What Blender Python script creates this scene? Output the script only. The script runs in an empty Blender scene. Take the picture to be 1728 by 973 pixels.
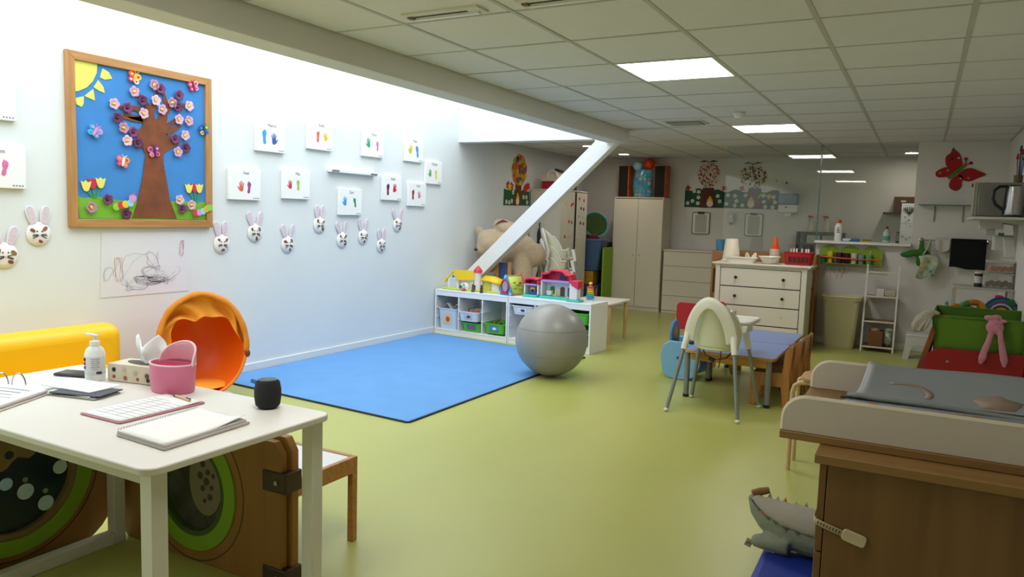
import bpy, bmesh, math, random
from mathutils import Vector, Matrix, Euler
PI = math.pi
rnd = random.Random(7)
sc = bpy.context.scene
COL = sc.collection

# ------------------------------------------------------------------ camera
cam_d = bpy.data.cameras.new('camera')
cam = bpy.data.objects.new('camera', cam_d)
COL.objects.link(cam)
sc.camera = cam
cam_d.sensor_fit = 'HORIZONTAL'
cam_d.sensor_width = 36.0
cam_d.lens = 36.0 * 1264.9 / 1728.0
cam_d.clip_start = 0.05
yaw, pitch, roll = math.radians(-28.570), math.radians(-5.542), math.radians(1.7605)
fw = Vector((math.sin(yaw) * math.cos(pitch), math.cos(yaw) * math.cos(pitch), math.sin(pitch)))
rt = Vector((math.cos(yaw), -math.sin(yaw), 0))
up = rt.cross(fw)
r2 = math.cos(roll) * rt + math.sin(roll) * up
u2 = -math.sin(roll) * rt + math.cos(roll) * up
M = Matrix((r2, u2, -fw)).transposed().to_4x4()
M.translation = Vector((5.05, 0.0, 1.42))
cam.matrix_world = M

# ------------------------------------------------------------------ world, skylight, exposure
world = bpy.data.worlds.new('overcast_sky')
sc.world = world
world.use_nodes = True
world.node_tree.nodes['Background'].inputs[0].default_value = (0.80, 0.90, 1.0, 1)
world.node_tree.nodes['Background'].inputs[1].default_value = 1.0
sky_l = bpy.data.lights.new('skylight_daylight', 'AREA')
sky_l.shape = 'RECTANGLE'
sky_l.size = 1.86
sky_l.size_y = 9.2
sky_l.energy = 150
sky_l.color = (0.88, 0.95, 1.0)
sky_o = bpy.data.objects.new('skylight_daylight', sky_l)
sky_o.location = (0.97, 3.1, 3.42)
COL.objects.link(sky_o)
PANEL_EMIT = 13.0
DOWN_EMIT = 60.0
vs = sc.view_settings
vs.view_transform = 'Standard'
vs.look = 'None'
vs.gamma = 1.0
vs.exposure = 0.34
vs.use_curve_mapping = False

# ------------------------------------------------------------------ materials
def lin(h):
    h = h.lstrip('#')
    out = []
    for i in (0, 2, 4):
        c = int(h[i:i + 2], 16) / 255.0
        out.append(c / 12.92 if c <= 0.04045 else ((c + 0.055) / 1.055) ** 2.4)
    return (out[0], out[1], out[2], 1.0)
MATS = {}
def mat(hexc, rough=0.5, metal=0.0, spec=0.5, var=0.0, vscale=8.0, bump=0.0, bscale=60.0, kind='noise', hex2=None,
        stretch=(1, 1, 1), trans=0.0, alpha=1.0, emit=0.0, coat=0.0, sheen=0.0):
    key = (hexc, rough, metal, spec, var, vscale, bump, bscale, kind, hex2, stretch, trans, alpha, emit, coat, sheen)
    if key in MATS:
        return MATS[key]
    m = bpy.data.materials.new('surface_' + hexc.lstrip('#'))
    m.use_nodes = True
    nt = m.node_tree
    b = nt.nodes['Principled BSDF']
    b.inputs['Base Color'].default_value = lin(hexc)
    b.inputs['Roughness'].default_value = rough
    b.inputs['Metallic'].default_value = metal
    b.inputs['Specular IOR Level'].default_value = spec
    b.inputs['Transmission Weight'].default_value = trans
    b.inputs['Alpha'].default_value = alpha
    b.inputs['Coat Weight'].default_value = coat
    b.inputs['Sheen Weight'].default_value = sheen
    if emit:
        b.inputs['Emission Color'].default_value = lin(hexc)
        b.inputs['Emission Strength'].default_value = emit
    tc = mp = None
    if var or bump or hex2:
        tc = nt.nodes.new('ShaderNodeTexCoord')
        mp = nt.nodes.new('ShaderNodeMapping')
        mp.inputs['Scale'].default_value = stretch
        nt.links.new(tc.outputs['Object'], mp.inputs['Vector'])
    if var or hex2:
        n = nt.nodes.new('ShaderNodeTexNoise')
        n.inputs['Scale'].default_value = vscale
        n.inputs['Detail'].default_value = 5
        nt.links.new(mp.outputs[0], n.inputs['Vector'])
        r = nt.nodes.new('ShaderNodeValToRGB')
        c = lin(hexc)
        c2 = lin(hex2) if hex2 else tuple(x * (1 - var) for x in c[:3]) + (1,)
        r.color_ramp.elements[0].position = 0.35
        r.color_ramp.elements[1].position = 0.65
        r.color_ramp.elements[0].color = c2
        r.color_ramp.elements[1].color = c
        nt.links.new(n.outputs['Fac'], r.inputs['Fac'])
        nt.links.new(r.outputs['Color'], b.inputs['Base Color'])
    if bump:
        n2 = nt.nodes.new('ShaderNodeTexNoise')
        n2.inputs['Scale'].default_value = bscale
        n2.inputs['Detail'].default_value = 3
        nt.links.new(mp.outputs[0], n2.inputs['Vector'])
        bp = nt.nodes.new('ShaderNodeBump')
        bp.inputs['Strength'].default_value = bump
        bp.inputs['Distance'].default_value = 0.01
        nt.links.new(n2.outputs['Fac'], bp.inputs['Height'])
        nt.links.new(bp.outputs[0], b.inputs['Normal'])
    MATS[key] = m
    return m
def glass_mat(tint='#fafdfc', refl=0.06, name='clear_pane'):
    m = bpy.data.materials.new(name)
    m.use_nodes = True
    nt = m.node_tree
    out = nt.nodes['Material Output']
    nt.nodes.remove(nt.nodes['Principled BSDF'])
    tr = nt.nodes.new('ShaderNodeBsdfTransparent')
    tr.inputs[0].default_value = lin(tint)
    gl = nt.nodes.new('ShaderNodeBsdfGlossy')
    gl.inputs['Roughness'].default_value = 0.01
    gl.inputs['Color'].default_value = (1, 1, 1, 1)
    fr = nt.nodes.new('ShaderNodeFresnel')
    fr.inputs['IOR'].default_value = 1.45
    mx = nt.nodes.new('ShaderNodeMixShader')
    nt.links.new(fr.outputs[0], mx.inputs[0])
    nt.links.new(tr.outputs[0], mx.inputs[1])
    nt.links.new(gl.outputs[0], mx.inputs[2])
    nt.links.new(mx.outputs[0], out.inputs['Surface'])
    return m
def wood(h1, h2, rough=0.45, axis='x', sc_=6.0):
    st = {'x': (0.6, 8, 8), 'y': (8, 0.6, 8), 'z': (8, 8, 0.6)}[axis]
    return mat(h1, rough, hex2=h2, vscale=sc_, stretch=st)

# ------------------------------------------------------------------ mesh builder
class MB:
    def __init__(self):
        self.v = []
        self.f = []
    def add(self, vs_, fs):
        k = len(self.v)
        self.v += [tuple(p) for p in vs_]
        self.f += [tuple(i + k for i in f) for f in fs]
        return self
    def box(self, x0, x1, y0, y1, z0, z1):
        return self.add([(x0, y0, z0), (x1, y0, z0), (x1, y1, z0), (x0, y1, z0), (x0, y0, z1), (x1, y0, z1), (x1, y1, z1), (x0, y1, z1)],
                        [(0, 3, 2, 1), (4, 5, 6, 7), (0, 1, 5, 4), (1, 2, 6, 5), (2, 3, 7, 6), (3, 0, 4, 7)])
    def obox(self, c, s, e=(0, 0, 0)):
        R = Euler(e).to_matrix()
        k = MB().box(-s[0] / 2, s[0] / 2, -s[1] / 2, s[1] / 2, -s[2] / 2, s[2] / 2)
        return self.add([Vector(c) + R @ Vector(p) for p in k.v], k.f)
    def bar(self, p0, p1, w, d, upv=(0, 0, 1)):
        p0, p1 = Vector(p0), Vector(p1)
        a = (p1 - p0).normalized()
        u = Vector(upv)
        s = a.cross(u)
        if s.length < 1e-4:
            s = a.cross(Vector((1, 0, 0)))
        s.normalize()
        t = s.cross(a).normalized()
        vs_ = []
        for p in (p0, p1):
            for (i, j) in ((-1, -1), (1, -1), (1, 1), (-1, 1)):
                vs_.append(p + s * (i * w / 2) + t * (j * d / 2))
        return self.add(vs_, [(0, 3, 2, 1), (4, 5, 6, 7), (0, 1, 5, 4), (1, 2, 6, 5), (2, 3, 7, 6), (3, 0, 4, 7)])
    def prism(self, pts, axis, a0, a1):
        n = len(pts)
        def P(p, a):
            return (a, p[0], p[1]) if axis == 'x' else (p[0], a, p[1]) if axis == 'y' else (p[0], p[1], a)
        vs_ = [P(p, a0) for p in pts] + [P(p, a1) for p in pts]
        fs = [tuple(range(n)), tuple(range(2 * n - 1, n - 1, -1))] + [(i, (i + 1) % n, (i + 1) % n + n, i + n) for i in range(n)]
        return self.add(vs_, fs)
    def tube(self, pts, r, n=8, closed=False, caps=True, flat=1.0):
        pts = [Vector(p) for p in pts]
        m = len(pts)
        rs = r if isinstance(r, (list, tuple)) else [r] * m
        ref = None
        vs_ = []
        for i, p in enumerate(pts):
            if closed:
                a = pts[(i + 1) % m] - pts[i - 1]
            else:
                a = pts[min(i + 1, m - 1)] - pts[max(i - 1, 0)]
            a.normalize()
            if ref is None:
                ref = Vector((0, 0, 1)) if abs(a.z) < 0.9 else Vector((1, 0, 0))
            s = a.cross(ref)
            if s.length < 1e-5:
                s = a.orthogonal()
            s.normalize()
            t = s.cross(a).normalized()
            ref = t
            for k in range(n):
                q = 2 * PI * k / n
                vs_.append(p + s * (rs[i] * math.cos(q)) + t * (rs[i] * flat * math.sin(q)))
        fs = []
        L = m if closed else m - 1
        for i in range(L):
            for k in range(n):
                a0, a1 = i * n + k, i * n + (k + 1) % n
                b0, b1 = ((i + 1) % m) * n + k, ((i + 1) % m) * n + (k + 1) % n
                fs.append((a0, a1, b1, b0))
        if caps and not closed:
            fs.append(tuple(range(n - 1, -1, -1)))
            fs.append(tuple(range((m - 1) * n, m * n)))
        return self.add(vs_, fs)
    def cyl(self, p0, p1, r0, r1=None, n=16):
        return self.tube([p0, p1], [r0, r0 if r1 is None else r1], n)
    def lathe(self, prof, c=(0, 0, 0), n=24, axis=(0, 0, 1), sx=1.0, sy=1.0, upv=None, caps=True):
        A = Vector(axis).normalized()
        if upv is not None:
            Yv = (Vector(upv) - A * A.dot(Vector(upv))).normalized()
            Xv = Yv.cross(A)
        elif abs(A.z) > 0.999:
            Xv, Yv = Vector((1, 0, 0)), Vector((0, 1, 0))
        else:
            Xv = Vector((0, 0, 1)).cross(A).normalized()
            Yv = A.cross(Xv)
        c = Vector(c)
        vs_, fs = [], []
        for (r, h) in prof:
            for k in range(n):
                q = 2 * PI * k / n
                vs_.append(c + A * h + Xv * (max(r, 1e-5) * sx * math.cos(q)) + Yv * (max(r, 1e-5) * sy * math.sin(q)))
        for i in range(len(prof) - 1):
            for k in range(n):
                fs.append((i * n + k, i * n + (k + 1) % n, (i + 1) * n + (k + 1) % n, (i + 1) * n + k))
        if caps and prof[0][0] > 1e-4:
            fs.append(tuple(range(n - 1, -1, -1)))
        if caps and prof[-1][0] > 1e-4:
            fs.append(tuple(range((len(prof) - 1) * n, len(prof) * n)))
        return self.add(vs_, fs)
    def ell(self, c, r, n=16, m=10, e=(0, 0, 0)):
        R = Euler(e).to_matrix()
        if not isinstance(r, (tuple, list)):
            r = (r, r, r)
        vs_ = [Vector(c) + R @ Vector((0, 0, -r[2]))]
        for i in range(1, m):
            t = -PI / 2 + PI * i / m
            for k in range(n):
                q = 2 * PI * k / n
                vs_.append(Vector(c) + R @ Vector((r[0] * math.cos(t) * math.cos(q), r[1] * math.cos(t) * math.sin(q), r[2] * math.sin(t))))
        vs_.append(Vector(c) + R @ Vector((0, 0, r[2])))
        fs = [(0, 1 + (k + 1) % n, 1 + k) for k in range(n)]
        for i in range(m - 2):
            for k in range(n):
                a = 1 + i * n
                fs.append((a + k, a + (k + 1) % n, a + n + (k + 1) % n, a + n + k))
        a = 1 + (m - 2) * n
        last = len(vs_) - 1
        fs += [(a + k, a + (k + 1) % n, last) for k in range(n)]
        return self.add(vs_, fs)
    def grid(self, fn, nu, nv):
        vs_ = [fn(i / nu, j / nv) for i in range(nu + 1) for j in range(nv + 1)]
        fs = [(i * (nv + 1) + j, (i + 1) * (nv + 1) + j, (i + 1) * (nv + 1) + j + 1, i * (nv + 1) + j + 1) for i in range(nu) for j in range(nv)]
        return self.add(vs_, fs)

def circ(c, r, n=20, rz=None, a0=0.0):
    rz = r if rz is None else rz
    return [(c[0] + r * math.cos(a0 + 2 * PI * k / n), c[1] + rz * math.sin(a0 + 2 * PI * k / n)) for k in range(n)]
def petal(c, r, k=5, depth=0.2, n=30, a0=0.3):
    return [(c[0] + r * (1 - depth + depth * math.cos(k * t)) * math.cos(t + a0), c[1] + r * (1 - depth + depth * math.cos(k * t)) * math.sin(t + a0))
            for t in [2 * PI * i / n for i in range(n)]]
def rrect(x0, x1, y0, y1, r, n=5, corners=(1, 1, 1, 1)):
    out = []
    for ci, (cx, cy, a) in enumerate(((x1 - r, y1 - r, 0), (x0 + r, y1 - r, PI / 2), (x0 + r, y0 + r, PI), (x1 - r, y0 + r, 3 * PI / 2))):
        if corners[ci]:
            out += [(cx + r * math.cos(a + PI / 2 * i / n), cy + r * math.sin(a + PI / 2 * i / n)) for i in range(n + 1)]
        else:
            out.append(((x1, y1), (x0, y1), (x0, y0), (x1, y0))[ci])
    return out

def root_loc(p):
    l = Vector((0, 0, 0))
    while p is not None:
        l += p.location
        p = p.parent
    return l
def part(name, mb, m, parent=None, bevel=0.0, seg=2, smooth=True, solid=0.0, local=False, label=None, kind=None, ang=40, sub=0, remesh=0.0):
    me = bpy.data.meshes.new(name)
    off = Vector((0, 0, 0)) if (local or parent is None) else root_loc(parent)
    me.from_pydata([tuple(Vector(p) - off) for p in mb.v], [], mb.f)
    bm = bmesh.new()
    bm.from_mesh(me)
    bmesh.ops.remove_doubles(bm, verts=bm.verts, dist=1e-5)
    if not solid:
        bmesh.ops.recalc_face_normals(bm, faces=bm.faces)
    bm.to_mesh(me)
    bm.free()
    if smooth:
        for p in me.polygons:
            p.use_smooth = True
        me.set_sharp_from_angle(angle=math.radians(ang))
    me.materials.append(m)
    o = bpy.data.objects.new(name, me)
    COL.objects.link(o)
    if parent is not None:
        o.parent = parent
    if remesh:
        r = o.modifiers.new('remesh', 'REMESH')
        r.mode = 'VOXEL'
        r.voxel_size = remesh
        r.use_smooth_shade = True
        s = o.modifiers.new('smooth', 'SMOOTH')
        s.iterations = 6
        s.factor = 0.5
    if solid:
        s = o.modifiers.new('solid', 'SOLIDIFY')
        s.thickness = solid
        s.offset = 0
    if bevel:
        b = o.modifiers.new('bevel', 'BEVEL')
        b.width = bevel
        b.segments = seg
        b.limit_method = 'ANGLE'
        b.angle_limit = math.radians(40)
    if sub:
        s = o.modifiers.new('sub', 'SUBSURF')
        s.levels = s.render_levels = sub
    if label:
        o['label'] = label
    if kind:
        o['kind'] = kind
    return o
def tag(o, label, cat, group=None):
    o['label'] = label
    o['category'] = cat
    if group:
        o['group'] = group
    return o
def thing(name, label, cat, loc=(0, 0, 0), rotz=0.0, group=None):
    o = bpy.data.objects.new(name, None)
    o.empty_display_size = 0.05
    COL.objects.link(o)
    o.location = loc
    o.rotation_euler = (0, 0, rotz)
    return tag(o, label, cat, group)
def solo(name, mb, m, label, cat, loc=(0, 0, 0), group=None, **kw):
    t = thing_loc = Vector(loc)
    mb.v = [tuple(Vector(p) - t) for p in mb.v]
    o = part(name, mb, m, None, **kw)
    o.location = loc
    return tag(o, label, cat, group)
def struct(name, mb, m, parent=None, **kw):
    o = part(name, mb, m, parent, **kw)
    if parent is None:
        o['kind'] = 'structure'
    return o
def dup(o, parent=None, loc=None, rotz=None, label=None):
    c = o.copy()
    COL.objects.link(c)
    c.parent = parent
    if loc is not None:
        c.location = loc
    if rotz is not None:
        c.rotation_euler = (0, 0, rotz)
    if label:
        c['label'] = label
    for ch in [x for x in o.children]:
        dup(ch, c)
    return c
def text(name, s, size, m, parent, origin, ax, ay, depth=0.0006):
    cu = bpy.data.curves.new('lettering', 'FONT')
    cu.body = s
    cu.size = size
    cu.align_x = 'CENTER'
    cu.extrude = depth
    to = bpy.data.objects.new('lettering_tmp', cu)
    COL.objects.link(to)
    dg = bpy.context.evaluated_depsgraph_get()
    me = bpy.data.meshes.new_from_object(to.evaluated_get(dg))
    bpy.data.objects.remove(to)
    X, Y = Vector(ax).normalized(), Vector(ay).normalized()
    Z = X.cross(Y)
    R = Matrix((X, Y, Z)).transposed()
    off = root_loc(parent)
    for v in me.vertices:
        v.co = Vector(origin) + R @ v.co - off
    me.materials.clear()
    me.materials.append(m)
    o = bpy.data.objects.new(name, me)
    COL.objects.link(o)
    o.parent = parent
    return o

# common materials
WHITE = mat('#eceae4', 0.45)
WHITE_P = mat('#e9e9e6', 0.35)
PAPER = mat('#f2f2f0', 0.8)
BLACK = mat('#141416', 0.45)
GREYM = mat('#8d9092', 0.35, metal=0.6)
DARK = mat('#2a2a2e', 0.5)
BEECH = wood('#c9985a', '#b98546', 0.45, 'z')
BEECHX = wood('#c9985a', '#b98546', 0.45, 'x')
BIRCH = wood('#d8bd8e', '#caa974', 0.45, 'z')
CHROME = mat('#c8c9ca', 0.2, metal=1.0)
# ------------------------------------------------------------------ the room
ZC = 2.393
XR, YB, YF = 5.81, 11.65, -1.6
M_WALL = mat('#e4e9ea', 0.75, var=0.03, vscale=1.5, bump=0.03, bscale=120)
M_WALLB = mat('#dad6d0', 0.75, var=0.04, vscale=1.5, bump=0.03, bscale=120)
M_FLOOR = mat('#b1b35f', 0.34, var=0.06, vscale=0.9, bump=0.02, bscale=40)
struct('floor', MB().box(-0.1, XR + 0.1, YF - 0.1, YB + 0.1, -0.12, 0), M_FLOOR)
struct('wall_left', MB().box(-0.12, 0, YF - 0.1, YB + 0.1, 0, 3.6), M_WALL)
struct('wall_back', MB().box(0, XR + 0.1, YB, YB + 0.1, 0, 2.55), M_WALLB)
struct('wall_right', MB().box(XR, XR + 0.1, YF, YB, 0, 2.55), M_WALLB)
struct('wall_front', MB().box(0, XR + 0.1, YF - 0.1, YF, 0, 3.6), M_WALLB)
struct('baseboard_left', MB().box(0.0, 0.014, YF, YB, 0, 0.075), WHITE_P, bevel=0.003)
struct('baseboard_back', MB().box(0.014, XR, YB - 0.014, YB, 0, 0.075), WHITE_P, bevel=0.003)
struct('baseboard_right', MB().box(XR - 0.014, XR, YF, 9.8, 0, 0.075), WHITE_P, bevel=0.003)
# partition: half wall with pane above, full wall to the right of it
struct('wall_partition', MB().prism([(3.91, 0), (XR, 0), (XR, 2.4), (4.93, 2.4), (4.93, 1.205), (3.91, 1.205)], 'y', 9.8, 9.92), M_WALLB)
struct('baseboard_partition', MB().box(3.91, XR - 0.014, 9.786, 9.8, 0, 0.075), WHITE_P, bevel=0.003)
struct('trim_1', MB().box(3.9, 4.93, 9.70, 9.95, 1.207, 1.237), WHITE_P, bevel=0.004)
GL = glass_mat()
M_GEDGE = mat('#5d7d70', 0.2)
w1 = struct('window_1', MB().box(2.76, 3.893, 9.855, 9.865, 0.004, 2.386), GL)
part('pane_edge', MB().box(3.893, 3.9, 9.852, 9.868, 0.004, 2.386), M_GEDGE, w1, label='green polished edge of the pane')
w2 = struct('window_2', MB().box(3.91, 4.928, 9.835, 9.845, 1.239, 2.386), GL)
part('pane_edge', MB().box(3.903, 3.91, 9.832, 9.848, 1.239, 2.386), M_GEDGE, w2, label='green polished edge of the pane')
# beam, light well, brace
M_BEAM = mat('#dcd9d4', 0.7, var=0.03, vscale=2)
struct('trim_2', MB().box(1.94, 2.13, YF, 7.95, 2.243, 3.6), M_BEAM, bevel=0.004)
struct('wall_skylight', MB().box(0, 1.94, 7.8, 7.95, 2.29, 3.6), M_WALL)
struct('trim_3', MB().prism([(-0.0, 0.355), (0.0, 0.565), (1.80, 2.264), (1.785, 2.30), (2.07, 2.30), (2.07, 2.264), (0.20, 0.514)], 'y', 7.775, 7.90), mat('#e9eaea', 0.5), bevel=0.006)
sk = struct('window_3', MB().box(0, 1.94, YF, 7.8, 3.55, 3.56), GL)
for k in range(5):
    yy = YF + (7.8 - YF) * k / 4
    part('mullion', MB().box(0, 1.94, yy - 0.03, yy + 0.03, 3.5, 3.56), WHITE_P, sk)
# ceiling with tiles and T-bars
M_TILE = mat('#e0dde0', 0.9, var=0.02, vscale=3, bump=0.12, bscale=260)
M_BAR = mat('#bcb9b4', 0.6)
cl = struct('ceiling', MB().prism([(2.13, YF), (XR, YF), (XR, YB), (0, YB), (0, 7.95), (2.13, 7.95)], 'z', 2.42, 2.55), M_BAR)
GX = [2.604 + 0.643 * k for k in range(-5, 6)]
GY = [3.237 + 0.652 * k for k in range(-9, 15)]
lights = {(1, 2), (1, 7), (1, -3)}
LIGHT_POS = []
tile_cache = {}
def tile(x0, x1, y0, y1):
    k = (round(x1 - x0, 3), round(y1 - y0, 3))
    if k not in tile_cache:
        w, d = (x1 - x0) / 2 - 0.009, (y1 - y0) / 2 - 0.009
        tile_cache[k] = part('ceiling_tile', MB().box(-w, w, -d, d, -0.012, 0.01), M_TILE, cl, local=True, bevel=0.004, seg=1)
        o = tile_cache[k]
    else:
        o = tile_cache[k].copy()
        COL.objects.link(o)
        o.parent = cl
    o.location = ((x0 + x1) / 2, (y0 + y1) / 2, ZC + 0.012 + rnd.uniform(-0.0015, 0.0015))
for i in range(len(GX) - 1):
    for j in range(len(GY) - 1):
        x0, x1, y0, y1 = GX[i], GX[i + 1], max(GY[j], YF), min(GY[j + 1], YB)
        if y1 - y0 < 0.05:
            continue
        ki, kj = i - 5, j - 9
        if (ki, kj) in lights:
            LIGHT_POS.append((x0, x1, y0, y1))
            continue
        if y0 >= 7.7:
            x0 = max(x0, 0.0)
            y0 = max(y0, 7.95) if x0 < 2.13 and x1 <= 2.62 else y0
        else:
            x0 = max(x0, 2.13)
        x1 = min(x1, XR)
        if x1 - x0 < 0.05 or y1 - y0 < 0.05:
            continue
        tile(x0, x1, y0, y1)
bars = MB()
for x in GX:
    if 0.05 < x < XR - 0.05:
        ya = YF if x > 2.13 else 7.95
        part('ceiling_bar', MB().box(x - 0.012, x + 0.012, ya, YB, ZC - 0.003, ZC + 0.03), M_BAR, cl)
for y in GY:
    if YF + 0.05 < y < YB - 0.05:
        xa = 2.13 if y < 7.95 else 0.0
        part('ceiling_bar', MB().box(xa, XR, y - 0.009, y + 0.009, ZC - 0.002, ZC + 0.03), M_BAR, cl)
# lamps of the room
M_EM = mat('#fff9f6', 0.5, emit=PANEL_EMIT)
pl = ['square LED ceiling panel, the larger one near the room centre', 'square LED ceiling panel, the smaller one near the glass partition', 'square LED ceiling panel above the desk, nearest the front wall']
LIGHT_POS.sort(key=lambda q: abs(q[2] - 4.54))
for n, (x0, x1, y0, y1) in enumerate(LIGHT_POS):
    lab = {4: pl[0], 7: pl[1]}.get(int(y0), pl[2])
    t = thing('ceiling_light_panel', lab, 'ceiling light', ((x0 + x1) / 2, (y0 + y1) / 2, ZC), group='LED ceiling panels')
    fr = MB()
    part('diffuser', MB().box(x0 + 0.022, x1 - 0.022, y0 + 0.022, y1 - 0.022, ZC + 0.0, ZC + 0.02), M_EM, t)
    part('frame', MB().add([(x0 + a, y0 + b, z) for z in (ZC - 0.004, ZC + 0.02) for (a, b) in ((0.012, 0.012), (x1 - x0 - 0.012, 0.012), (x1 - x0 - 0.012, y1 - y0 - 0.012), (0.012, y1 - y0 - 0.012), (0.024, 0.024), (x1 - x0 - 0.024, 0.024), (x1 - x0 - 0.024, y1 - y0 - 0.024), (0.024, y1 - y0 - 0.024))],
         [(i, (i + 1) % 4, (i + 1) % 4 + 4, i + 4) for i in range(4)] + [(i + 8, (i + 1) % 4 + 8, (i + 1) % 4 + 12, i + 12) for i in range(4)] + [(i, (i + 1) % 4, (i + 1) % 4 + 8, i + 8) for i in range(4)] + [(i + 4, (i + 1) % 4 + 4, (i + 1) % 4 + 12, i + 12) for i in range(4)]), WHITE_P, t)
for (x, y, lab) in ((1.01, 9.445, 'round recessed downlight just behind the white diagonal brace'), (1.04, 10.73, 'round recessed downlight above the tall white wardrobe'), (4.84, 11.05, 'round recessed downlight behind the glass partition at right')):
    t = thing('downlight', lab, 'ceiling light', (x, y, ZC), group='round downlights')
    part('lens', MB().lathe([(0.0, -0.004), (0.075, -0.004), (0.075, 0.004)], (x, y, ZC - 0.004), 24), mat('#fff3e2', 0.4, emit=DOWN_EMIT), t)
    part('ring', MB().lathe([(0.076, 0.005), (0.094, 0.005), (0.09, -0.008), (0.076, -0.010), (0.076, 0.005)], (x, y, ZC - 0.004), 24, caps=False), WHITE_P, t)
for (x, lab, y) in ((2.93, 'slotted white air vent in the ceiling beside the skylight beam', 3.12), (3.57, 'slotted white air vent cut by the top edge, in the next tile', 3.12)):
    t = thing('air_vent', lab, 'vent', (x, y, ZC), group='slotted ceiling vents')
    part('vent_frame', MB().box(x - 0.22, x + 0.22, y - 0.06, y + 0.055, ZC - 0.012, ZC + 0.004), mat('#d8d4c8', 0.5), t, bevel=0.003)
    part('slot', MB().box(x - 0.18, x + 0.14, y - 0.022, y - 0.006, ZC - 0.014, ZC), mat('#4a4640', 0.8), t)
    part('blade', MB().box(x - 0.19, x + 0.19, y + 0.004, y + 0.03, ZC - 0.022, ZC - 0.012), WHITE_P, t)
    part('end_clip', MB().box(x - 0.20, x - 0.17, y - 0.03, y + 0.0, ZC - 0.02, ZC - 0.012), mat('#7a5a48', 0.6), t)
t = thing('ceiling_grille', 'small square grey ventilation grille in the ceiling near the beam end', 'vent', (2.92, 7.43, ZC))
part('grille_frame', MB().box(2.72, 3.10, 7.28, 7.58, ZC - 0.01, ZC + 0.004), mat('#c9c6bb', 0.6), t, bevel=0.003)
for k in range(9):
    part('louvre', MB().obox((2.91, 7.31 + 0.03 * k, ZC - 0.014), (0.33, 0.018, 0.004), (0.5, 0, 0)), mat('#a3a097', 0.6), t)
t = thing('smoke_detector', 'round white smoke detector on the ceiling between the two panels', 'smoke detector', (3.53, 6.91, ZC))
part('base', MB().lathe([(0.055, 0), (0.055, -0.012), (0.045, -0.018)], (3.53, 6.91, ZC - 0.003), 24), WHITE_P, t)
part('sensor_head', MB().lathe([(0.042, -0.018), (0.040, -0.034), (0.028, -0.044), (0.0, -0.046)], (3.53, 6.91, ZC - 0.003), 24), WHITE_P, t)
# ------------------------------------------------------------------ bulletin board on the left wall
bb = thing('bulletin_board', 'wood-framed blue bulletin board with a brown paper tree and blossoms', 'bulletin board', (0, 3.58, 1.252))
Y0, Y1, Z0, Z1 = 3.0, 4.15, 1.252, 2.42
FW = 0.057
OAK_Y = wood('#bd8c55', '#ab7a45', 0.5, 'y'); OAK_Z = wood('#bd8c55', '#ab7a45', 0.5, 'z')
part('frame_rail', MB().prism([(Y0, Z1), (Y1, Z1), (Y1 - FW, Z1 - FW), (Y0 + FW, Z1 - FW)], 'x', 0.002, 0.034), OAK_Y, bb, bevel=0.003)
part('frame_rail', MB().prism([(Y0, Z0), (Y0 + FW, Z0 + FW), (Y1 - FW, Z0 + FW), (Y1, Z0)], 'x', 0.002, 0.034), OAK_Y, bb, bevel=0.003)
part('frame_rail', MB().prism([(Y0, Z0), (Y0, Z1), (Y0 + FW, Z1 - FW), (Y0 + FW, Z0 + FW)], 'x', 0.002, 0.034), OAK_Z, bb, bevel=0.003)
part('frame_rail', MB().prism([(Y1, Z0), (Y1 - FW, Z0 + FW), (Y1 - FW, Z1 - FW), (Y1, Z1)], 'x', 0.002, 0.034), OAK_Z, bb, bevel=0.003)
part('backing', MB().box(0.004, 0.014, Y0 + 0.05, Y1 - 0.05, Z0 + 0.05, Z1 - 0.05), mat('#3f88cf', 0.8, var=0.08, vscale=6), bb, label='sky blue paper backing')
gr = [(3.061, 1.464), (3.111, 1.449), (3.199, 1.467), (3.274, 1.448), (3.398, 1.442), (3.487, 1.44), (3.561, 1.435), (3.805, 1.45), (3.878, 1.46), (3.971, 1.447), (4.092, 1.451), (4.092, 1.312), (3.072, 1.312)]
part('paper_grass', MB().prism(gr, 'x', 0.0142, 0.017), mat('#7ab92e', 0.8, var=0.1, vscale=10), bb)
M_BARK = mat('#8f4a26', 0.8, hex2='#75401f', vscale=9, stretch=(1, 4, 1))
trunk = [(3.46, 1.323), (3.503, 1.44), (3.548, 1.622), (3.573, 1.789), (3.552, 1.824), (3.504, 1.901), (3.518, 1.947), (3.555, 1.995), (3.556, 2.022), (3.53, 2.06), (3.557, 2.10), (3.599, 2.149), (3.641, 2.12), (3.653, 2.052), (3.674, 2.047), (3.70, 2.11), (3.745, 2.13), (3.761, 2.08), (3.745, 2.017), (3.769, 1.985), (3.741, 1.941), (3.83, 1.935), (3.866, 1.908), (3.847, 1.875), (3.766, 1.836), (3.722, 1.805), (3.72, 1.725), (3.745, 1.603), (3.769, 1.464), (3.827, 1.321)]
tp = part('paper_tree', MB().prism(trunk, 'x', 0.0172, 0.022), mat('#8a4a28', 0.8, hex2='#6f3f22', vscale=9), bb, label='brown painted paper tree')
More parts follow.
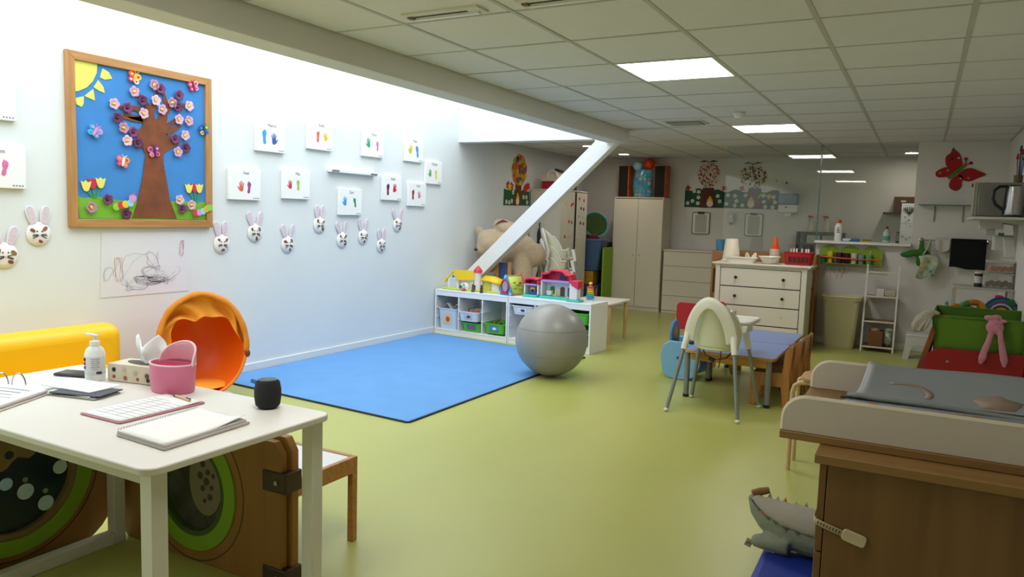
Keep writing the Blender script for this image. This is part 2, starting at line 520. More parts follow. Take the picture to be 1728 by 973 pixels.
for br in ([(3.56, 2.03), (3.47, 2.025), (3.395, 2.03)], [(3.56, 2.035), (3.47, 2.04), (3.41, 2.055)], [(3.58, 2.09), (3.49, 2.105), (3.41, 2.092), (3.365, 2.102)],
           [(3.61, 2.12), (3.57, 2.16), (3.53, 2.20), (3.49, 2.24)], [(3.63, 2.10), (3.66, 2.18), (3.68, 2.26)], [(3.72, 2.10), (3.745, 2.17), (3.735, 2.22), (3.705, 2.28)],
           [(3.74, 2.10), (3.79, 2.17), (3.835, 2.225)], [(3.80, 2.17), (3.86, 2.185), (3.92, 2.18)], [(3.75, 2.0), (3.80, 2.04), (3.86, 2.08)], [(3.75, 1.96), (3.83, 2.0), (3.872, 2.03)],
           [(3.55, 1.93), (3.50, 1.93), (3.46, 1.94)], [(3.57, 1.85), (3.50, 1.86), (3.43, 1.865)]):
    n = len(br)
    ws = [0.022 - 0.013 * i / (n - 1) for i in range(n)]
    L, Rr = [], []
    for i, p in enumerate(br):
        a = Vector(br[min(i + 1, n - 1)]) - Vector(br[max(i - 1, 0)])
        nn = Vector((-a.y, a.x)).normalized() * ws[i]
        L.append((p[0] + nn.x, p[1] + nn.y)); Rr.append((p[0] - nn.x, p[1] - nn.y))
    part('branch', MB().prism(L + Rr[::-1], 'x', 0.0172, 0.0212), mat('#8a4a28', 0.8, hex2='#6f3f22', vscale=9), tp)
M_SUN = mat('#e6e36c', 0.8)
su = part('paper_sun', MB().prism([(3.059, 2.363), (3.059, 2.155), (3.086, 2.161), (3.144, 2.194), (3.188, 2.243), (3.216, 2.303), (3.222, 2.363)], 'x', 0.0142, 0.018), M_SUN, bb, label='yellow quarter paper sun')
for ry in ([(3.258, 2.341), (3.24, 2.277), (3.273, 2.267), (3.328, 2.284), (3.304, 2.323)], [(3.227, 2.257), (3.193, 2.203), (3.23, 2.186), (3.271, 2.177), (3.263, 2.215)],
           [(3.189, 2.191), (3.127, 2.135), (3.163, 2.125), (3.199, 2.115), (3.196, 2.153)], [(3.123, 2.132), (3.062, 2.112), (3.07, 2.073), (3.105, 2.059), (3.119, 2.08)]):
    part('sun_ray', MB().prism(ry, 'x', 0.0142, 0.018), M_SUN, su)
fl_light = [(3.33, 2.112), (3.484, 2.22), (3.644, 2.293), (3.656, 2.183), (3.555, 2.075), (3.708, 2.124), (3.793, 2.186), (3.941, 2.182), (3.85, 2.069), (3.938, 2.069), (3.398, 1.954), (3.423, 1.868), (3.903, 1.955), (3.837, 1.824), (3.149, 1.388), (3.847, 1.462), (3.954, 1.426)]
fl_dark = [(3.431, 2.099), (3.55, 2.167), (3.698, 2.273), (3.842, 2.161), (3.854, 2.252), (3.353, 2.019), (3.472, 1.933), (3.508, 1.859), (3.815, 1.921), (3.908, 1.862), (3.268, 1.447), (3.406, 1.35), (3.87, 1.395)]
def flower_cup(c, r, a0):
    # shallow paper cup with five petals
    mb = MB()
    n = 30
    rings = [(0.0, 0.024), (0.55, 0.026), (1.0, 0.036)]
    vs_ = []
    for (f, x) in rings:
        for i in range(n):
            t_ = 2 * PI * i / n
            rr = r * f * (0.90 + 0.10 * math.cos(5 * t_) - 0.05 * math.cos(10 * t_)) if f else 1e-4
            vs_.append((x, c[0] + rr * math.cos(t_ + a0), c[1] + rr * math.sin(t_ + a0)))
    fs = [(i * n + k, i * n + (k + 1) % n, (i + 1) * n + (k + 1) % n, (i + 1) * n + k) for i in range(2) for k in range(n)]
    return mb.add(vs_, fs)
LCOL = ['#e3b6d4', '#d9a6cc', '#c58dae', '#ecc4de']
for i, c in enumerate(fl_light):
    o = part('blossom', flower_cup(c, 0.041, 0.5 * i), mat(LCOL[i % 4], 0.7), bb, solid=0.002)
    part('blossom_centre', MB().ell((0.031, c[0], c[1]), (0.006, 0.016, 0.010), 10, 6, (0.6 * i, 0, 0)), mat('#e8c52a', 0.6), o)
for i, c in enumerate(fl_dark):
    o = part('blossom', flower_cup(c, 0.041, 0.7 * i), mat(['#7d3f6d', '#6a2f5a'][i % 2], 0.7), bb, solid=0.002)
    part('blossom_centre', MB().ell((0.031, c[0], c[1]), (0.006, 0.012, 0.009), 10, 6, (0.6 * i, 0, 0)), mat('#4a1a38', 0.6), o)
def paper_butterfly(c, s, ang, cols, body):
    o = None
    ca, sa = math.cos(ang), math.sin(ang)
    def W(p): return (c[0] + s * (p[0] * ca - p[1] * sa), c[1] + s * (p[0] * sa + p[1] * ca))
    b = part('paper_butterfly', MB().prism([W(p) for p in circ((0, 0), 0.14, 12, 0.55)], 'x', 0.034, 0.041), mat(body, 0.7), bb)
    for k, (wx, wy, rx, rz) in enumerate(((-0.45, 0.32, 0.42, 0.36), (0.45, 0.32, 0.42, 0.36), (-0.38, -0.32, 0.34, 0.30), (0.38, -0.32, 0.34, 0.30))):
        part('wing', MB().prism([W(p) for p in circ((wx, wy), rx, 16, rz)], 'x', 0.030, 0.034 + 0.0004 * k), mat(cols[k % len(cols)], 0.7), b)
        part('wing_spot', MB().prism([W(p) for p in circ((wx, wy), rx * 0.45, 12, rz * 0.45)], 'x', 0.034, 0.037), mat(cols[(k + 1) % len(cols)], 0.7), b)
    for sx in (-1, 1):
        part('antenna', MB().tube([(0.037,) + W((0.0, 0.5)), (0.040,) + W((0.18 * sx, 0.75)), (0.040,) + W((0.32 * sx, 0.85))], 0.0022, 6), mat(body, 0.7), b)
paper_butterfly((3.485, 2.315), 0.058, -0.3, ['#e8442e', '#f2d23a', '#d8285a', '#f4efe2'], '#f2b038')
paper_butterfly((3.982, 2.336), 0.055, 0.3, ['#e0305a', '#ef9fc0'], '#7d2a3c')
paper_butterfly((3.183, 1.905), 0.060, -0.5, ['#2f9fe0', '#e58fc0', '#48b8ee'], '#e58fc0')
paper_butterfly((3.385, 1.715), 0.058, -0.2, ['#ea6f90', '#f2a83a', '#e23a52'], '#f4f2f0')
paper_butterfly((3.635, 1.809), 0.060, 0.2, ['#d86a94', '#8e2a66', '#e58fae'], '#2b2660')
paper_butterfly((4.076, 2.014), 0.056, 0.2, ['#2f4fae', '#39a060', '#e8c83a', '#4a78d0'], '#253a80')
def tulips(cs, base, s):
    o = None
    for k, c in enumerate(cs):
        col = '#eae06a' if k != 1 else '#cc2a4a'
        pts = [(-0.5, -0.2), (-0.3, -0.62), (0.0, -0.75), (0.3, -0.62), (0.5, -0.2), (0.72, 0.62), (0.28, 0.45), (0.0, 0.7), (-0.28, 0.45), (-0.72, 0.62)]
        st = part('tulip_stem', MB().prism([(c[0] - 0.006, c[1] - 0.02), (c[0] + 0.006, c[1] - 0.02), (base[0] + (k - 1) * 0.012 + 0.006, base[1]), (base[0] + (k - 1) * 0.012 - 0.006, base[1])], 'x', 0.0172, 0.020), mat('#3f9a3e', 0.8), bb)
        part('tulip_flower', MB().prism([(c[0] + s * p[0], c[1] + s * p[1]) for p in pts], 'x', 0.020, 0.026 - 0.002 * (k == 1)), mat(col, 0.8), st)
tulips([(3.119, 1.534), (3.168, 1.554), (3.223, 1.56)], (3.181, 1.452), 0.052)
tulips([(3.937, 1.554), (3.988, 1.563), (4.032, 1.559)], (4.004, 1.442), 0.05)
def caterpillar(cs, cols):
    for k, c in enumerate(cs):
        r = 0.026 if k < 4 else 0.029
        o = part('caterpillar_segment', MB().prism(circ(c, r, 18), 'x', 0.036 + 0.0015 * k, 0.0385 + 0.0015 * k), mat(cols[k], 0.8), bb)
        if k == 4:
            for sy in (-1, 1):
                part('feeler', MB().tube([(0.0445, c[0] + 0.006 * sy, c[1] + 0.02), (0.0445, c[0] + 0.015 * sy, c[1] + 0.045)], 0.0025, 6), mat('#c05a8a', 0.7), o)
caterpillar([(3.327, 1.397), (3.363, 1.41), (3.395, 1.417), (3.432, 1.427), (3.449, 1.461)], ['#8fce3a', '#dc2f50', '#f0c92e', '#8fd4ee', '#d49ac8'])
caterpillar([(3.986, 1.363), (4.021, 1.37), (4.054, 1.381), (4.086, 1.399), (4.112, 1.412)], ['#dc2f50', '#d49ac8', '#8fd4ee', '#f0b02e', '#8fce3a'])

# ------------------------------------------------------------------ hand and foot print canvases
M_CANV = mat('#f3f4f3', 0.75, bump=0.05, bscale=500)
M_INK = mat('#8b8e94', 0.8)
def hand(mb, c, s, mir, rot, x0, x1):
    ca, sa = math.cos(rot), math.sin(rot)
    def W(p): return (c[0] + s * mir * (p[0] * ca - p[1] * sa), c[1] + s * (p[0] * sa + p[1] * ca))
    pl_ = [(-0.36, -0.75), (0.0, -0.88), (0.36, -0.75), (0.42, -0.35), (0.44, 0.05)]
    for fx, fy, tx, ty in ((0.36, 0.1, 0.52, 0.72), (0.13, 0.15, 0.17, 0.98), (-0.1, 0.15, -0.15, 1.0), (-0.33, 0.1, -0.45, 0.78)):
        d = Vector((tx - fx, ty - fy)).normalized(); nn = Vector((d.y, -d.x)) * 0.10
        pl_ += [(fx + nn.x, fy + nn.y), (tx + nn.x * 0.8, ty + nn.y * 0.8), (tx + d.x * 0.1, ty + d.y * 0.1), (tx - nn.x * 0.8, ty - nn.y * 0.8), (fx - nn.x, fy - nn.y + 0.03)]
    pl_ += [(-0.46, -0.1), (-0.55, -0.2), (-0.82, 0.12), (-0.93, 0.05), (-0.86, -0.15), (-0.55, -0.55)]
    mb.prism([W(p) for p in pl_], 'x', x0, x1)
def foot(mb, c, s, mir, rot, x0, x1):
    ca, sa = math.cos(rot), math.sin(rot)
    def W(p): return (c[0] + s * mir * (p[0] * ca - p[1] * sa), c[1] + s * (p[0] * sa + p[1] * ca))
    sole = [(-0.22, -0.92), (0.0, -1.0), (0.22, -0.9), (0.26, -0.6), (0.2, -0.15), (0.36, 0.3), (0.42, 0.62), (0.3, 0.74), (0.36, 0.92), (0.22, 1.02), (0.08, 0.86), (0.02, 0.98), (-0.1, 0.92), (-0.14, 0.8), (-0.24, 0.86), (-0.3, 0.72), (-0.38, 0.6), (-0.34, 0.25), (-0.26, -0.2), (-0.3, -0.6)]
    mb.prism([W(p) for p in sole], 'x', x0, x1)
# (y centre, z centre, left print, right print, name, label)  print = (kind, y, z, colour, size, rot)
canv = [
 (4.77, 2.035, ('f', 4.698, 2.028, '#38aee8', 0.062, 0.05), ('h', 4.806, 2.015, '#2f63ae', 0.050, 0), 'Marco', 'white canvas with light blue footprint and dark blue handprint'),
 (5.38, 2.107, ('f', 5.348, 2.097, '#e8705a', 0.052, 0), ('h', 5.447, 2.103, '#efc92a', 0.042, 0), 'Sofia', 'white canvas with coral footprint and yellow handprint, in the top row'),
 (6.15, 2.105, ('h', 6.078, 2.11, '#3cae7a', 0.050, 0.15), ('f', 6.218, 2.091, '#e285b0', 0.050, 0), 'Mara', 'white canvas with green handprint and pink footprint'),
 (6.86, 2.11, ('h', 6.792, 2.111, '#dacb28', 0.052, -0.2), ('f', 6.916, 2.096, '#5f98dc', 0.066, -0.15), 'Malo', 'white canvas with yellow handprint and blue footprint'),
 (7.245, 1.885, ('h', 7.173, 1.875, '#4aae6a', 0.045, 0.1), ('f', 7.291, 1.865, '#ecdf5a', 0.055, -0.1), 'Charlie', 'white canvas with green handprint and pale yellow footprint, farthest along the wall'),
 (4.485, 1.612, ('h', 4.448, 1.591, '#e2704f', 0.045, 0), ('f', 4.528, 1.588, '#a8489a', 0.050, 0.12), 'Ines', 'white canvas with orange handprint and purple footprint'),
 (5.076, 1.64, ('h', 4.999, 1.634, '#e0364f', 0.040, 0.1), ('f', 5.096, 1.636, '#a4cf5a', 0.048, 0), 'Mia', 'white canvas with red handprint and lime green footprint'),
 (5.812, 1.505, ('h', 5.73, 1.508, '#35a3e0', 0.045, 0.05), ('f', 5.876, 1.502, '#1f9a66', 0.048, -0.2), 'Zuri', 'white canvas with blue handprint and green footprint, lowest of the canvases'),
 (6.475, 1.674, ('f', 6.403, 1.656, '#6d2348', 0.062, 0), ('h', 6.515, 1.673, '#cf2238', 0.048, 0.3), 'Nael', 'white canvas with maroon footprint and red handprint'),
 (6.93, 1.623, ('f', 6.851, 1.619, '#8d3038', 0.055, 0), ('h', 6.964, 1.618, '#e27aa6', 0.042, 0), 'Livia', 'white canvas with brownish red footprint and pink handprint'),
 (2.515, 2.04, ('h', 2.43, 2.04, '#2f9f8a', 0.050, 0), ('f', 2.545, 2.03, '#cf2f7a', 0.055, 0.3), 'Leo', 'white canvas cut by the left edge, with a magenta footprint, upper one'),
 (2.56, 1.623, ('h', 2.47, 1.62, '#4a7ad0', 0.050, 0), ('f', 2.605, 1.618, '#e27ab4', 0.050, 0.2), 'Tom', 'white canvas cut by the left edge, with a light pink footprint, lower one'),
]
for (cy, cz, a, b, nm, lab) in canv:
    t = thing('canvas_print', lab, 'canvas', (0, cy, cz - 0.13), group='print canvases on the left wall')
    part('canvas', MB().box(0.001, 0.030, cy - 0.168, cy + 0.168, cz - 0.13, cz + 0.13), M_CANV, t, bevel=0.004)
    for pr_ in (a, b):
        mb = MB()
        (hand if pr_[0] == 'h' else foot)(mb, (pr_[1] - 0.004, pr_[2]), pr_[4], 1 if pr_ is a else -1, pr_[5], 0.0302, 0.0312)
        part('handprint' if pr_[0] == 'h' else 'footprint', mb, mat(pr_[3], 0.8, var=0.2, vscale=40), t)
    text('name_lettering', nm, 0.038, M_INK, t, (0.031, cy + 0.01, cz + 0.085), (0, 1, 0), (0, 0, 1))
    mb = MB()
    for k in range(4):
        mb.box(0.0302, 0.0308, cy + 0.085 + 0.018 * k, cy + 0.096 + 0.018 * k, cz - 0.116, cz - 0.107)
    part('date_lettering', mb, M_INK, t)

# ------------------------------------------------------------------ paper plate bunnies
M_PLATE = mat('#f0efee', 0.65); M_EAR = mat('#e9e4ec', 0.7); M_EARIN = mat('#e2d0de', 0.8, var=0.12, vscale=60)
M_BROWN = [mat('#8a5638', 0.7), mat('#9d6a42', 0.7), mat('#7a4632', 0.7)]
buns = [(4.26, 1.117, 0.08, (0.25, -0.05), 'paper plate bunny under the lower right corner of the bulletin board'),
 (4.609, 1.206, 0.08, (0.35, -0.35), 'paper plate bunny with long wide-spread ears below the orange and purple prints'),
 (4.991, 1.099, 0.078, (0.3, -0.3), 'paper plate bunny with curled ears below the red and lime prints'),
 (5.397, 1.277, 0.08, (0.1, -0.1), 'paper plate bunny with upright ears, left of the lowest canvas'),
 (5.716, 1.13, 0.08, (0.45, -0.25), 'paper plate bunny directly under the lowest canvas, first of the close pair'),
 (6.032, 1.158, 0.078, (0.25, -0.3), 'paper plate bunny under the right side of the lowest canvas, with two spread ears'),
 (6.33, 1.063, 0.075, (0.12, -0.15), 'paper plate bunny hanging lowest, with short upright ears'),
 (6.604, 1.282, 0.076, (0.45, -0.4), 'paper plate bunny farthest along the wall, under the maroon footprint canvas'),
 (2.806, 1.208, 0.078, (0.25, -0.2), 'paper plate bunny just left of the bulletin board'),
 (2.595, 1.075, 0.082, (0.3, -0.3), 'paper plate bunny cut by the left edge')]
for bi, (cy, cz, r, ears, lab) in enumerate(buns):
    t = thing('paper_plate_bunny', lab, 'paper bunny', (0, cy, cz - r), group='paper plate bunnies on the left wall')
    part('plate', MB().lathe([(0.0, 0.020), (r * 0.66, 0.020), (r * 0.74, 0.017), (r * 0.97, 0.010), (r, 0.006), (r * 0.9, 0.001), (0, 0.001)], (0, cy, cz), 28, (1, 0, 0)), M_PLATE, t)
    for s, a in ((-1, ears[0]), (1, ears[1])):
        b0 = Vector((cy + 0.028 * s, cz + r * 0.72))
        d = Vector((-math.sin(a), math.cos(a))); nn = Vector((d.y, -d.x))
        Le = 0.128
        prof = [(0.0, 0.018), (0.25, 0.025), (0.6, 0.032), (0.85, 0.028), (0.96, 0.016), (1.0, 0.006)]
        pts = [tuple(b0 + d * (Le * f) + nn * w) for f, w in prof] + [tuple(b0 + d * (Le * f) - nn * w) for f, w in prof[::-1]]
        e = part('ear', MB().prism(pts, 'x', 0.006, 0.012), M_EAR, t, bevel=0.002, seg=1)
        pts = [tuple(b0 + d * (Le * f * 0.9 + 0.01) + nn * (w * 0.66)) for f, w in prof] + [tuple(b0 + d * (Le * f * 0.9 + 0.01) - nn * (w * 0.66)) for f, w in prof[::-1]]
        part('ear_lining', MB().prism(pts, 'x', 0.012, 0.0145), M_EARIN, e)
    q = r / 0.08
    for s in (-1, 1):
        part('eye', MB().ell((0.021, cy + 0.016 * s * q, cz + 0.018 * q), (0.004, 0.0048, 0.0048), 8, 6), BLACK, t)
        sp = rnd.uniform(0.2, 0.5)
        for k in range(3):
            a = (k - 1) * sp + rnd.uniform(-0.15, 0.15)
            p0 = (cy + 0.010 * s, cz - 0.012 + 0.004 * k)
            p1 = (cy + s * (0.010 + 0.036 * math.cos(a)), cz - 0.012 + 0.036 * math.sin(a) - 0.004)
            part('whisker', MB().tube([(0.0215, p0[0], p0[1]), (0.0215, p1[0], p1[1])], 0.0024, 6), BLACK, t)
    part('nose', MB().ell((0.021, cy, cz - 0.008), (0.003, 0.005, 0.004), 8, 6), mat('#d9a0b0', 0.6), t)
    for k, ang in enumerate((2.5 + rnd.uniform(-0.2, 0.2), 0.5 + rnd.uniform(-0.3, 0.3), 5.0 + rnd.uniform(-0.4, 0.4))):
        rr = r * 0.62
        c = (cy + rr * math.cos(ang), cz + rr * math.sin(ang))
        part('brown_patch', MB().prism(petal(c, 0.0175 * q * rnd.uniform(0.8, 1.15), 2, 0.18, 18, rnd.uniform(0, 6)), 'x', 0.016, 0.0215), M_BROWN[k], t)

# ------------------------------------------------------------------ child's drawing
t = thing('scribble_drawing', 'large white paper with a child\'s crayon scribbles below the board', 'drawing', (0, 3.58, 0.755))
part('sheet', MB().grid(lambda u, v: (0.0025 + 0.0008 * math.sin(u * 5) * math.sin(v * 4), 3.215 + 0.73 * u + 0.02 * (1 - u) * v, 0.755 + 0.462 * v), 12, 10), mat('#e2e4ea', 0.8), t, solid=0.001, smooth=False)
def stroke(pts, col, r=0.0016):
    part('crayon_stroke', MB().tube([(0.0042, p[0], p[1]) for p in pts], r, 5), mat(col, 0.9), t)
for (c, n, sy, sz, col) in (((3.36, 0.95), 5, 0.03, 0.09, '#cf9a7c'), ((3.88, 1.09), 4, 0.018, 0.06, '#cf4a6a'), ((3.62, 0.86), 7, 0.14, 0.035, '#39536e'), ((3.70, 0.90), 5, 0.16, 0.06, '#6f8292'), ((3.52, 0.94), 3, 0.16, 0.13, '#7aa0c4'), ((3.50, 0.83), 4, 0.09, 0.04, '#4a90b4'), ((3.28, 0.92), 2, 0.04, 0.05, '#4a6d82'), ((3.63, 1.03), 2, 0.05, 0.06, '#c0a0b8'), ((3.66, 0.86), 6, 0.07, 0.02, '#23283a')):
    for k in range(n):
        p0 = rnd.uniform(0, 6.28)
        pts = [(c[0] + sy * math.cos(p0 + 0.5 * i + 0.3 * k) + rnd.uniform(-0.01, 0.01), c[1] + sz * math.sin(p0 + 0.62 * i) + rnd.uniform(-0.006, 0.006)) for i in range(9)]
        stroke(pts, col, 0.0006)
# ------------------------------------------------------------------ white rail
t = thing('wall_rail', 'slim white wall rail with grey end clips among the canvases', 'rail', (0, 5.85, 1.785))
part('rail_body', MB().box(0.001, 0.05, 5.505, 6.195, 1.783, 1.818), mat('#eef1f2', 0.3), t, bevel=0.006)
for y0 in (5.505, 6.08):
    part('end_clip', MB().box(0.05, 0.056, y0 + 0.01, y0 + 0.11, 1.79, 1.808), mat('#8f9598', 0.35, metal=0.5), t, bevel=0.002)
part('rail_top', MB().box(0.003, 0.045, 5.52, 6.16, 1.818, 1.826), WHITE_P, t, bevel=0.002)

# ------------------------------------------------------------------ far tree collage on the left wall
t = thing('autumn_tree_collage', 'paper tree collage with orange and green leaf dots above the giant teddy', 'wall art', (0, 9.33, 1.56))
hedge = [(8.95, 1.558), (9.716, 1.575), (9.702, 1.776)] + [(9.64 - 0.05 * i, 1.77 + 0.012 * (i % 2)) for i in range(13)] + [(8.953, 1.785)]
part('paper_hedge', MB().prism(hedge, 'x', 0.002, 0.006), mat('#1f5a3c', 0.8), t)
part('paper_trunk', MB().prism([(9.209, 1.566), (9.278, 1.749), (9.279, 1.90), (9.442, 1.90), (9.442, 1.756), (9.48, 1.573)], 'x', 0.006, 0.010), mat('#6d3524', 0.8), t)
part('paper_crown', MB().prism(petal((9.376, 2.06), 0.225, 9, 0.05, 36), 'x', 0.006, 0.012), mat('#c9a23c', 0.8), t)
LC = ['#d8641e', '#e08a22', '#a8b82c', '#c23a1e', '#3f6b8f', '#cfc22c', '#2a4a3a', '#e0741e', '#7a4a8a']
for k in range(46):
    a, q = rnd.uniform(0, 6.28), math.sqrt(rnd.random())
    c = (9.376 + 0.20 * q * math.cos(a), 2.06 + 0.185 * q * math.sin(a))
    part('leaf_dot', MB().prism(circ(c, rnd.uniform(0.022, 0.04), 10), 'x', 0.012, 0.014 + 0.0004 * k), mat(LC[k % 9], 0.8), t)
for (c, col) in (((9.061, 1.839), '#d8331e'), ((9.157, 1.828), '#d8331e'), ((9.10, 1.815), '#e8c62a'), ((9.558, 1.80), '#cc2a22'), ((9.649, 1.847), '#d8331e'), ((9.60, 1.83), '#d8331e')):
    o = part('paper_bloom', MB().prism(petal(c, 0.058, 5, 0.2, 24, c[0]), 'x', 0.006, 0.011 + 0.01 * (c[0] % 0.1)), mat(col, 0.8), t)
for c in [(9.201, 1.744), (9.17, 1.623), (9.097, 1.6), (9.015, 1.606), (9.515, 1.688), (9.6, 1.688), (9.627, 1.616)]:
    o = part('daisy', MB().prism(petal(c, 0.036, 5, 0.2, 24, c[1]), 'x', 0.010, 0.014), mat('#e9e6da', 0.8), t)
    part('daisy_centre', MB().prism(circ(c, 0.011, 10), 'x', 0.014, 0.017), mat('#c9a04a', 0.8), o)
o = part('paper_egg', MB().prism(circ((9.335, 1.625), 0.045, 16, 0.055), 'x', 0.010, 0.014), mat('#e4e2d8', 0.8), t)
part('paper_chick', MB().prism(petal((9.335, 1.69), 0.05, 3, 0.3, 18, 1.57), 'x', 0.012, 0.016), mat('#e3bf2a', 0.8), o)
# ------------------------------------------------------------------ yellow sofa
t = thing('yellow_sofa', 'bright yellow padded bench sofa along the left wall behind the desk', 'sofa', (0.35, 2.0, 0))
M_YEL = mat('#f2bd08', 0.42, bump=0.04, bscale=90)
part('backrest', MB().box(0.03, 0.24, 0.9, 3.24, 0.02, 0.60), M_YEL, t, bevel=0.09, seg=6)
part('seat', MB().box(0.241, 0.72, 0.9, 3.2, 0.02, 0.34), M_YEL, t, bevel=0.06, seg=5)

# ------------------------------------------------------------------ orange egg chair
t = thing('egg_chair', 'orange egg-shaped child chair with a gathered fabric hood by the wall', 'chair', (0.47, 3.72, 0))
M_OR = mat('#f06a12', 0.4, spec=0.4)
ax = Vector((0.80, -0.55, 0.20)).normalized()
ec = Vector((0.45, 3.70, 0.40))
prof_o, prof_i = [], []
for k in range(13):
    a = PI * 0.5 * k / 12
    prof_o.append((0.335 * math.cos(a) ** 0.8 if k < 12 else 0.0, -0.36 * math.sin(a)))
outer = [(r, h) for r, h in prof_o]
inner = [(max(r - 0.022, 0.0), h + 0.02 if k > 0 else 0.0) for k, (r, h) in enumerate(prof_o)]
cup = [outer[12 - k] for k in range(13)] + [(0.325, 0.012)] + inner
def put(cu, sy=1.14, sx=0.92):
    return MB().lathe(cu, ec + ax * 0.1, 40, ax, sx, sy, (0, 0, 1))
part('shell', put(cup), M_OR, t, ang=60)
Yv = (Vector((0, 0, 1)) - ax * ax.z).normalized(); Xv = Yv.cross(ax)
def rim(a, r=0.325, h=0.012):
    return ec + ax * (0.1 + h) + Xv * (0.92 * r * math.cos(a)) + Yv * (1.14 * r * math.sin(a))
part('rim_piping', MB().tube([rim(2 * PI * k / 48) for k in range(48)], 0.011, 8, closed=True), mat('#f58a2a', 0.4), t)
pts, rs = [], []
for k in range(40):
    a = -0.18 + (PI + 0.45) * k / 39
    pts.append(rim(a, 0.322 + 0.002 * math.sin(7 * k), 0.02 + 0.003 * math.sin(3.1 * k)))
    rs.append(0.024 + 0.004 * math.sin(k * 1.3) * math.sin(k * 0.37))
hood = part('fabric_hood', MB().tube(pts, rs, 10, flat=0.8), mat('#d8821c', 0.8, bump=0.5, bscale=30), t, sub=1)
def foldf(u, v):
    a = 0.02 + (PI + 0.02) * u
    w = (0.02 + 0.115 * math.sin(PI * min(1, max(0, u))) ** 0.8 + 0.045 * math.exp(-((u - 0.97) / 0.06) ** 2) * 1.2)
    r_ = 0.318 - w * v * (1 + 0.18 * math.sin(11 * u + 2) + 0.1 * math.sin(23 * u))
    return rim(a, r_, 0.012 - 0.05 * math.sin(PI * v) * (0.6 + 0.4 * math.sin(17 * u + 4 * v)) + 0.016 * math.sin(29 * u + 6 * v))
part('fabric_fold', MB().grid(foldf, 60, 10), mat('#e08e22', 0.8, bump=0.5, bscale=30), hood, solid=0.004, sub=1)
part('hood_toggle', MB().ell(rim(-0.2, 0.335, 0.02), (0.02, 0.02, 0.03), 10, 8), mat('#7a3a1c', 0.5), t)
part('cushion', MB().lathe([(0.0, 0.03), (0.15, 0.026), (0.19, 0.008), (0.16, 0.0), (0.0, 0.0)], (0.46, 3.69, 0.105), 24), mat('#f49a24', 0.7), t)
part('base', MB().lathe([(0.0, 0.0), (0.20, 0.0), (0.20, 0.02), (0.08, 0.04), (0.08, 0.09)], (0.44, 3.72, 0.0), 24), mat('#d8d8d6', 0.4), t)

# ------------------------------------------------------------------ desk
t = thing('white_desk', 'white rectangular desk with square metal loop legs in the left foreground', 'desk', (2.6, 1.59, 0))
part('desktop', MB().prism(rrect(1.88, 3.30, 1.232, 1.945, 0.045, 5), 'z', 0.698, 0.72), mat('#e3dfd6', 0.4), t, bevel=0.004)
M_LEG = mat('#e0ddd4', 0.4)
for (x0, x1) in ((2.125, 2.175), (3.225, 3.275)):
    f = part('leg_loop', MB().box(x0, x1, 1.262, 1.312, 0.0, 0.697), M_LEG, t, bevel=0.003)
    part('post', MB().box(x0, x1, 1.872, 1.922, 0.0, 0.697), M_LEG, f, bevel=0.003)
    part('floor_rail', MB().box(x0, x1, 1.312, 1.872, 0.0, 0.05), M_LEG, f, bevel=0.003)
part('apron', MB().box(2.2, 3.2, 1.30, 1.33, 0.64, 0.697), mat('#cfcbc2', 0.5), t)

DZ = 0.721
# binder
t = thing('ring_binder', 'open ring binder with printed sheets at the left end of the desk', 'binder', (2.29, 1.545, DZ), 0.45)
part('cover', MB().box(-0.235, 0.012, -0.31, 0.012, 0.0005, 0.004), mat('#d9d2c4', 0.6), t, local=True, bevel=0.001)
part('page_block', MB().grid(lambda u, v: (-0.22 + 0.22 * u + 0.006 * v, -0.30 + 0.30 * v, 0.009 + 0.020 * (1 - u) ** 0.5 * (0.55 + 0.45 * v)), 14, 8), mat('#cfc8cb', 0.8), t, local=True, solid=0.009)
part('top_sheet', MB().grid(lambda u, v: (-0.222 + 0.222 * u + 0.006 * v, -0.302 + 0.302 * v, 0.0145 + 0.020 * (1 - u) ** 0.5 * (0.55 + 0.45 * v)), 14, 8), PAPER, t, local=True, solid=0.0008)
for k in range(7):
    part('printed_line', MB().obox((-0.10, -0.05 - 0.032 * k, 0.0302 - 0.0013 * k), (0.15 - 0.02 * (k % 3), 0.005, 0.0008), (0, 0.07, 0)), mat('#b3b6bf', 0.9), t, local=True)
for x in (-0.17, -0.105):
    part('ring', MB().tube([(x + 0.026 * math.cos(a), 0.004, 0.03 + 0.042 * math.sin(a)) for a in [PI * k / 12 for k in range(13)]], 0.0028, 8), CHROME, t, local=True)
part('divider_tab', MB().obox((-0.21, 0.002, 0.040), (0.07, 0.004, 0.012), (0, 0.5, 0)), mat('#e6dfc8', 0.7), t, local=True)
# loose papers / magazine
t = thing('loose_papers', 'pile of loose white papers and a grey magazine beside the binder', 'papers', (2.37, 1.63, DZ))
for k, (cx, cy, a, col, z) in enumerate(((2.395, 1.622, 0.22, '#9a948c', 0.0025), (2.37, 1.635, 0.10, '#e9e9ea', 0.0065), (2.395, 1.630, 0.30, '#4d525a', 0.0105), (2.315, 1.662, 0.12, '#f3f3f4', 0.0150))):
    part('magazine' if k in (0, 2) else 'sheet', MB().obox((cx, cy, DZ + z), (0.21 if k < 3 else 0.25, 0.12 if k < 3 else 0.135, 0.0035), (0, 0, a)), mat(col, 0.7), t)
# usb stick / lip balm
t = thing('usb_stick', 'tiny white and blue stick lying on the desk near the papers', 'usb stick', (2.475, 1.60, DZ))
part('body', MB().obox((2.478, 1.632, DZ + 0.006), (0.014, 0.04, 0.010), (0, 0, 0.5)), PAPER, t, bevel=0.003)
part('cap', MB().obox((2.488, 1.605, DZ + 0.006), (0.015, 0.02, 0.011), (0, 0, 0.5)), mat('#34508e', 0.4), t, bevel=0.003)
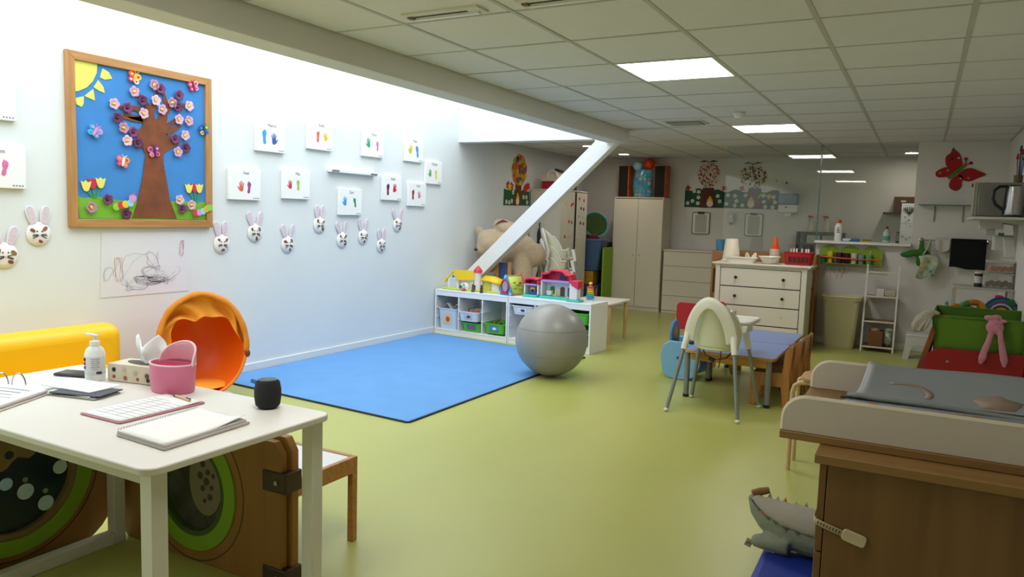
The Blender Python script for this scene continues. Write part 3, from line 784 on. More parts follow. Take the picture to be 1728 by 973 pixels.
# phone
t = thing('mobile_phone', 'dark mobile phone lying behind the sanitizer bottle', 'phone', (2.07, 1.79, DZ))
part('case', MB().obox((2.07, 1.79, DZ + 0.006), (0.15, 0.075, 0.010), (0, 0, 0.35)), mat('#2b3140', 0.4), t, bevel=0.003)
part('screen', MB().obox((2.07, 1.79, DZ + 0.0118), (0.14, 0.068, 0.0012), (0, 0, 0.35)), mat('#0e1014', 0.1), t)
# sanitizer bottle
bx_, by_ = 2.205, 1.785
t = thing('pump_bottle', 'white pump bottle of hand sanitizer on the desk', 'pump bottle', (bx_, by_, DZ))
part('bottle', MB().lathe([(0.0, 0.0), (0.035, 0.0), (0.037, 0.006), (0.037, 0.105), (0.031, 0.125), (0.018, 0.136), (0.016, 0.142)], (bx_, by_, DZ), 28), mat('#eef0ee', 0.35), t)
part('label_sticker', MB().lathe([(0.0375, 0.025), (0.0376, 0.026), (0.0376, 0.095), (0.0375, 0.096)], (bx_, by_, DZ), 28), mat('#d5d7d9', 0.5), t)
dirc = Vector((5.05 - bx_, 0 - by_, 0)).normalized(); side = Vector((-dirc.y, dirc.x, 0))
for k in range(6):
    w = (0.03, 0.026, 0.03, 0.022, 0.03, 0.018)[k]
    part('printed_line', MB().bar(Vector((bx_, by_, DZ + 0.088 - 0.008 * k)) + dirc * 0.0368 - side * w / 2, Vector((bx_, by_, DZ + 0.088 - 0.008 * k)) + dirc * 0.0368 + side * w / 2, 0.003, 0.0022), mat('#9a9ca2', 0.8), t)
for k in range(9):
    p = Vector((bx_, by_, DZ + 0.034)) + dirc * 0.0362 + side * (0.004 + 0.0022 * k)
    part('barcode_bar', MB().bar(p - Vector((0, 0, 0.005)), p + Vector((0, 0, 0.005)), 0.0012 if k % 2 else 0.0018, 0.003, tuple(dirc)), mat('#22242a', 0.8), t)
for k, col in enumerate(('#22242a', '#c8343a', '#3a5fb0')):
    p = Vector((bx_, by_, DZ + 0.086 - 0.016 * k)) - side * 0.034 + dirc * 0.014
    part('print_block', MB().ell(p, (0.006, 0.006, 0.0075), 8, 6), mat(col, 0.7), t)
part('collar', MB().lathe([(0.019, 0.138), (0.019, 0.155), (0.010, 0.158), (0.006, 0.160), (0.006, 0.176)], (bx_, by_, DZ), 20), WHITE_P, t)
part('pump_head', MB().obox((bx_ - 0.008, by_ - 0.004, DZ + 0.180), (0.052, 0.016, 0.009), (0, 0.12, 0.45)), WHITE_P, t, bevel=0.004)
# tissue box
t = thing('tissue_box', 'beige printed tissue box with a white tissue pulled up', 'tissue box', (2.36, 1.88, DZ))
BC, BA = Vector((2.36, 1.882, DZ)), 0.20
part('carton', MB().obox(BC + Vector((0, 0, 0.036)), (0.235, 0.115, 0.07), (0, 0, BA)), mat('#d9cdb6', 0.7, var=0.06, vscale=30), t, bevel=0.002)
Rb = Euler((0, 0, BA)).to_matrix()
def onface(u, z): return BC + Rb @ Vector((u, -0.0582, z))
for k, (u, z, r, col) in enumerate(((-0.085, 0.048, 0.009, '#2b2a2c'), (-0.085, 0.020, 0.007, '#b23a2e'), (-0.035, 0.050, 0.010, '#c9bca2'), (-0.03, 0.018, 0.009, '#b0603a'), (0.02, 0.042, 0.010, '#bfb29a'), (0.03, 0.018, 0.007, '#a85a3a'), (0.075, 0.035, 0.010, '#6d5a48'), (0.08, 0.018, 0.008, '#3a2c26'))):
    c = onface(u, z)
    part('printed_motif', MB().lathe([(0.0, 0.0), (r, 0.0), (r, 0.0008), (0.0, 0.0008)], c, 12, Rb @ Vector((0, -1, 0))), mat(col, 0.8), t)
part('opening', MB().lathe([(0.0, 0.0), (0.08, 0.0), (0.08, 0.0012), (0.0, 0.0012)], BC + Vector((0, 0, 0.071)), 20, (0, 0, 1), 1.0, 0.4), mat('#56514a', 0.8), t)
def tis(u, v):
    w = 0.045 + 0.035 * v
    x = (u - 0.5) * 2 * w + 0.03
    h = 0.070 + 0.05 * max(0.0, 1 - abs(u - 0.72) / 0.28) + 0.045 * max(0.0, 1 - abs(u - 0.05) / 0.2)
    p = Vector((x, 0.022 * math.sin(u * 8 + 1.0) * (0.4 + 0.6 * v) + 0.006 * math.sin(v * 7), 0.068 + v * h))
    return BC + Rb @ p
part('tissue', MB().grid(tis, 18, 8), mat('#f4f5f7', 0.8), t, solid=0.0012)
# pink basket
pc = Vector((2.592, 1.845, DZ))
t = thing('pink_holder', 'pink oval plastic holder with a high rounded back on the desk', 'desk organizer', pc)
M_PK = mat('#e07a9c', 0.4); M_PKD = mat('#c63a6c', 0.5)
part('bowl', MB().lathe([(0.0, 0.0), (0.088, 0.0), (0.092, 0.006), (0.098, 0.105), (0.092, 0.106), (0.086, 0.012), (0.0, 0.010)], pc, 40, (0, 0, 1), 1.0, 0.72), M_PK, t)
part('rim', MB().tube([pc + Vector((0.0955 * math.cos(2 * PI * k / 40), 0.069 * math.sin(2 * PI * k / 40), 0.107)) for k in range(40)], 0.0035, 6, closed=True), mat('#f1c8d2', 0.4), t)
part('felt_lining', MB().lathe([(0.0, 0.0), (0.084, 0.0), (0.084, 0.004), (0.0, 0.004)], pc + Vector((0, 0, 0.085)), 30, (0, 0, 1), 1.0, 0.7), M_PKD, t, label='deep pink lining')
back = []
for k in range(21):
    a = PI * k / 20 * 0.92 + 0.12
    back.append(a)
def bk(u, v):
    a = 0.15 + (PI - 0.30) * u
    h = 0.10 + 0.078 * math.sin(PI * u) ** 0.55 * v
    return pc + Vector((0.095 * math.cos(a), 0.0685 * math.sin(a), h))
part('high_back', MB().grid(bk, 24, 6), mat('#e6a6b6', 0.45), t, solid=0.006)
part('back_rim', MB().tube([bk(k / 24, 1.0) for k in range(25)], 0.0042, 6), mat('#f1d4da', 0.4), t)
# clipboard
t = thing('pink_clipboard', 'dusty pink clipboard with a printed form and a pen', 'clipboard', (2.735, 1.62, DZ))
part('board', MB().prism(rrect(2.635, 2.85, 1.455, 1.785, 0.012, 4), 'z', DZ + 0.0005, DZ + 0.0045), mat('#c4808e', 0.55), t, bevel=0.001)
part('form_sheet', MB().grid(lambda u, v: (2.642 + 0.20 * u, 1.462 + 0.315 * v, DZ + 0.0062 + 0.010 * max(0, v - 0.7) * u), 6, 10), PAPER, t, solid=0.0008)
for k in range(10):
    part('ruled_line', MB().box(2.655, 2.83, 1.50 + 0.024 * k, 1.5022 + 0.024 * k, DZ + 0.0066, DZ + 0.0072), mat('#a7a9b2', 0.9), t)
for x in (2.70, 2.76):
    part('ruled_line', MB().box(x, x + 0.0016, 1.50, 1.72, DZ + 0.0066, DZ + 0.0072), mat('#8d8f9a', 0.9), t)
pn = part('pen', MB().tube([(2.705, 1.765, DZ + 0.0135), (2.815, 1.745, DZ + 0.0135)], 0.0045, 10), mat('#d8b08a', 0.4), t)
part('pen_tip', MB().tube([(2.695, 1.767, DZ + 0.0135), (2.715, 1.763, DZ + 0.0135)], [0.003, 0.0055], 10), mat('#1e2444', 0.4), pn)
part('pen_clip', MB().bar((2.79, 1.7495, DZ + 0.0195), (2.82, 1.744, DZ + 0.0195), 0.004, 0.002), BLACK, pn)
# spiral notebook
t = thing('spiral_notebook', 'open white spiral notebook lying flat at the front of the desk', 'notebook', (3.06, 1.53, DZ))
part('back_block', MB().prism([(2.955, 1.375), (3.195, 1.362), (3.175, 1.69), (2.93, 1.70)], 'z', DZ + 0.0005, DZ + 0.0075), mat('#bcb6b2', 0.7), t, bevel=0.001)
part('page_block', MB().prism([(2.955, 1.378), (3.190, 1.366), (3.165, 1.685), (2.93, 1.697)], 'z', DZ + 0.008, DZ + 0.0145), mat('#cfc9c6', 0.8), t, bevel=0.001)
part('top_page', MB().grid(lambda u, v: (2.955 + 0.232 * u - 0.024 * v, 1.378 - 0.012 * u + 0.318 * v, DZ + 0.0156 + 0.018 * max(0, u - 0.75) * max(0, v - 0.6) * 8), 10, 10), PAPER, t, solid=0.0008)
for k in range(30):
    y = 1.39 + 0.0102 * k
    xx = 2.948 - 0.024 * (y - 1.39) / 0.31
    part('spiral_ring', MB().tube([(xx + 0.008 * math.cos(a), y, DZ + 0.010 + 0.0095 * math.sin(a)) for a in [2 * PI * i / 8 for i in range(8)]], 0.0011, 4, closed=True), mat('#b8b8bc', 0.4, metal=0.5), t)
# black speaker
t = thing('bluetooth_speaker', 'small rounded black portable speaker near the desk corner', 'speaker', (3.065, 1.865, DZ))
part('body', MB().lathe([(0.0, 0.0), (0.032, 0.001), (0.042, 0.012), (0.046, 0.04), (0.046, 0.065), (0.041, 0.092), (0.034, 0.099), (0.0, 0.099)], (3.065, 1.87, DZ), 32), mat('#16171a', 0.75, bump=0.4, bscale=900), t)
part('top_ring', MB().lathe([(0.030, 0.0), (0.033, 0.0015), (0.030, 0.003)], (3.065, 1.87, DZ + 0.0985), 28), mat('#33353a', 0.4), t)
part('loop_tag', MB().obox((3.012, 1.856, DZ + 0.088), (0.022, 0.004, 0.014), (0, 0.3, 0.4)), mat('#4a78c0', 0.5), t)

# ------------------------------------------------------------------ play panels under the desk
M_PW = wood('#9c6f32', '#8e6229', 0.5, 'z', 1.5); M_GRN = mat('#7fa81e', 0.45)
def ringp(c, r0, r1, n=48):
    pass
def ring_mb(axis, c, r0, r1, a0, a1, n=48):
    mb = MB()
    vs_ = []
    for a in (a0, a1):
        for r in (r0, r1):
            for k in range(n):
                q = 2 * PI * k / n
                p = (c[0] + r * math.cos(q), c[1] + r * math.sin(q))
                vs_.append((a, p[0], p[1]) if axis == 'x' else (p[0], a, p[1]))
    fs = []
    for k in range(n):
        j = (k + 1) % n
        fs += [(k, j, n + j, n + k), (2 * n + k, 2 * n + j, 3 * n + j, 3 * n + k), (k, j, 2 * n + j, 2 * n + k), (n + k, n + j, 3 * n + j, 3 * n + k)]
    return mb.add(vs_, fs)
def holed(axis, outline, c, r, a0, a1, n=48):
    # plate with a round hole: outline resampled by angle
    def edge(q):
        best = None
        d = (math.cos(q), math.sin(q))
        m_ = len(outline)
        for i in range(m_):
            p, s = outline[i], outline[(i + 1) % m_]
            ex, ey = s[0] - p[0], s[1] - p[1]
            den = d[0] * ey - d[1] * ex
            if abs(den) < 1e-9:
                continue
            tt = ((p[0] - c[0]) * ey - (p[1] - c[1]) * ex) / den
            uu = ((p[0] - c[0]) * d[1] - (p[1] - c[1]) * d[0]) / den
            if tt > 0 and -1e-6 <= uu <= 1 + 1e-6 and (best is None or tt > best):
                best = tt
        return (c[0] + d[0] * best, c[1] + d[1] * best)
    mb = MB()
    vs_ = []
    for a in (a0, a1):
        for kind in (0, 1):
            for k in range(n):
                q = 2 * PI * k / n
                p = (c[0] + r * math.cos(q), c[1] + r * math.sin(q)) if kind == 0 else edge(q)
                vs_.append((a, p[0], p[1]) if axis == 'x' else (p[0], a, p[1]))
    fs = []
    for k in range(n):
        j = (k + 1) % n
        fs += [(k, j, n + j, n + k), (2 * n + k, 2 * n + j, 3 * n + j, 3 * n + k), (k, j, 2 * n + j, 2 * n + k), (n + k, n + j, 3 * n + j, 3 * n + k)]
    return mb.add(vs_, fs)
t = thing('mirror_play_panel', 'brown wooden play panel with green ring and a dotted dark mirror under the desk', 'play panel', (2.07, 1.45, 0))
c1_ = (1.54, 0.365)
part('panel', holed('x', rrect(1.08, 1.945, 0.0, 0.66, 0.22, 10, (0, 1, 1, 1)), c1_, 0.236, 2.045, 2.085, 60), M_PW, t, bevel=0.004)
part('groove_ring', ring_mb('x', c1_, 0.318, 0.322, 2.084, 2.0865), mat('#4a2f18', 0.7), t)
part('green_ring', ring_mb('x', c1_, 0.236, 0.296, 2.0855, 2.094), M_GRN, t, bevel=0.002)
part('inner_ring', ring_mb('x', c1_, 0.214, 0.236, 2.05, 2.082), mat('#8a7448', 0.5), t)
mirr = part('mirror_disc', MB().prism(circ(c1_, 0.2365, 48), 'x', 2.052, 2.058), mat('#1c2c38', 0.12, spec=0.8), t, label='dark mirror disc')
wave = [(c1_[0] + 0.232 * math.cos(a), c1_[1] + 0.232 * math.sin(a)) for a in [0.5 + (PI - 0.2) * k / 24 for k in range(25)]] + [(c1_[0] - 0.20 + 0.02 * k, c1_[1] + 0.0 + 0.11 * (k / 20.0) + 0.014 * math.sin(k * 1.3)) for k in range(20)]
part('sand_overlay', MB().prism(wave, 'x', 2.058, 2.0605), mat('#8a7040', 0.5), mirr)
for (y, z, r, col) in [(a_ + 0.06, b_ + 0.02, c_, d_) for (a_, b_, c_, d_) in ((1.585, 0.465, 0.028, '#23303a'), (1.47, 0.435, 0.016, '#23303a'))]:
    part('dot', MB().prism(circ((y, z), r, 18), 'x', 2.0605, 2.0625), mat(col, 0.3), mirr)
for (y, z, r, col) in [(a_ + 0.06, b_ + 0.02, c_, d_) for (a_, b_, c_, d_) in ((1.66, 0.335, 0.028, '#d3e4e0'), (1.66, 0.382, 0.010, '#dfe6e4'), (1.60, 0.205, 0.030, '#cfe6fb'), (1.60, 0.255, 0.010, '#93a8a0'), (1.525, 0.275, 0.031, '#cfe6fb'), (1.525, 0.322, 0.010, '#7d8f8a'), (1.455, 0.325, 0.024, '#b4d6f5'))]:
    part('dot', MB().prism(circ((y, z), r, 20), 'x', 2.058, 2.0615), mat(col, 0.25), mirr)  # bright sky-blue reflection in the holes, painted as pale dot colours
t = thing('folding_play_panel', 'brown wooden play panel with green porthole and metal hinges behind the desk leg', 'play panel', (2.62, 1.93, 0))
c2_ = (2.555, 0.30)
part('panel', holed('y', rrect(2.10, 3.045, 0.0, 0.565, 0.05, 5), c2_, 0.195, 1.950, 1.985, 60), M_PW, t, bevel=0.004)
part('folded_panel', holed('y', rrect(2.12, 3.065, 0.0, 0.58, 0.05, 5), c2_, 0.195, 1.988, 2.022, 60), M_PW, t, bevel=0.004)
part('groove_ring', ring_mb('y', c2_, 0.294, 0.298, 1.949, 1.9515), mat('#4a2f18', 0.7), t)
part('green_ring', ring_mb('y', c2_, 0.195, 0.255, 1.942, 1.951), M_GRN, t, bevel=0.002)
part('porthole_tube', ring_mb('y', c2_, 0.175, 0.197, 1.945, 2.025), mat('#41571a', 0.6), t)
part('porthole_pane', MB().prism(circ(c2_, 0.178, 40), 'y', 1.972, 1.976), mat('#57564a', 0.35, hex2='#3a3c30', vscale=14), t)
sd_ = part('spotted_disc', MB().prism(circ((2.615, 0.33), 0.095, 28, 0.14), 'y', 1.969, 1.9715), mat('#857a60', 0.6), t)
for (x, z, r) in ((2.60, 0.40, 0.014), (2.63, 0.37, 0.012), (2.585, 0.35, 0.015), (2.62, 0.33, 0.016), (2.65, 0.31, 0.011), (2.60, 0.30, 0.013), (2.64, 0.27, 0.014), (2.61, 0.25, 0.010), (2.66, 0.36, 0.010)):
    part('dot', MB().prism(circ((x, z), r, 14), 'y', 1.967, 1.969), mat('#4a4230', 0.6), sd_)
part('blue_dot', MB().prism(circ((2.515, 0.445), 0.020, 18), 'y', 1.967, 1.9715), mat('#a8cbe0', 0.4), t)
for (z0, z1) in ((0.375, 0.455), (0.012, 0.085)):
    h = part('hinge', MB().box(2.955, 3.075, 1.944, 2.03, z0, z1), mat('#4b3a2c', 0.45, metal=0.4), t, bevel=0.006)
    part('bolt', MB().cyl((3.03, 1.944, (z0 + z1) / 2), (3.03, 1.938, (z0 + z1) / 2), 0.009, None, 12), mat('#9a968e', 0.3, metal=0.9), h)

# ------------------------------------------------------------------ low table behind the desk
t = thing('low_play_table', 'low wooden table with a white inset top behind the desk', 'table', (2.68, 2.25, 0))
x0, x1, y0, y1, zt = 2.36, 2.99, 2.03, 2.445, 0.375
part('top', MB().box(x0 + 0.02, x1 - 0.02, y0 + 0.02, y1 - 0.02, zt - 0.018, zt - 0.004), mat('#e4e6e8', 0.35), t)
M_LT = wood('#b98346', '#a87238', 0.45, 'x')
for (a, b, c, d) in ((x0, x1, y0, y0 + 0.022), (x0, x1, y1 - 0.022, y1)):
    part('apron', MB().box(a + 0.03, b - 0.03, c, d, zt - 0.07, zt), M_LT, t, bevel=0.002)
for (a, b) in ((x0, x0 + 0.022), (x1 - 0.022, x1)):
    part('apron', MB().box(a, b, y0 + 0.03, y1 - 0.03, zt - 0.07, zt), M_LT, t, bevel=0.002)
for (a, b) in ((x0, y0), (x1 - 0.03, y0), (x0, y1 - 0.03), (x1 - 0.03, y1 - 0.03)):
    part('leg', MB().box(a, a + 0.03, b, b + 0.03, 0, zt), M_LT, t, bevel=0.003)
# ------------------------------------------------------------------ rug and ball
t = thing('blue_rug', 'large plain blue rug on the green floor along the left wall', 'rug', (1.04, 5.7, 0))
RUG = [(0.02, 4.17), (2.075, 4.045), (2.105, 6.99), (0.02, 7.26)]
part('pile', MB().prism(RUG, 'z', 0.001, 0.011), mat('#6299d2', 0.9, var=0.05, vscale=4, bump=0.25, bscale=300), t)
def inset(a, b, w):
    a, b = Vector(a), Vector(b)
    d = (b - a).normalized(); n = Vector((d.y, -d.x)) * w
    return [tuple(a), tuple(b), tuple(b + n), tuple(a + n)]
for i in range(4):
    part('edge_binding', MB().prism(inset(RUG[i], RUG[(i + 1) % 4], 0.016), 'z', 0.0008, 0.010), mat('#1d2430', 0.8), t, label='dark edge binding')
t = thing('gym_ball', 'large silver grey exercise ball resting at the rug edge', 'exercise ball', (2.2, 6.0, 0))
part('ball', MB().ell((2.2, 6.0, 0.327), 0.322, 48, 32), mat('#94928d', 0.36, metal=0.0, bump=0.02, bscale=30), t)
for z in (0.22, 0.44):
    rr = math.sqrt(0.322 ** 2 - (z - 0.327) ** 2)
    part('moulded_ridge', MB().tube([(2.2 + rr * math.cos(a), 6.0 + rr * math.sin(a), z) for a in [2 * PI * k / 64 for k in range(64)]], 0.0022, 6, closed=True), mat('#807e79', 0.4), t)

# ------------------------------------------------------------------ toy storage units
M_LAM = mat('#eceded', 0.4)
ANG = -0.075
def unit_local(name, label, W):
    t = thing(name, label, 'storage unit', (0, 0, 0), group='white toy storage units')
    D, H, th = 0.40, 0.53, 0.018
    part('top', MB().box(0, W, 0, D, H - 0.022, H), M_LAM, t, bevel=0.003)
    part('top_rail', MB().box(th, W - th, 0.002, 0.02, H - 0.072, H - 0.022), M_LAM, t, bevel=0.002)
    part('side_panel', MB().box(0, th, 0, D, 0, H - 0.022), M_LAM, t, bevel=0.002)
    part('side_panel', MB().box(W - th, W, 0, D, 0, H - 0.022), M_LAM, t, bevel=0.002)
    part('plinth', MB().box(th, W - th, 0.004, 0.02, 0, 0.05), M_LAM, t, bevel=0.002)
    part('bottom_shelf', MB().box(th, W - th, 0.0, D, 0.05, 0.066), M_LAM, t, bevel=0.002)
    part('back_panel', MB().box(th, W - th, D - 0.008, D, 0.066, H - 0.022), mat('#d9d9d6', 0.6), t)
    c = (W - 2 * th - 2 * 0.014) / 3
    for k in (1, 2):
        x = th + k * c + (k - 1) * 0.014
        part('divider', MB().box(x, x + 0.014, 0.004, D - 0.008, 0.066, H - 0.022), M_LAM, t, bevel=0.002)
    for k in range(3):
        xa = th + k * (c + 0.014)
        for z in (0.20, 0.31, 0.42):
            part('runner', MB().box(xa, xa + 0.012, 0.01, D - 0.02, z, z + 0.008), WHITE_P, t)
            part('runner', MB().box(xa + c - 0.012, xa + c, 0.01, D - 0.02, z, z + 0.008), WHITE_P, t)
    return t, c, th
def bin_local(t_, w, d, h, m, rimw=0.016, label_col=None):
    # tapered tub with rim lip; local origin = front centre bottom, rim at h
    mb = MB()
    def ring(wx, dy, z, r=0.03):
        return [(x, y, z) for (x, y) in rrect(-wx / 2, wx / 2, -dy / 2, dy / 2, r, 4)]
    lv = [ring(w * 0.82, d * 0.86, 0.0), ring(w * 0.94, d * 0.95, h - 0.012), ring(w, d, h - 0.010), ring(w, d, h), ring(w * 0.91, d * 0.93, h), ring(w * 0.79, d * 0.83, 0.006)]
    n = len(lv[0])
    vs_ = [p for l in lv for p in l]
    fs = [tuple(range(n - 1, -1, -1))] + [(i * n + k, i * n + (k + 1) % n, (i + 1) * n + (k + 1) % n, (i + 1) * n + k) for i in range(5) for k in range(n)] + [tuple(range(5 * n, 6 * n))]
    part('tub', mb.add(vs_, fs), m, t_, local=True)
    if label_col:
        part('picture_label', MB().obox((0, -d * 0.465, h * 0.5), (w * 0.42, 0.004, h * 0.5), (0.10, 0, 0)), mat(label_col[0], 0.7), t_, local=True)
        part('label_print', MB().ell((0.01, -d * 0.468 - 0.002, h * 0.5), (w * 0.1, 0.003, h * 0.15), 10, 6), mat(label_col[1], 0.7), t_, local=True)
U1, c1w, thw = unit_local('toy_storage_unit', 'white low toy storage unit against the left wall at the rug end', 1.03)
U1.location = (0.02, 7.335, 0); U1.rotation_euler = (0, 0, ANG)
U2 = dup(U1, None, Vector((0.02, 7.335, 0)) + Matrix.Rotation(ANG, 3, 'Z') @ Vector((1.037, 0, 0)), ANG, 'white low toy storage unit behind the grey exercise ball')
RA = Matrix.Rotation(ANG, 3, 'Z')
def onU(x, y, z): return Vector((0.02, 7.335, 0)) + RA @ Vector((x, y, z))
def colx(k, unit=0): return unit * 1.037 + thw + k * (c1w + 0.014) + c1w / 2
def place_bin(k, unit, z, w, d, h, m, lab, lc=None, yoff=0.17):
    b = thing('toy_bin', lab, 'bin', onU(colx(k, unit), yoff, z), ANG, group='bins in the toy storage units')
    bin_local(b, w, d, h, m, label_col=lc)
    return b
M_BW = mat('#dfe3e8', 0.4); M_BG = mat('#5cb82e', 0.4); M_BB = mat('#c9d6e4', 0.35)
place_bin(0, 0, 0.068, 0.285, 0.34, 0.245, M_BB, 'deep pale grey bin in the column beside the left wall', ('#e9c9a4', '#b8543a'))
place_bin(1, 0, 0.195, 0.290, 0.36, 0.112, M_BW, 'shallow white bin pulled forward in the middle column', ('#c3c6d2', '#4a4456'), 0.13)
place_bin(1, 0, 0.068, 0.285, 0.34, 0.105, M_BG, 'green bin under the white bin', ('#4a72b8', '#c9502e'), 0.19)
place_bin(2, 0, 0.085, 0.285, 0.34, 0.115, M_BG, 'green bin with red and dark toys in the third column', ('#4a80c2', '#e6e2d6'), 0.16)
place_bin(0, 1, 0.335, 0.285, 0.34, 0.10, M_BW, 'shallow white bin high in the unit behind the ball', ('#e4e2e0', '#32487e'), 0.17)
place_bin(2, 1, 0.30, 0.285, 0.34, 0.12, M_BG, 'green bin high in the unit right of the ball', None, 0.18)
place_bin(2, 1, 0.068, 0.285, 0.34, 0.18, M_BG, 'green bin low in the unit right of the ball', None, 0.18)
# toys inside bins
t = thing('white_toy_track', 'curly white toy track lying in the grey bin', 'toy', onU(colx(0), 0.15, 0.30), ANG)
for k in range(3):
    part('track_piece', MB().tube([(-0.10 + 0.018 * i, -0.06 + 0.05 * k, 0.028 + 0.03 * math.sin(i * 0.75 + 0.9 * k) ) for i in range(12)], 0.012, 8, flat=0.4), mat('#eceae6', 0.4), t, local=True)
for (k, z, sp, gl) in ((1, 0.285, [(-0.05, '#e98a2e'), (0.015, '#e9701e'), (0.065, '#d9622a'), (-0.09, '#3a3a40')], 'toy parts in the white bin'), (2, 0.175, [(-0.05, '#b8303e'), (-0.005, '#c23a4a'), (0.042, '#22263c'), (0.085, '#2c3a34')], 'toys in the green bin')):
    for q, (dx, colr) in enumerate(sp):
        cname = {'#e98a2e': 'orange', '#e9701e': 'bright orange', '#d9622a': 'dark orange', '#3a3a40': 'dark grey', '#b8303e': 'red', '#c23a4a': 'coral red', '#22263c': 'navy', '#2c3a34': 'dark green'}[colr]
        tt = thing('small_toy', 'small %s toy lump in the %s bin' % (cname, 'white pulled-out' if k == 1 else 'third column green'), 'toy', onU(colx(k), 0.12, z), ANG, group=gl)
        part('toy_body', MB().ell((dx, -0.03 + 0.03 * (q % 2), 0.015 - 0.02), (0.020, 0.028, 0.026), 12, 8), mat(colr, 0.5), tt, local=True)
        part('toy_knob', MB().ell((dx + 0.012, -0.045 + 0.03 * (q % 2), 0.022), (0.014, 0.012, 0.016), 8, 6), mat(colr, 0.4), tt, local=True)

TZ = 0.5312
# toy farm
t = thing('toy_farm', 'toy farm with yellow roofs and a red-capped silo on the storage unit', 'toy farm', (0.45, 7.53, TZ))
M_TW = mat('#e6e4dc', 0.45); M_TY = mat('#f0c818', 0.45); M_TG = mat('#c3d24a', 0.5)
part('base', MB().prism([(0.06, 7.40), (0.30, 7.37), (0.60, 7.40), (0.86, 7.38), (0.87, 7.56), (0.60, 7.62), (0.30, 7.63), (0.07, 7.60)], 'z', TZ, TZ + 0.018), M_TG, t, bevel=0.008)
b = part('barn_walls', MB().prism([(0.135, TZ + 0.018), (0.285, TZ + 0.018), (0.285, TZ + 0.135), (0.21, TZ + 0.195), (0.135, TZ + 0.135)], 'y', 7.43, 7.455), M_TW, t)
part('barn_side', MB().box(0.275, 0.47, 7.46, 7.475, TZ + 0.018, TZ + 0.13), M_TW, b)
part('barn_window', MB().box(0.165, 0.255, 7.424, 7.431, TZ + 0.03, TZ + 0.125), mat('#c9ced0', 0.4), b)
part('barn_vent', MB().prism(circ((0.21, TZ + 0.155), 0.014, 12), 'y', 7.424, 7.431), mat('#6d6a62', 0.5), b)
r = part('barn_roof', MB().prism([(0.205, TZ + 0.225), (0.22, TZ + 0.215), (0.09, TZ + 0.075), (0.075, TZ + 0.085)], 'y', 7.42, 7.46), M_TY, t, bevel=0.003)
part('roof_slope', MB().add([(0.205, 7.42, TZ + 0.225), (0.50, 7.44, TZ + 0.225), (0.50, 7.44, TZ + 0.235), (0.205, 7.42, TZ + 0.235), (0.285, 7.40, TZ + 0.118), (0.50, 7.43, TZ + 0.128), (0.50, 7.43, TZ + 0.138), (0.285, 7.40, TZ + 0.128)], [(0, 1, 2, 3), (4, 7, 6, 5), (0, 4, 5, 1), (3, 2, 6, 7), (0, 3, 7, 4), (1, 5, 6, 2)]), M_TY, r)
d = part('dome_shed', MB().lathe([(0.0, 0.075), (0.03, 0.070), (0.052, 0.05), (0.058, 0.02), (0.058, 0.0)], (0.38, 7.42, TZ + 0.018), 20), M_TW, t)
part('shed_door', MB().prism(circ((0.355, TZ + 0.045), 0.022, 14), 'y', 7.362, 7.372), mat('#2f6a5a', 0.5), d)
s = part('silo', MB().lathe([(0.045, 0.0), (0.042, 0.20)], (0.525, 7.47, TZ + 0.018), 20), M_TW, t)
part('silo_cap', MB().lathe([(0.052, 0.20), (0.050, 0.225), (0.012, 0.275), (0.0, 0.28)], (0.525, 7.47, TZ + 0.018), 20), mat('#d83a44', 0.45), s)
part('silo_door', MB().box(0.50, 0.522, 7.422, 7.430, TZ + 0.02, TZ + 0.07), mat('#3a3c40', 0.5), s)
sh = part('stable_wall', MB().box(0.62, 0.72, 7.44, 7.455, TZ + 0.018, TZ + 0.135), mat('#d8cc62', 0.5), t)
part('stable_post', MB().box(0.60, 0.615, 7.42, 7.46, TZ + 0.018, TZ + 0.13), M_TW, sh)
part('stable_end', MB().prism([(0.74, TZ + 0.018), (0.84, TZ + 0.018), (0.84, TZ + 0.09), (0.74, TZ + 0.11)], 'y', 7.42, 7.46), M_TW, sh)
part('stable_roof', MB().add([(0.60, 7.40, TZ + 0.135), (0.72, 7.39, TZ + 0.130), (0.87, 7.38, TZ + 0.10), (0.62, 7.48, TZ + 0.185), (0.76, 7.48, TZ + 0.18), (0.88, 7.48, TZ + 0.14)], [(0, 1, 4, 3), (1, 2, 5, 4)]), M_TY, t, solid=0.012)
for (x, y, lab, cA, cB) in ((0.405, 7.395, 'toy figure with a light blue top and red legs by the farm', '#9fd4dc', '#c2482a'), (0.535, 7.39, 'small brown toy animal figure by the silo', '#6a4128', '#6a4128'), (0.665, 7.365, 'dark brown toy animal figure by the small stable', '#4f2f22', '#4f2f22')):
    y = y - 0.022
    t = thing('toy_figure', lab, 'toy figure', (x, y, TZ), group='toy figures by the farm')
    z = TZ + (0.019 if False else 0.0)
    part('legs', MB().lathe([(0.020, 0.0), (0.020, 0.025), (0.012, 0.035)], (x, y - 0.02, TZ), 12), mat(cB, 0.5), t)
    part('torso', MB().lathe([(0.012, 0.033), (0.017, 0.05), (0.010, 0.066)], (x, y - 0.02, TZ), 12), mat(cA, 0.5), t)
    part('head', MB().ell((x, y - 0.02, TZ + 0.078), (0.014, 0.014, 0.015), 12, 8), mat('#d2a684' if cA != cB else cA, 0.5), t)

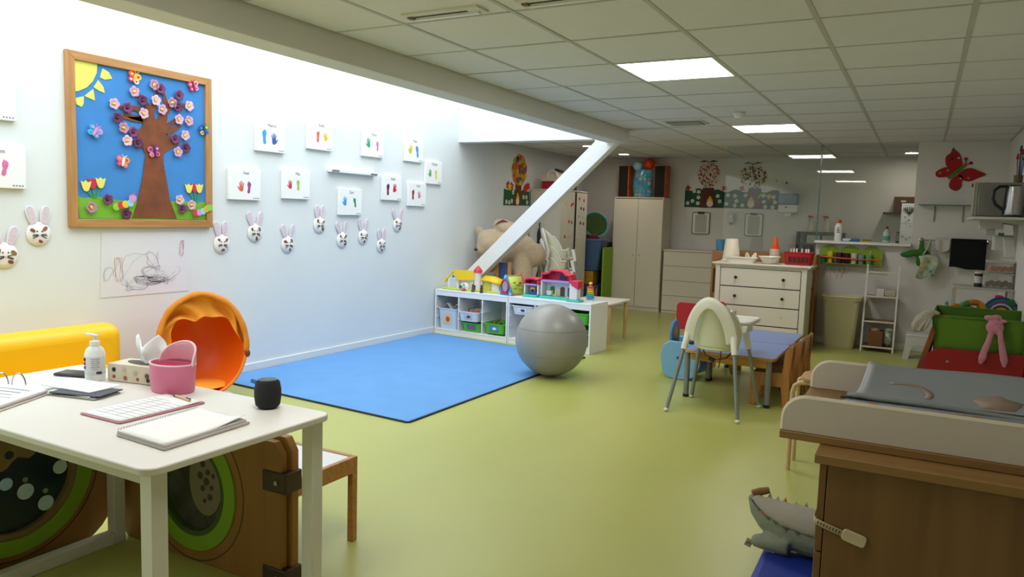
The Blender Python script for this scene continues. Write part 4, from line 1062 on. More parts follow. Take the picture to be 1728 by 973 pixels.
# triangle activity toy
t = thing('activity_triangle', 'triangular wooden activity toy with blue mirror end and red frame', 'toy', onU(0.985, 0.16, TZ), ANG - 0.25); t.scale = (1.12, 1.12, 1.12)
def tri(y0, y1, m, nm, s=1.0, par=None):
    return part(nm, MB().prism([(-0.095 * s, 0.0), (0.095 * s, 0.0), (0.10 * s, 0.02), (0.012, 0.205 * s), (-0.012, 0.205 * s), (-0.10 * s, 0.02)], 'y', y0, y1), m, par or t, local=True, bevel=0.004)
e = tri(-0.10, -0.085, mat('#3a9ad0', 0.45), 'blue_end')
part('red_ring', MB().tube([(0.052 * math.cos(a), -0.102, 0.088 + 0.062 * math.sin(a)) for a in [2 * PI * k / 30 for k in range(30)]], 0.010, 8, closed=True), mat('#b22440', 0.45), e, local=True)
part('mirror', MB().prism(circ((0, 0.088), 0.046, 24, 0.056), 'y', -0.103, -0.1), mat('#b9c6cf', 0.1, metal=0.8), e, local=True)
part('red_gem_row', MB().tube([(-0.06, -0.103, 0.025), (-0.03, -0.104, 0.018), (0.0, -0.104, 0.022), (0.03, -0.104, 0.018), (0.06, -0.103, 0.025)], 0.009, 8), mat('#b22440', 0.45), e, local=True)
for (x, z) in ((-0.078, 0.018), (0.078, 0.018), (0, 0.182)):
    part('corner_disc', MB().prism(circ((x, z), 0.016, 16), 'y', -0.106, -0.10), mat('#8fcdee', 0.4), e, local=True)
e2 = tri(0.10, 0.115, mat('#cf2c3c', 0.45), 'red_end')
sd = part('side_board', MB().add([(0.088, -0.085, 0.02), (0.088, 0.10, 0.02), (0.012, 0.10, 0.185), (0.012, -0.085, 0.185)], [(0, 1, 2, 3)]), mat('#b9cf5a', 0.5), t, local=True, solid=0.008)
for k, (f, y, col) in enumerate(((0.3, -0.03, '#e08a2e'), (0.5, 0.02, '#d8722a'), (0.65, -0.02, '#e6b03a'), (0.6, 0.06, '#3a5a9e'), (0.3, 0.05, '#c9c23a'))):
    part('printed_shape', MB().ell((0.094 - 0.076 * f, y, 0.022 + 0.165 * f), (0.008, 0.020, 0.014), 10, 6, (0, 1.1, 0)), mat(col, 0.5), sd, local=True)
for (x, z) in ((0.085, 0.012), (-0.085, 0.012), (0.0, 0.19)):
    part('dowel', MB().cyl((x, -0.09, z), (x, 0.105, z), 0.008, None, 10), BEECH, t, local=True)

# doll house: wing, main house and tower
M_RED = mat('#dc3350', 0.42); M_TEAL = mat('#3cc0b0', 0.45); M_PUR = mat('#a98cd8', 0.45); M_HW = mat('#e9e6e4', 0.45)
def doll(name, label, loc, rz, W, H, arch, group):
    t = thing(name, label, 'doll house', loc, rz, group)
    part('base', MB().prism(rrect(-W / 2 - 0.01, W / 2 + 0.01, -0.09, 0.09, 0.02, 4), 'z', 0, 0.024), M_TEAL, t, local=True, bevel=0.006)
    part('back_wall', MB().box(-W / 2, W / 2, 0.06, 0.07, 0.024, H * 0.62), M_HW, t, local=True)
    for s in (-1, 1):
        part('side_wall', MB().box(s * W / 2 - 0.008, s * W / 2 + 0.008, -0.05, 0.07, 0.024, H * 0.62), M_HW, t, local=True, bevel=0.004)
        part('red_column', MB().box(s * W / 2 - 0.011, s * W / 2 + 0.011, -0.055, 0.07, H * 0.62, H * 0.80), M_RED, t, local=True, bevel=0.005)
    part('upper_floor', MB().box(-W / 2 + 0.006, W / 2 - 0.006, -0.06, 0.06, H * 0.56, H * 0.64), M_PUR, t, local=True, bevel=0.006)
    up_ = part('red_back', MB().prism(arch, 'y', 0.052, 0.066), M_RED, t, local=True)
    n = len(arch)
    rim_ = [(p[0], 0.0, p[1]) for p in arch if p[1] > H * 0.66]
    part('roof', MB().grid(lambda u, v: (lambda k, f: (rim_[k][0] * (1 - f) + rim_[min(k + 1, len(rim_) - 1)][0] * f, -0.065 + 0.135 * v, rim_[k][2] * (1 - f) + rim_[min(k + 1, len(rim_) - 1)][2] * f))(min(int(u * (len(rim_) - 1)), len(rim_) - 2), u * (len(rim_) - 1) - min(int(u * (len(rim_) - 1)), len(rim_) - 2)), len(rim_) - 1, 1), M_RED, t, local=True, solid=0.020, bevel=0.004)
    part('arched_window', MB().prism(rrect(W * -0.12 + W * 0.1, W * 0.12 + W * 0.1, H * 0.645, H * 0.645 + H * 0.22, W * 0.1, 5, (1, 1, 0, 0)), 'y', 0.044, 0.053), mat('#4a3a6a', 0.4), up_, local=True)
    for x in (-W * 0.27, W * 0.08, W * 0.34):
        part('doorway', MB().prism(rrect(x - W * 0.075, x + W * 0.075, 0.026, H * 0.40, W * 0.06, 4, (1, 1, 0, 0)), 'y', 0.054, 0.061), mat(['#6b4a3c', '#3c5a86', '#3f8a4e'][int((x + W) * 10) % 3], 0.5), t, local=True)
    return t
DL = onU(1.23, 0.17, TZ)
t = doll('doll_house_wing', 'small red and white doll house wing with a teal base', onU(1.25, 0.18, TZ), ANG, 0.17, 0.225, [(-0.08, 0.145), (0.08, 0.145), (0.08, 0.19), (0.04, 0.205), (-0.04, 0.205), (-0.08, 0.19)], 'doll house pieces')
part('bed', MB().box(-0.04, 0.05, -0.02, 0.03, 0.026, 0.05), mat('#2f58b8', 0.5), t, local=True, bevel=0.004)
part('toy_crib', MB().box(-0.03, 0.03, -0.02, 0.03, 0.08, 0.105), mat('#e0a860', 0.5), t, local=True, bevel=0.004)
t = doll('doll_house', 'large red-roofed doll house with purple upper floor and teal base', onU(1.55, 0.20, TZ), ANG, 0.36, 0.315, [(-0.18, 0.20), (0.18, 0.20), (0.18, 0.262), (0.125, 0.268), (0.085, 0.305), (-0.05, 0.312), (-0.09, 0.28), (-0.13, 0.272), (-0.18, 0.265)], 'doll house pieces')
part('sofa', MB().box(-0.14, -0.07, -0.01, 0.04, 0.026, 0.08), mat('#d6d4d0', 0.5), t, local=True, bevel=0.01)
part('toy_figure', MB().lathe([(0.012, 0), (0.014, 0.03), (0.010, 0.055), (0.0, 0.062)], (-0.01, -0.02, 0.024), 10), mat('#e6c42e', 0.5), t, local=True)
part('toy_bath', MB().box(-0.055, -0.025, -0.02, 0.02, 0.026, 0.045), mat('#8fb6c4', 0.5), t, local=True, bevel=0.004)
t = thing('toy_tower', 'white toy tower with a red sloping roof in front of the doll house', 'toy', onU(1.825, 0.085, TZ), ANG, group='doll house pieces')
part('base', MB().prism(rrect(-0.085, 0.085, -0.06, 0.06, 0.02, 4), 'z', 0, 0.022), M_TEAL, t, local=True, bevel=0.006)
part('tower_body', MB().box(-0.048, 0.048, -0.04, 0.04, 0.022, 0.165), M_HW, t, local=True, bevel=0.006)
part('tower_roof', MB().add([(-0.06, -0.055, 0.215), (-0.02, -0.055, 0.225), (0.07, -0.055, 0.225), (0.062, -0.055, 0.14), (0.03, -0.055, 0.15), (-0.06, 0.055, 0.215), (-0.02, 0.055, 0.225), (0.07, 0.055, 0.225), (0.062, 0.055, 0.14), (0.03, 0.055, 0.15)], [(0, 1, 2, 3, 4), (9, 8, 7, 6, 5), (0, 5, 6, 1), (1, 6, 7, 2), (2, 7, 8, 3), (3, 8, 9, 4), (4, 9, 5, 0)]), M_RED, t, local=True, bevel=0.004)
part('toy_duck', MB().ell((-0.066, -0.035, 0.035), (0.014, 0.014, 0.014), 10, 6), mat('#e8b86a', 0.5), t, local=True)
t = thing('stacking_rings', 'rainbow stacking ring tower toy beside the white toy tower', 'toy', onU(1.90, 0.30, TZ), ANG)
part('foot', MB().lathe([(0.045, 0), (0.045, 0.012), (0.02, 0.02)], (0, 0, 0), 20), WHITE_P, t, local=True)
for k, col in enumerate(('#2fa8d0', '#3aa8c8', '#86c23a', '#f0c22a', '#f0962a', '#e2402e')):
    part('ring', MB().tube([((0.036 - 0.003 * k) * math.cos(a), (0.036 - 0.003 * k) * math.sin(a), 0.032 + 0.023 * k) for a in [2 * PI * i / 20 for i in range(20)]], 0.0118, 8, closed=True), mat(col, 0.4), t, local=True)
part('top_knob', MB().ell((0, 0, 0.185), (0.022, 0.022, 0.018), 12, 8), mat('#f2c62a', 0.4), t, local=True)
part('pole', MB().cyl((0, 0, 0.01), (0, 0, 0.18), 0.008, None, 10), WHITE_P, t, local=True)
t = thing('toy_basket', 'red toy basket with a tall arched handle behind the doll house', 'toy', onU(1.32, 0.335, TZ), ANG)
part('basket', MB().lathe([(0.06, 0.0), (0.075, 0.06), (0.07, 0.06), (0.055, 0.005)], (0, 0, 0), 18, (0, 0, 1), 1.0, 0.6), mat('#c23a4a', 0.5), t, local=True)
part('handle', MB().tube([(0.07 * math.cos(a), 0, 0.06 + 0.20 * math.sin(a)) for a in [PI * k / 16 for k in range(17)]], 0.007, 8), mat('#b8344a', 0.5), t, local=True)

# white small table right of the storage units
t = thing('small_white_table', 'small white-topped table with birch legs behind the storage unit end', 'table', (1.95, 8.2, 0))
part('top', MB().prism(rrect(1.50, 2.045, 7.86, 8.50, 0.03, 4), 'z', 0.45, 0.472), mat('#e4ddcc', 0.45), t, bevel=0.003)
for (x, y) in ((1.55, 7.91), (2.0, 7.91), (1.55, 8.45), (2.0, 8.45)):
    part('leg', MB().cyl((x, y, 0), (x, y, 0.45), 0.020, 0.024, 14), BIRCH, t)
part('green_crossbar', MB().box(1.58, 1.975, 7.93, 7.95, 0.40, 0.44), mat('#4aa83a', 0.5), t)

# ------------------------------------------------------------------ kids' tables and chairs
M_BLU = mat('#8197cf', 0.4, var=0.03, vscale=4); M_EDGE = wood('#c08d45', '#ae7b38', 0.45, 'x')
def kid_table(lab, y0, y1, iy0, iy1):
    x0, x1, zt = 3.42, 4.13, 0.395
    t = thing('kids_table', lab, 'table', ((x0 + x1) / 2, (y0 + y1) / 2, 0), group='blue kids tables')
    part('top_core', MB().prism(rrect(x0, x1, y0, y1, 0.05, 5), 'z', zt - 0.026, zt - 0.002), M_EDGE, t, bevel=0.004)
    part('blue_surface', MB().prism(rrect(x0 + 0.006, x1 - 0.006, y0 + 0.006, y1 - 0.006, 0.046, 5), 'z', zt - 0.002, zt), M_BLU, t)
    part('apron', MB().box(x0 + 0.06, x1 - 0.06, y0 + 0.03, y0 + 0.05, zt - 0.085, zt - 0.026), M_EDGE, t)
    part('apron', MB().box(x0 + 0.06, x1 - 0.06, y1 - 0.05, y1 - 0.03, zt - 0.085, zt - 0.026), M_EDGE, t)
    part('apron', MB().box(x0 + 0.055, x0 + 0.07, y0 + 0.06, y1 - 0.06, zt - 0.075, zt - 0.026), M_EDGE, t)
    part('apron', MB().box(x1 - 0.095, x1 - 0.08, y0 + 0.06, y1 - 0.06, zt - 0.075, zt - 0.026), M_EDGE, t)
    for (x, y) in ((x0 + 0.026, y0 + iy0), (x1 - 0.05, y0 + iy0), (x0 + 0.026, y1 - iy1), (x1 - 0.05, y1 - iy1)):
        l = part('leg', MB().cyl((x, y, 0.02), (x, y, zt - 0.026), 0.022, None, 16), mat('#8a8e8c', 0.4, metal=0.5), t)
        part('foot_cap', MB().cyl((x, y, 0), (x, y, 0.024), 0.0245, None, 16), BLACK, l)
kid_table('blue-topped kids table nearer the camera, under the white high chair', 5.905, 6.70, 0.055, 0.025)
kid_table('blue-topped kids table farther away, in front of the dresser', 6.703, 7.46, 0.025, 0.05)
M_CW = wood('#bd8346', '#a86f36', 0.45, 'z'); M_CB = mat('#7393b4', 0.5)
def kid_chair():
    # local: back at +x, faces -x
    t = thing('kids_chair', 'x', 'chair', (0, 0, 0), group='wooden kids chairs at the blue tables')
    for s in (-1, 1):
        part('side_panel', MB().prism([(-0.15, 0), (-0.10, 0), (-0.06, 0.16), (0.08, 0.16), (0.10, 0.0), (0.155, 0.0), (0.14, 0.24), (0.155, 0.47), (0.135, 0.485), (0.10, 0.44), (0.085, 0.27), (-0.15, 0.26)], 'y', s * 0.12 - 0.010, s * 0.12 + 0.010), M_CW, t, local=True, bevel=0.004)
    part('seat', MB().box(-0.15, 0.09, -0.11, 0.11, 0.225, 0.24), M_CB, t, local=True, bevel=0.004)
    part('back_panel', MB().obox((0.125, 0, 0.395), (0.014, 0.219, 0.13), (0, 0.08, 0)), M_CB, t, local=True, bevel=0.004)
    part('stretcher', MB().box(0.10, 0.125, -0.11, 0.11, 0.14, 0.17), M_CW, t, local=True, bevel=0.003)
    return t
CH = kid_chair()
spots = [(4.08, 6.15, 0.03, 'wooden kids chair with a blue back, nearest of the three beside the tables'), (4.10, 6.52, 0.0, 'wooden kids chair with a blue back, middle of the three beside the tables'), (4.11, 6.885, -0.03, 'wooden kids chair with a blue back, farthest of the three beside the tables'),
         (3.45, 7.22, PI, 'wooden kids chair on the left side of the farther blue table')]
for i, (x, y, a, lab) in enumerate(spots):
    o = CH if i == 0 else dup(CH)
    o.location = (x, y, 0); o.rotation_euler = (0, 0, a); o['label'] = lab

# ------------------------------------------------------------------ high chairs
M_HC = mat('#e8e5da', 0.4); M_HCB = mat('#dcdcc2', 0.45)
def high_chair(tray=True):
    t = thing('high_chair', 'x', 'high chair', (0, 0, 0))
    for sx in (-1, 1):
        for sy in (-1, 1):
            l = part('leg', MB().cyl((sx * 0.265, sy * 0.28, 0.012), (sx * 0.175, sy * 0.165, 0.56), 0.0145, None, 14), mat('#8b908e', 0.35, metal=0.5), t, local=True)
            part('foot', MB().ell((sx * 0.266, sy * 0.281, 0.016), (0.019, 0.019, 0.016), 12, 8), mat('#e2dfcf', 0.5), l, local=True)
            part('socket', MB().cyl((sx * 0.190, sy * 0.184, 0.47), (sx * 0.166, sy * 0.153, 0.615), 0.022, 0.025, 14), M_HC, l, local=True)
    # seat shell: U-shaped wall, high at the back and tapering upwards
    def shell(u, v):
        a = -PI / 2 + (u - 0.5) * 2 * 2.05
        back = max(0.0, math.cos((u - 0.5) * 2 * 2.0))
        top = 0.60 + 0.262 * back ** 0.6
        z = 0.485 + (top - 0.485) * v
        sh = 1.0 - 0.36 * max(0.0, (z - 0.58) / 0.28) ** 1.3
        rx, ry = (0.158 + 0.02 * v) * sh, 0.150 + 0.03 * v
        return Vector((rx * math.cos(a), ry * math.sin(a) - 0.02 * back * v, z))
    part('seat_shell', MB().grid(shell, 48, 12), M_HCB, t, local=True, solid=0.010)
    def archp(a):
        s_ = math.sin(a)
        return Vector((0.192 * math.cos(a) * (1 - 0.20 * s_), -0.148 - 0.062 * s_, 0.545 + 0.318 * s_ ** 0.9))
    ap = [archp(PI * k / 36) for k in range(37)]
    def band(u, v):
        i = u * 36; k = min(int(i), 35); f = i - k
        p = ap[k].lerp(ap[k + 1], f)
        inn = Vector((p.x * 0.62, p.y, 0.50 + (p.z - 0.50) * 0.80))
        return p.lerp(inn, v) + Vector((0, -0.012, 0))
    part('back_arch', MB().grid(band, 36, 3), M_HC, t, local=True, solid=0.020, bevel=0.005)
    part('arch_edge', MB().tube([p + Vector((0, -0.006, 0)) for p in ap], 0.013, 8), M_HC, t, local=True)
    part('side_rim', MB().tube([shell(k / 12 * 0.24, 1.0) for k in range(13)], 0.013, 8), M_HC, t, local=True)
    part('side_rim', MB().tube([shell(1 - k / 12 * 0.24, 1.0) for k in range(13)], 0.013, 8), M_HC, t, local=True)
    part('seat', MB().lathe([(0.0, 0.0), (0.15, 0.0), (0.162, 0.012), (0.15, 0.02), (0.0, 0.02)], (0, 0, 0.475), 32), M_HCB, t, local=True)
    part('front_lip', MB().obox((0, 0.155, 0.50), (0.22, 0.03, 0.03)), M_HC, t, local=True, bevel=0.01)
    if tray:
        tr = part('tray', MB().prism(rrect(-0.215, 0.215, 0.05, 0.40, 0.05, 5), 'z', 0.655, 0.672), M_HC, t, local=True, bevel=0.004)
        loop = rrect(-0.212, 0.212, 0.053, 0.397, 0.048, 5)
        part('tray_lip', MB().tube([(p[0], p[1], 0.676) for p in loop], 0.013, 8, closed=True), M_HC, tr, local=True)
        part('tray_skirt', MB().box(-0.19, 0.19, 0.07, 0.36, 0.628, 0.655), M_HC, tr, local=True, bevel=0.01)
        for s in (-1, 1):
            part('tray_arm', MB().box(s * 0.185 - 0.02, s * 0.185 + 0.02, 0.05, 0.22, 0.60, 0.655), M_HC, tr, local=True, bevel=0.008)
        bl = part('safety_belt', MB().tube([(-0.06, -0.12, 0.47), (-0.05, -0.10, 0.43), (0.02, -0.05, 0.395), (0.10, -0.08, 0.42), (0.14, -0.06, 0.47)], 0.008, 6, flat=0.3), BLACK, t, local=True)
        part('belt_strap', MB().tube([(0.03, 0.02, 0.475), (0.035, 0.0, 0.40), (0.03, -0.02, 0.33)], 0.010, 6, flat=0.3), BLACK, t, local=True)
        part('belt_buckle', MB().obox((-0.01, -0.07, 0.395), (0.05, 0.02, 0.025), (0, 0.4, 0)), BLACK, t, local=True, bevel=0.005)
    return t
H1 = high_chair(True)
H1.location = (3.742, 5.655, 0); H1.rotation_euler = (0, 0, -0.07)
H1['label'] = 'white high chair with tray and grey metal legs in the open floor'
H2 = high_chair(False)
labs = ['white high chair without tray, lowest of the stack behind the storage units', 'white high chair without tray, second from the bottom of the stack', 'white high chair without tray, third from the bottom of the stack', 'white high chair without tray, topmost of the stack']
for k in range(4):
    o = H2 if k == 0 else dup(H2)
    o.location = (0.98, 8.62 + 0.02 * k, 0.135 * k + 0.0); o.rotation_euler = (0, 0, -0.95)
    o['label'] = labs[k]; o['group'] = 'stacked high chairs'

# ------------------------------------------------------------------ blue rocker seat
t = thing('blue_rocker', 'light blue children\'s rocker seat with a rounded darker blue back', 'rocker', (3.2, 6.7, 0))
M_RB = mat('#79b0d4', 0.45); M_RB2 = mat('#4f7fae', 0.45)
side = [(3.06, 0.06), (3.10, 0.02), (3.20, 0.0), (3.32, 0.0), (3.42, 0.04), (3.47, 0.14), (3.455, 0.25), (3.38, 0.325), (3.26, 0.345), (3.12, 0.345), (3.05, 0.30), (3.03, 0.20)]
side = [(3.035 + (p[0] - 3.03) * 0.83, p[1]) for p in side]
part('rocker_side', MB().prism(side, 'y', 6.55, 6.575), M_RB, t, bevel=0.008)
part('rocker_side', MB().prism(side, 'y', 6.88, 6.905), M_RB, t, bevel=0.008)
part('seat', MB().box(3.12, 3.37, 6.575, 6.88, 0.16, 0.185), M_RB2, t, bevel=0.004)
bk_ = part('backrest', MB().prism([(6.60, 0.17)] + [(6.725 + 0.125 * math.cos(a), 0.40 + 0.115 * math.sin(a)) for a in [PI - PI * k / 14 for k in range(15)]] + [(6.85, 0.17)], 'x', 3.095, 3.12), M_RB2, t, bevel=0.006)
part('back_print', MB().prism(circ((6.725, 0.40), 0.05, 20, 0.06), 'x', 3.12, 3.123), mat('#c98a3a', 0.6), bk_)
part('front_panel', MB().box(3.35, 3.37, 6.575, 6.88, 0.10, 0.31), M_RB2, t, bevel=0.006)
part('handle_bar', MB().cyl((3.30, 6.56, 0.365), (3.30, 6.90, 0.365), 0.014, None, 12), M_RB2, t)
part('handle_plate', MB().prism(rrect(3.20, 3.39, 6.58, 6.87, 0.06, 4), 'z', 0.347, 0.362), M_RB2, t, bevel=0.005)
part('bolt', MB().cyl((3.20, 6.55, 0.20), (3.20, 6.535, 0.20), 0.012, None, 12), mat('#31506e', 0.4), t)

# ------------------------------------------------------------------ red stacked chairs near the dresser
def red_chair(loc, lab, dz):
    t = thing('red_kids_chair', lab, 'chair', (loc[0], loc[1], dz), PI / 2 - 0.12, group='stacked red kids chairs')
    for s in (-1, 1):
        part('bent_frame', MB().tube([(0.02, s * 0.15, 0.0), (-0.02, s * 0.15, 0.20), (-0.03, s * 0.15, 0.37), (0.0, s * 0.15, 0.41), (0.06, s * 0.15, 0.42), (0.26, s * 0.15, 0.42)], 0.014, 8), BIRCH, t, local=True)
        part('leg', MB().cyl((0.25, s * 0.15, 0), (0.25, s * 0.15, 0.42), 0.014, None, 10), BIRCH, t, local=True)
    part('seat', MB().box(0.0, 0.27, -0.14, 0.14, 0.25, 0.265), mat('#b3121c', 0.5), t, local=True, bevel=0.005)
    part('backrest', MB().prism(rrect(-0.15, 0.15, 0.26, 0.55, 0.05, 5), 'x', -0.055, -0.037), mat('#b3121c', 0.5), t, local=True, bevel=0.005)
    part('stretcher', MB().box(0.24, 0.26, -0.15, 0.15, 0.10, 0.13), BIRCH, t, local=True)
red_chair((2.92, 7.97), 'red kids chair with bent birch frame, left of the white dresser', 0.0)
red_chair((3.07, 8.36), 'red kids chair standing behind the first, close to the white dresser', 0.0)

# beech stool by the changing table
t = thing('beech_stool', 'bent beech children\'s stool partly hidden by the changing tray', 'stool', (4.62, 4.6, 0))
part('seat', MB().prism(rrect(4.49, 4.78, 4.47, 4.76, 0.08, 5), 'z', 0.53, 0.555), mat('#b08a5c', 0.5), t, bevel=0.006)
for y in (4.51, 4.72):
    part('bent_leg', MB().tube([(4.455, y, 0.0), (4.455, y, 0.46), (4.465, y, 0.50), (4.50, y, 0.522), (4.62, y, 0.525), (4.76, y, 0.522), (4.795, y, 0.50), (4.81, y, 0.46), (4.81, y, 0.0)], 0.014, 10), BIRCH, t)
# ------------------------------------------------------------------ giant teddy on a bench
t = thing('wooden_toy_bench', 'wooden bench with a blue back panel under the giant teddy', 'bench', (0.5, 8.15, 0))
part('seat', MB().box(0.14, 0.80, 7.93, 8.40, 0.42, 0.45), BEECHX, t, bevel=0.004)
for (x, y) in ((0.16, 7.95), (0.74, 7.95), (0.16, 8.34), (0.74, 8.34)):
    part('leg', MB().box(x, x + 0.04, y, y + 0.04, 0, 0.42), BEECH, t, bevel=0.003)
for x in (0.49, 0.66):
    part('back_post', MB().box(x, x + 0.045, 7.935, 7.965, 0.45, 0.86), BEECH, t, bevel=0.004)
part('back_panel', MB().box(0.535, 0.66, 7.94, 7.96, 0.66, 0.85), mat('#33538a', 0.6), t, bevel=0.004)
part('low_rail', MB().box(0.20, 0.49, 7.94, 7.96, 0.56, 0.62), BEECHX, t, bevel=0.003)
M_FUR = mat('#c6ae8c', 0.95, var=0.12, vscale=25, bump=0.6, bscale=160, sheen=0.4)
t = thing('giant_teddy', 'giant beige plush teddy bear slumped in the corner behind the brace', 'teddy bear', (0.5, 8.25, 0.452))
bear = MB()
for (c, r, e) in (((0.26, 8.20, 1.07), (0.185, 0.17, 0.18), (0, 0, 0)), ((0.20, 8.13, 0.99), (0.10, 0.09, 0.085), (0, 0, 0)), ((0.10, 8.18, 1.215), (0.065, 0.04, 0.06), (0, 0.3, 0)), ((0.36, 8.28, 1.24), (0.06, 0.04, 0.05), (0, 0, 0)),
                  ((0.62, 8.24, 0.98), (0.25, 0.19, 0.24), (0, 0.3, 0)), ((0.46, 8.25, 1.27), (0.20, 0.10, 0.095), (0, 0.30, 0)), ((0.46, 8.24, 1.10), (0.12, 0.12, 0.12), (0, 0, 0)), ((0.62, 8.25, 0.72), (0.20, 0.18, 0.24), (0, 0, 0)), ((0.45, 8.27, 0.60), (0.20, 0.14, 0.15), (0, 0, 0)),
                  ((0.88, 8.20, 0.95), (0.16, 0.13, 0.15), (0, 0, 0)), ((0.79, 8.10, 0.72), (0.12, 0.11, 0.25), (0, -0.15, 0)), ((0.35, 8.10, 0.80), (0.065, 0.06, 0.10), (0, 0.2, 0)), ((0.75, 8.24, 1.06), (0.12, 0.11, 0.11), (0, 0, 0))):
    bear.ell(c, r, 16, 10, e)
part('body', bear, M_FUR, t, remesh=0.018)
part('ribbon', MB().tube([(0.50, 8.20, 1.34), (0.44, 8.17, 1.36), (0.38, 8.16, 1.33), (0.34, 8.15, 1.29)], [0.012, 0.03, 0.02, 0.004], 8, flat=0.4), mat('#9a4a48', 0.7), t)
part('nose', MB().ell((0.13, 8.06, 0.985), (0.03, 0.02, 0.02), 12, 8), mat('#4a3428', 0.6), t)

# ------------------------------------------------------------------ sticker cabinet
M_CAB = mat('#dcd8cc', 0.45)
t = thing('sticker_cabinet', 'tall white cabinet dotted with small stickers against the left wall', 'cabinet', (0.26, 10.2, 0))
part('body', MB().box(0.02, 0.48, 9.72, 10.68, 0, 1.80), M_CAB, t, bevel=0.003)
part('dark_gap', MB().box(0.4805, 0.4992, 10.2205, 10.2845, 0.03, 1.79), mat('#15130f', 0.8), t)
d1 = part('door', MB().box(0.482, 0.50, 9.722, 10.22, 0.03, 1.79), M_CAB, t, bevel=0.003)
d2 = part('door', MB().box(0.482, 0.50, 10.285, 10.678, 0.03, 1.79), M_CAB, t, bevel=0.003)
part('handle', MB().tube([(0.505, 10.34, 0.95), (0.525, 10.34, 0.97), (0.525, 10.34, 1.10), (0.505, 10.34, 1.12)], 0.006, 8), mat('#c9c6bb', 0.4), d2)
part('top_board', MB().box(0.015, 0.505, 9.71, 10.69, 1.80, 1.816), M_CAB, t, bevel=0.003)
stk = [(9.90, 1.62, '#d8d24a'), (10.10, 1.60, '#cc2f2a'), (10.15, 1.62, '#b82a26'), (10.03, 1.36, '#cc2f2a'), (10.13, 1.35, '#cc4a3a'), (9.90, 1.14, '#b8322a'), (10.0, 1.13, '#d0c8c0'), (10.08, 1.13, '#c9c2b8')]
for (y, z, col) in stk:
    part('sticker', MB().prism(petal((y, z), 0.030, 4, 0.15, 16), 'x', 0.5, 0.502), mat(col, 0.6), d1)
for (y, z, col) in ((10.38, 1.70, '#cc2f2a'), (10.55, 1.68, '#cc2f2a'), (10.45, 1.56, '#3a3a34'), (10.55, 1.55, '#3a3a34'), (10.38, 1.44, '#a8b0b8'), (10.54, 1.43, '#c9c9c9'), (10.45, 1.34, '#2c2a28'), (10.56, 1.33, '#55504a')):
    part('sticker', MB().prism(circ((y, z), 0.026, 12), 'x', 0.5, 0.502), mat(col, 0.6), d2)
t = thing('toy_barn', 'red toy barn with a white arched roof on top of the sticker cabinet', 'toy', (0.28, 9.88, 1.817))
part('barn_body', MB().box(0.16, 0.42, 9.78, 9.95, 1.817, 1.93), mat('#a8141c', 0.5), t, bevel=0.004)
part('barn_roof', MB().prism([(0.15, 1.93), (0.43, 1.93), (0.40, 2.05), (0.19, 2.05)], 'y', 9.77, 9.96), mat('#d9d0bc', 0.5), t, bevel=0.004)
part('arched_handle', MB().tube([(0.33 + 0.08 * math.cos(a), 9.765, 1.98 + 0.10 * math.sin(a)) for a in [PI * k / 12 for k in range(13)]], 0.012, 8), mat('#e2ddd0', 0.5), t)
part('navy_cap', MB().obox((0.385, 9.87, 2.085), (0.10, 0.10, 0.03), (0, 0.3, 0)), mat('#1f2a48', 0.5), t, bevel=0.006)
t = thing('toy_brown_house', 'dark brown toy house with a white window on the sticker cabinet', 'toy', (0.30, 10.35, 1.817))
part('house_body', MB().box(0.21, 0.43, 10.27, 10.42, 1.817, 1.96), mat('#4a2c20', 0.6), t)
part('house_roof', MB().prism([(0.19, 1.955), (0.45, 1.955), (0.40, 2.02), (0.30, 2.045)], 'y', 10.26, 10.43), mat('#3a221a', 0.6), t)
part('chimney', MB().box(0.34, 0.37, 10.32, 10.36, 2.0, 2.06), mat('#3a221a', 0.6), t)
w_ = part('window', MB().box(0.345, 0.405, 10.264, 10.27, 1.87, 1.935), mat('#d9d4c4', 0.5), t)
part('glazing_bar', MB().box(0.372, 0.378, 10.260, 10.264, 1.87, 1.935), mat('#4a2c20', 0.6), w_)
part('glazing_bar', MB().box(0.345, 0.405, 10.2595, 10.264, 1.90, 1.905), mat('#4a2c20', 0.6), w_)
t = thing('green_toy_block', 'small green toy lump beside the brown toy house', 'toy', (0.17, 10.05, 1.817))
part('block', MB().lathe([(0.06, 0.0), (0.06, 0.03), (0.03, 0.05), (0.0, 0.055)], (0.40, 10.10, 1.817), 14), mat('#2f8a4a', 0.5), t)
part('stud', MB().lathe([(0.015, 0.05), (0.015, 0.06), (0, 0.06)], (0.40, 10.10, 1.817), 10), mat('#2f8a4a', 0.5), t)

t = thing('black_umbrella', 'folded black umbrella hanging on the side of the sticker cabinet', 'umbrella', (0.19, 9.69, 0.72))
part('handle', MB().tube([(0.19, 9.695, 1.24), (0.19, 9.695, 1.40), (0.187, 9.697, 1.42)], 0.009, 8), BLACK, t)
part('folded_canopy', MB().lathe([(0.0, 0.72), (0.008, 0.73), (0.028, 1.05), (0.030, 1.18), (0.012, 1.25)], (0.19, 9.685, 0), 12, (0, 0, 1), 1.0, 0.7), BLACK, t)
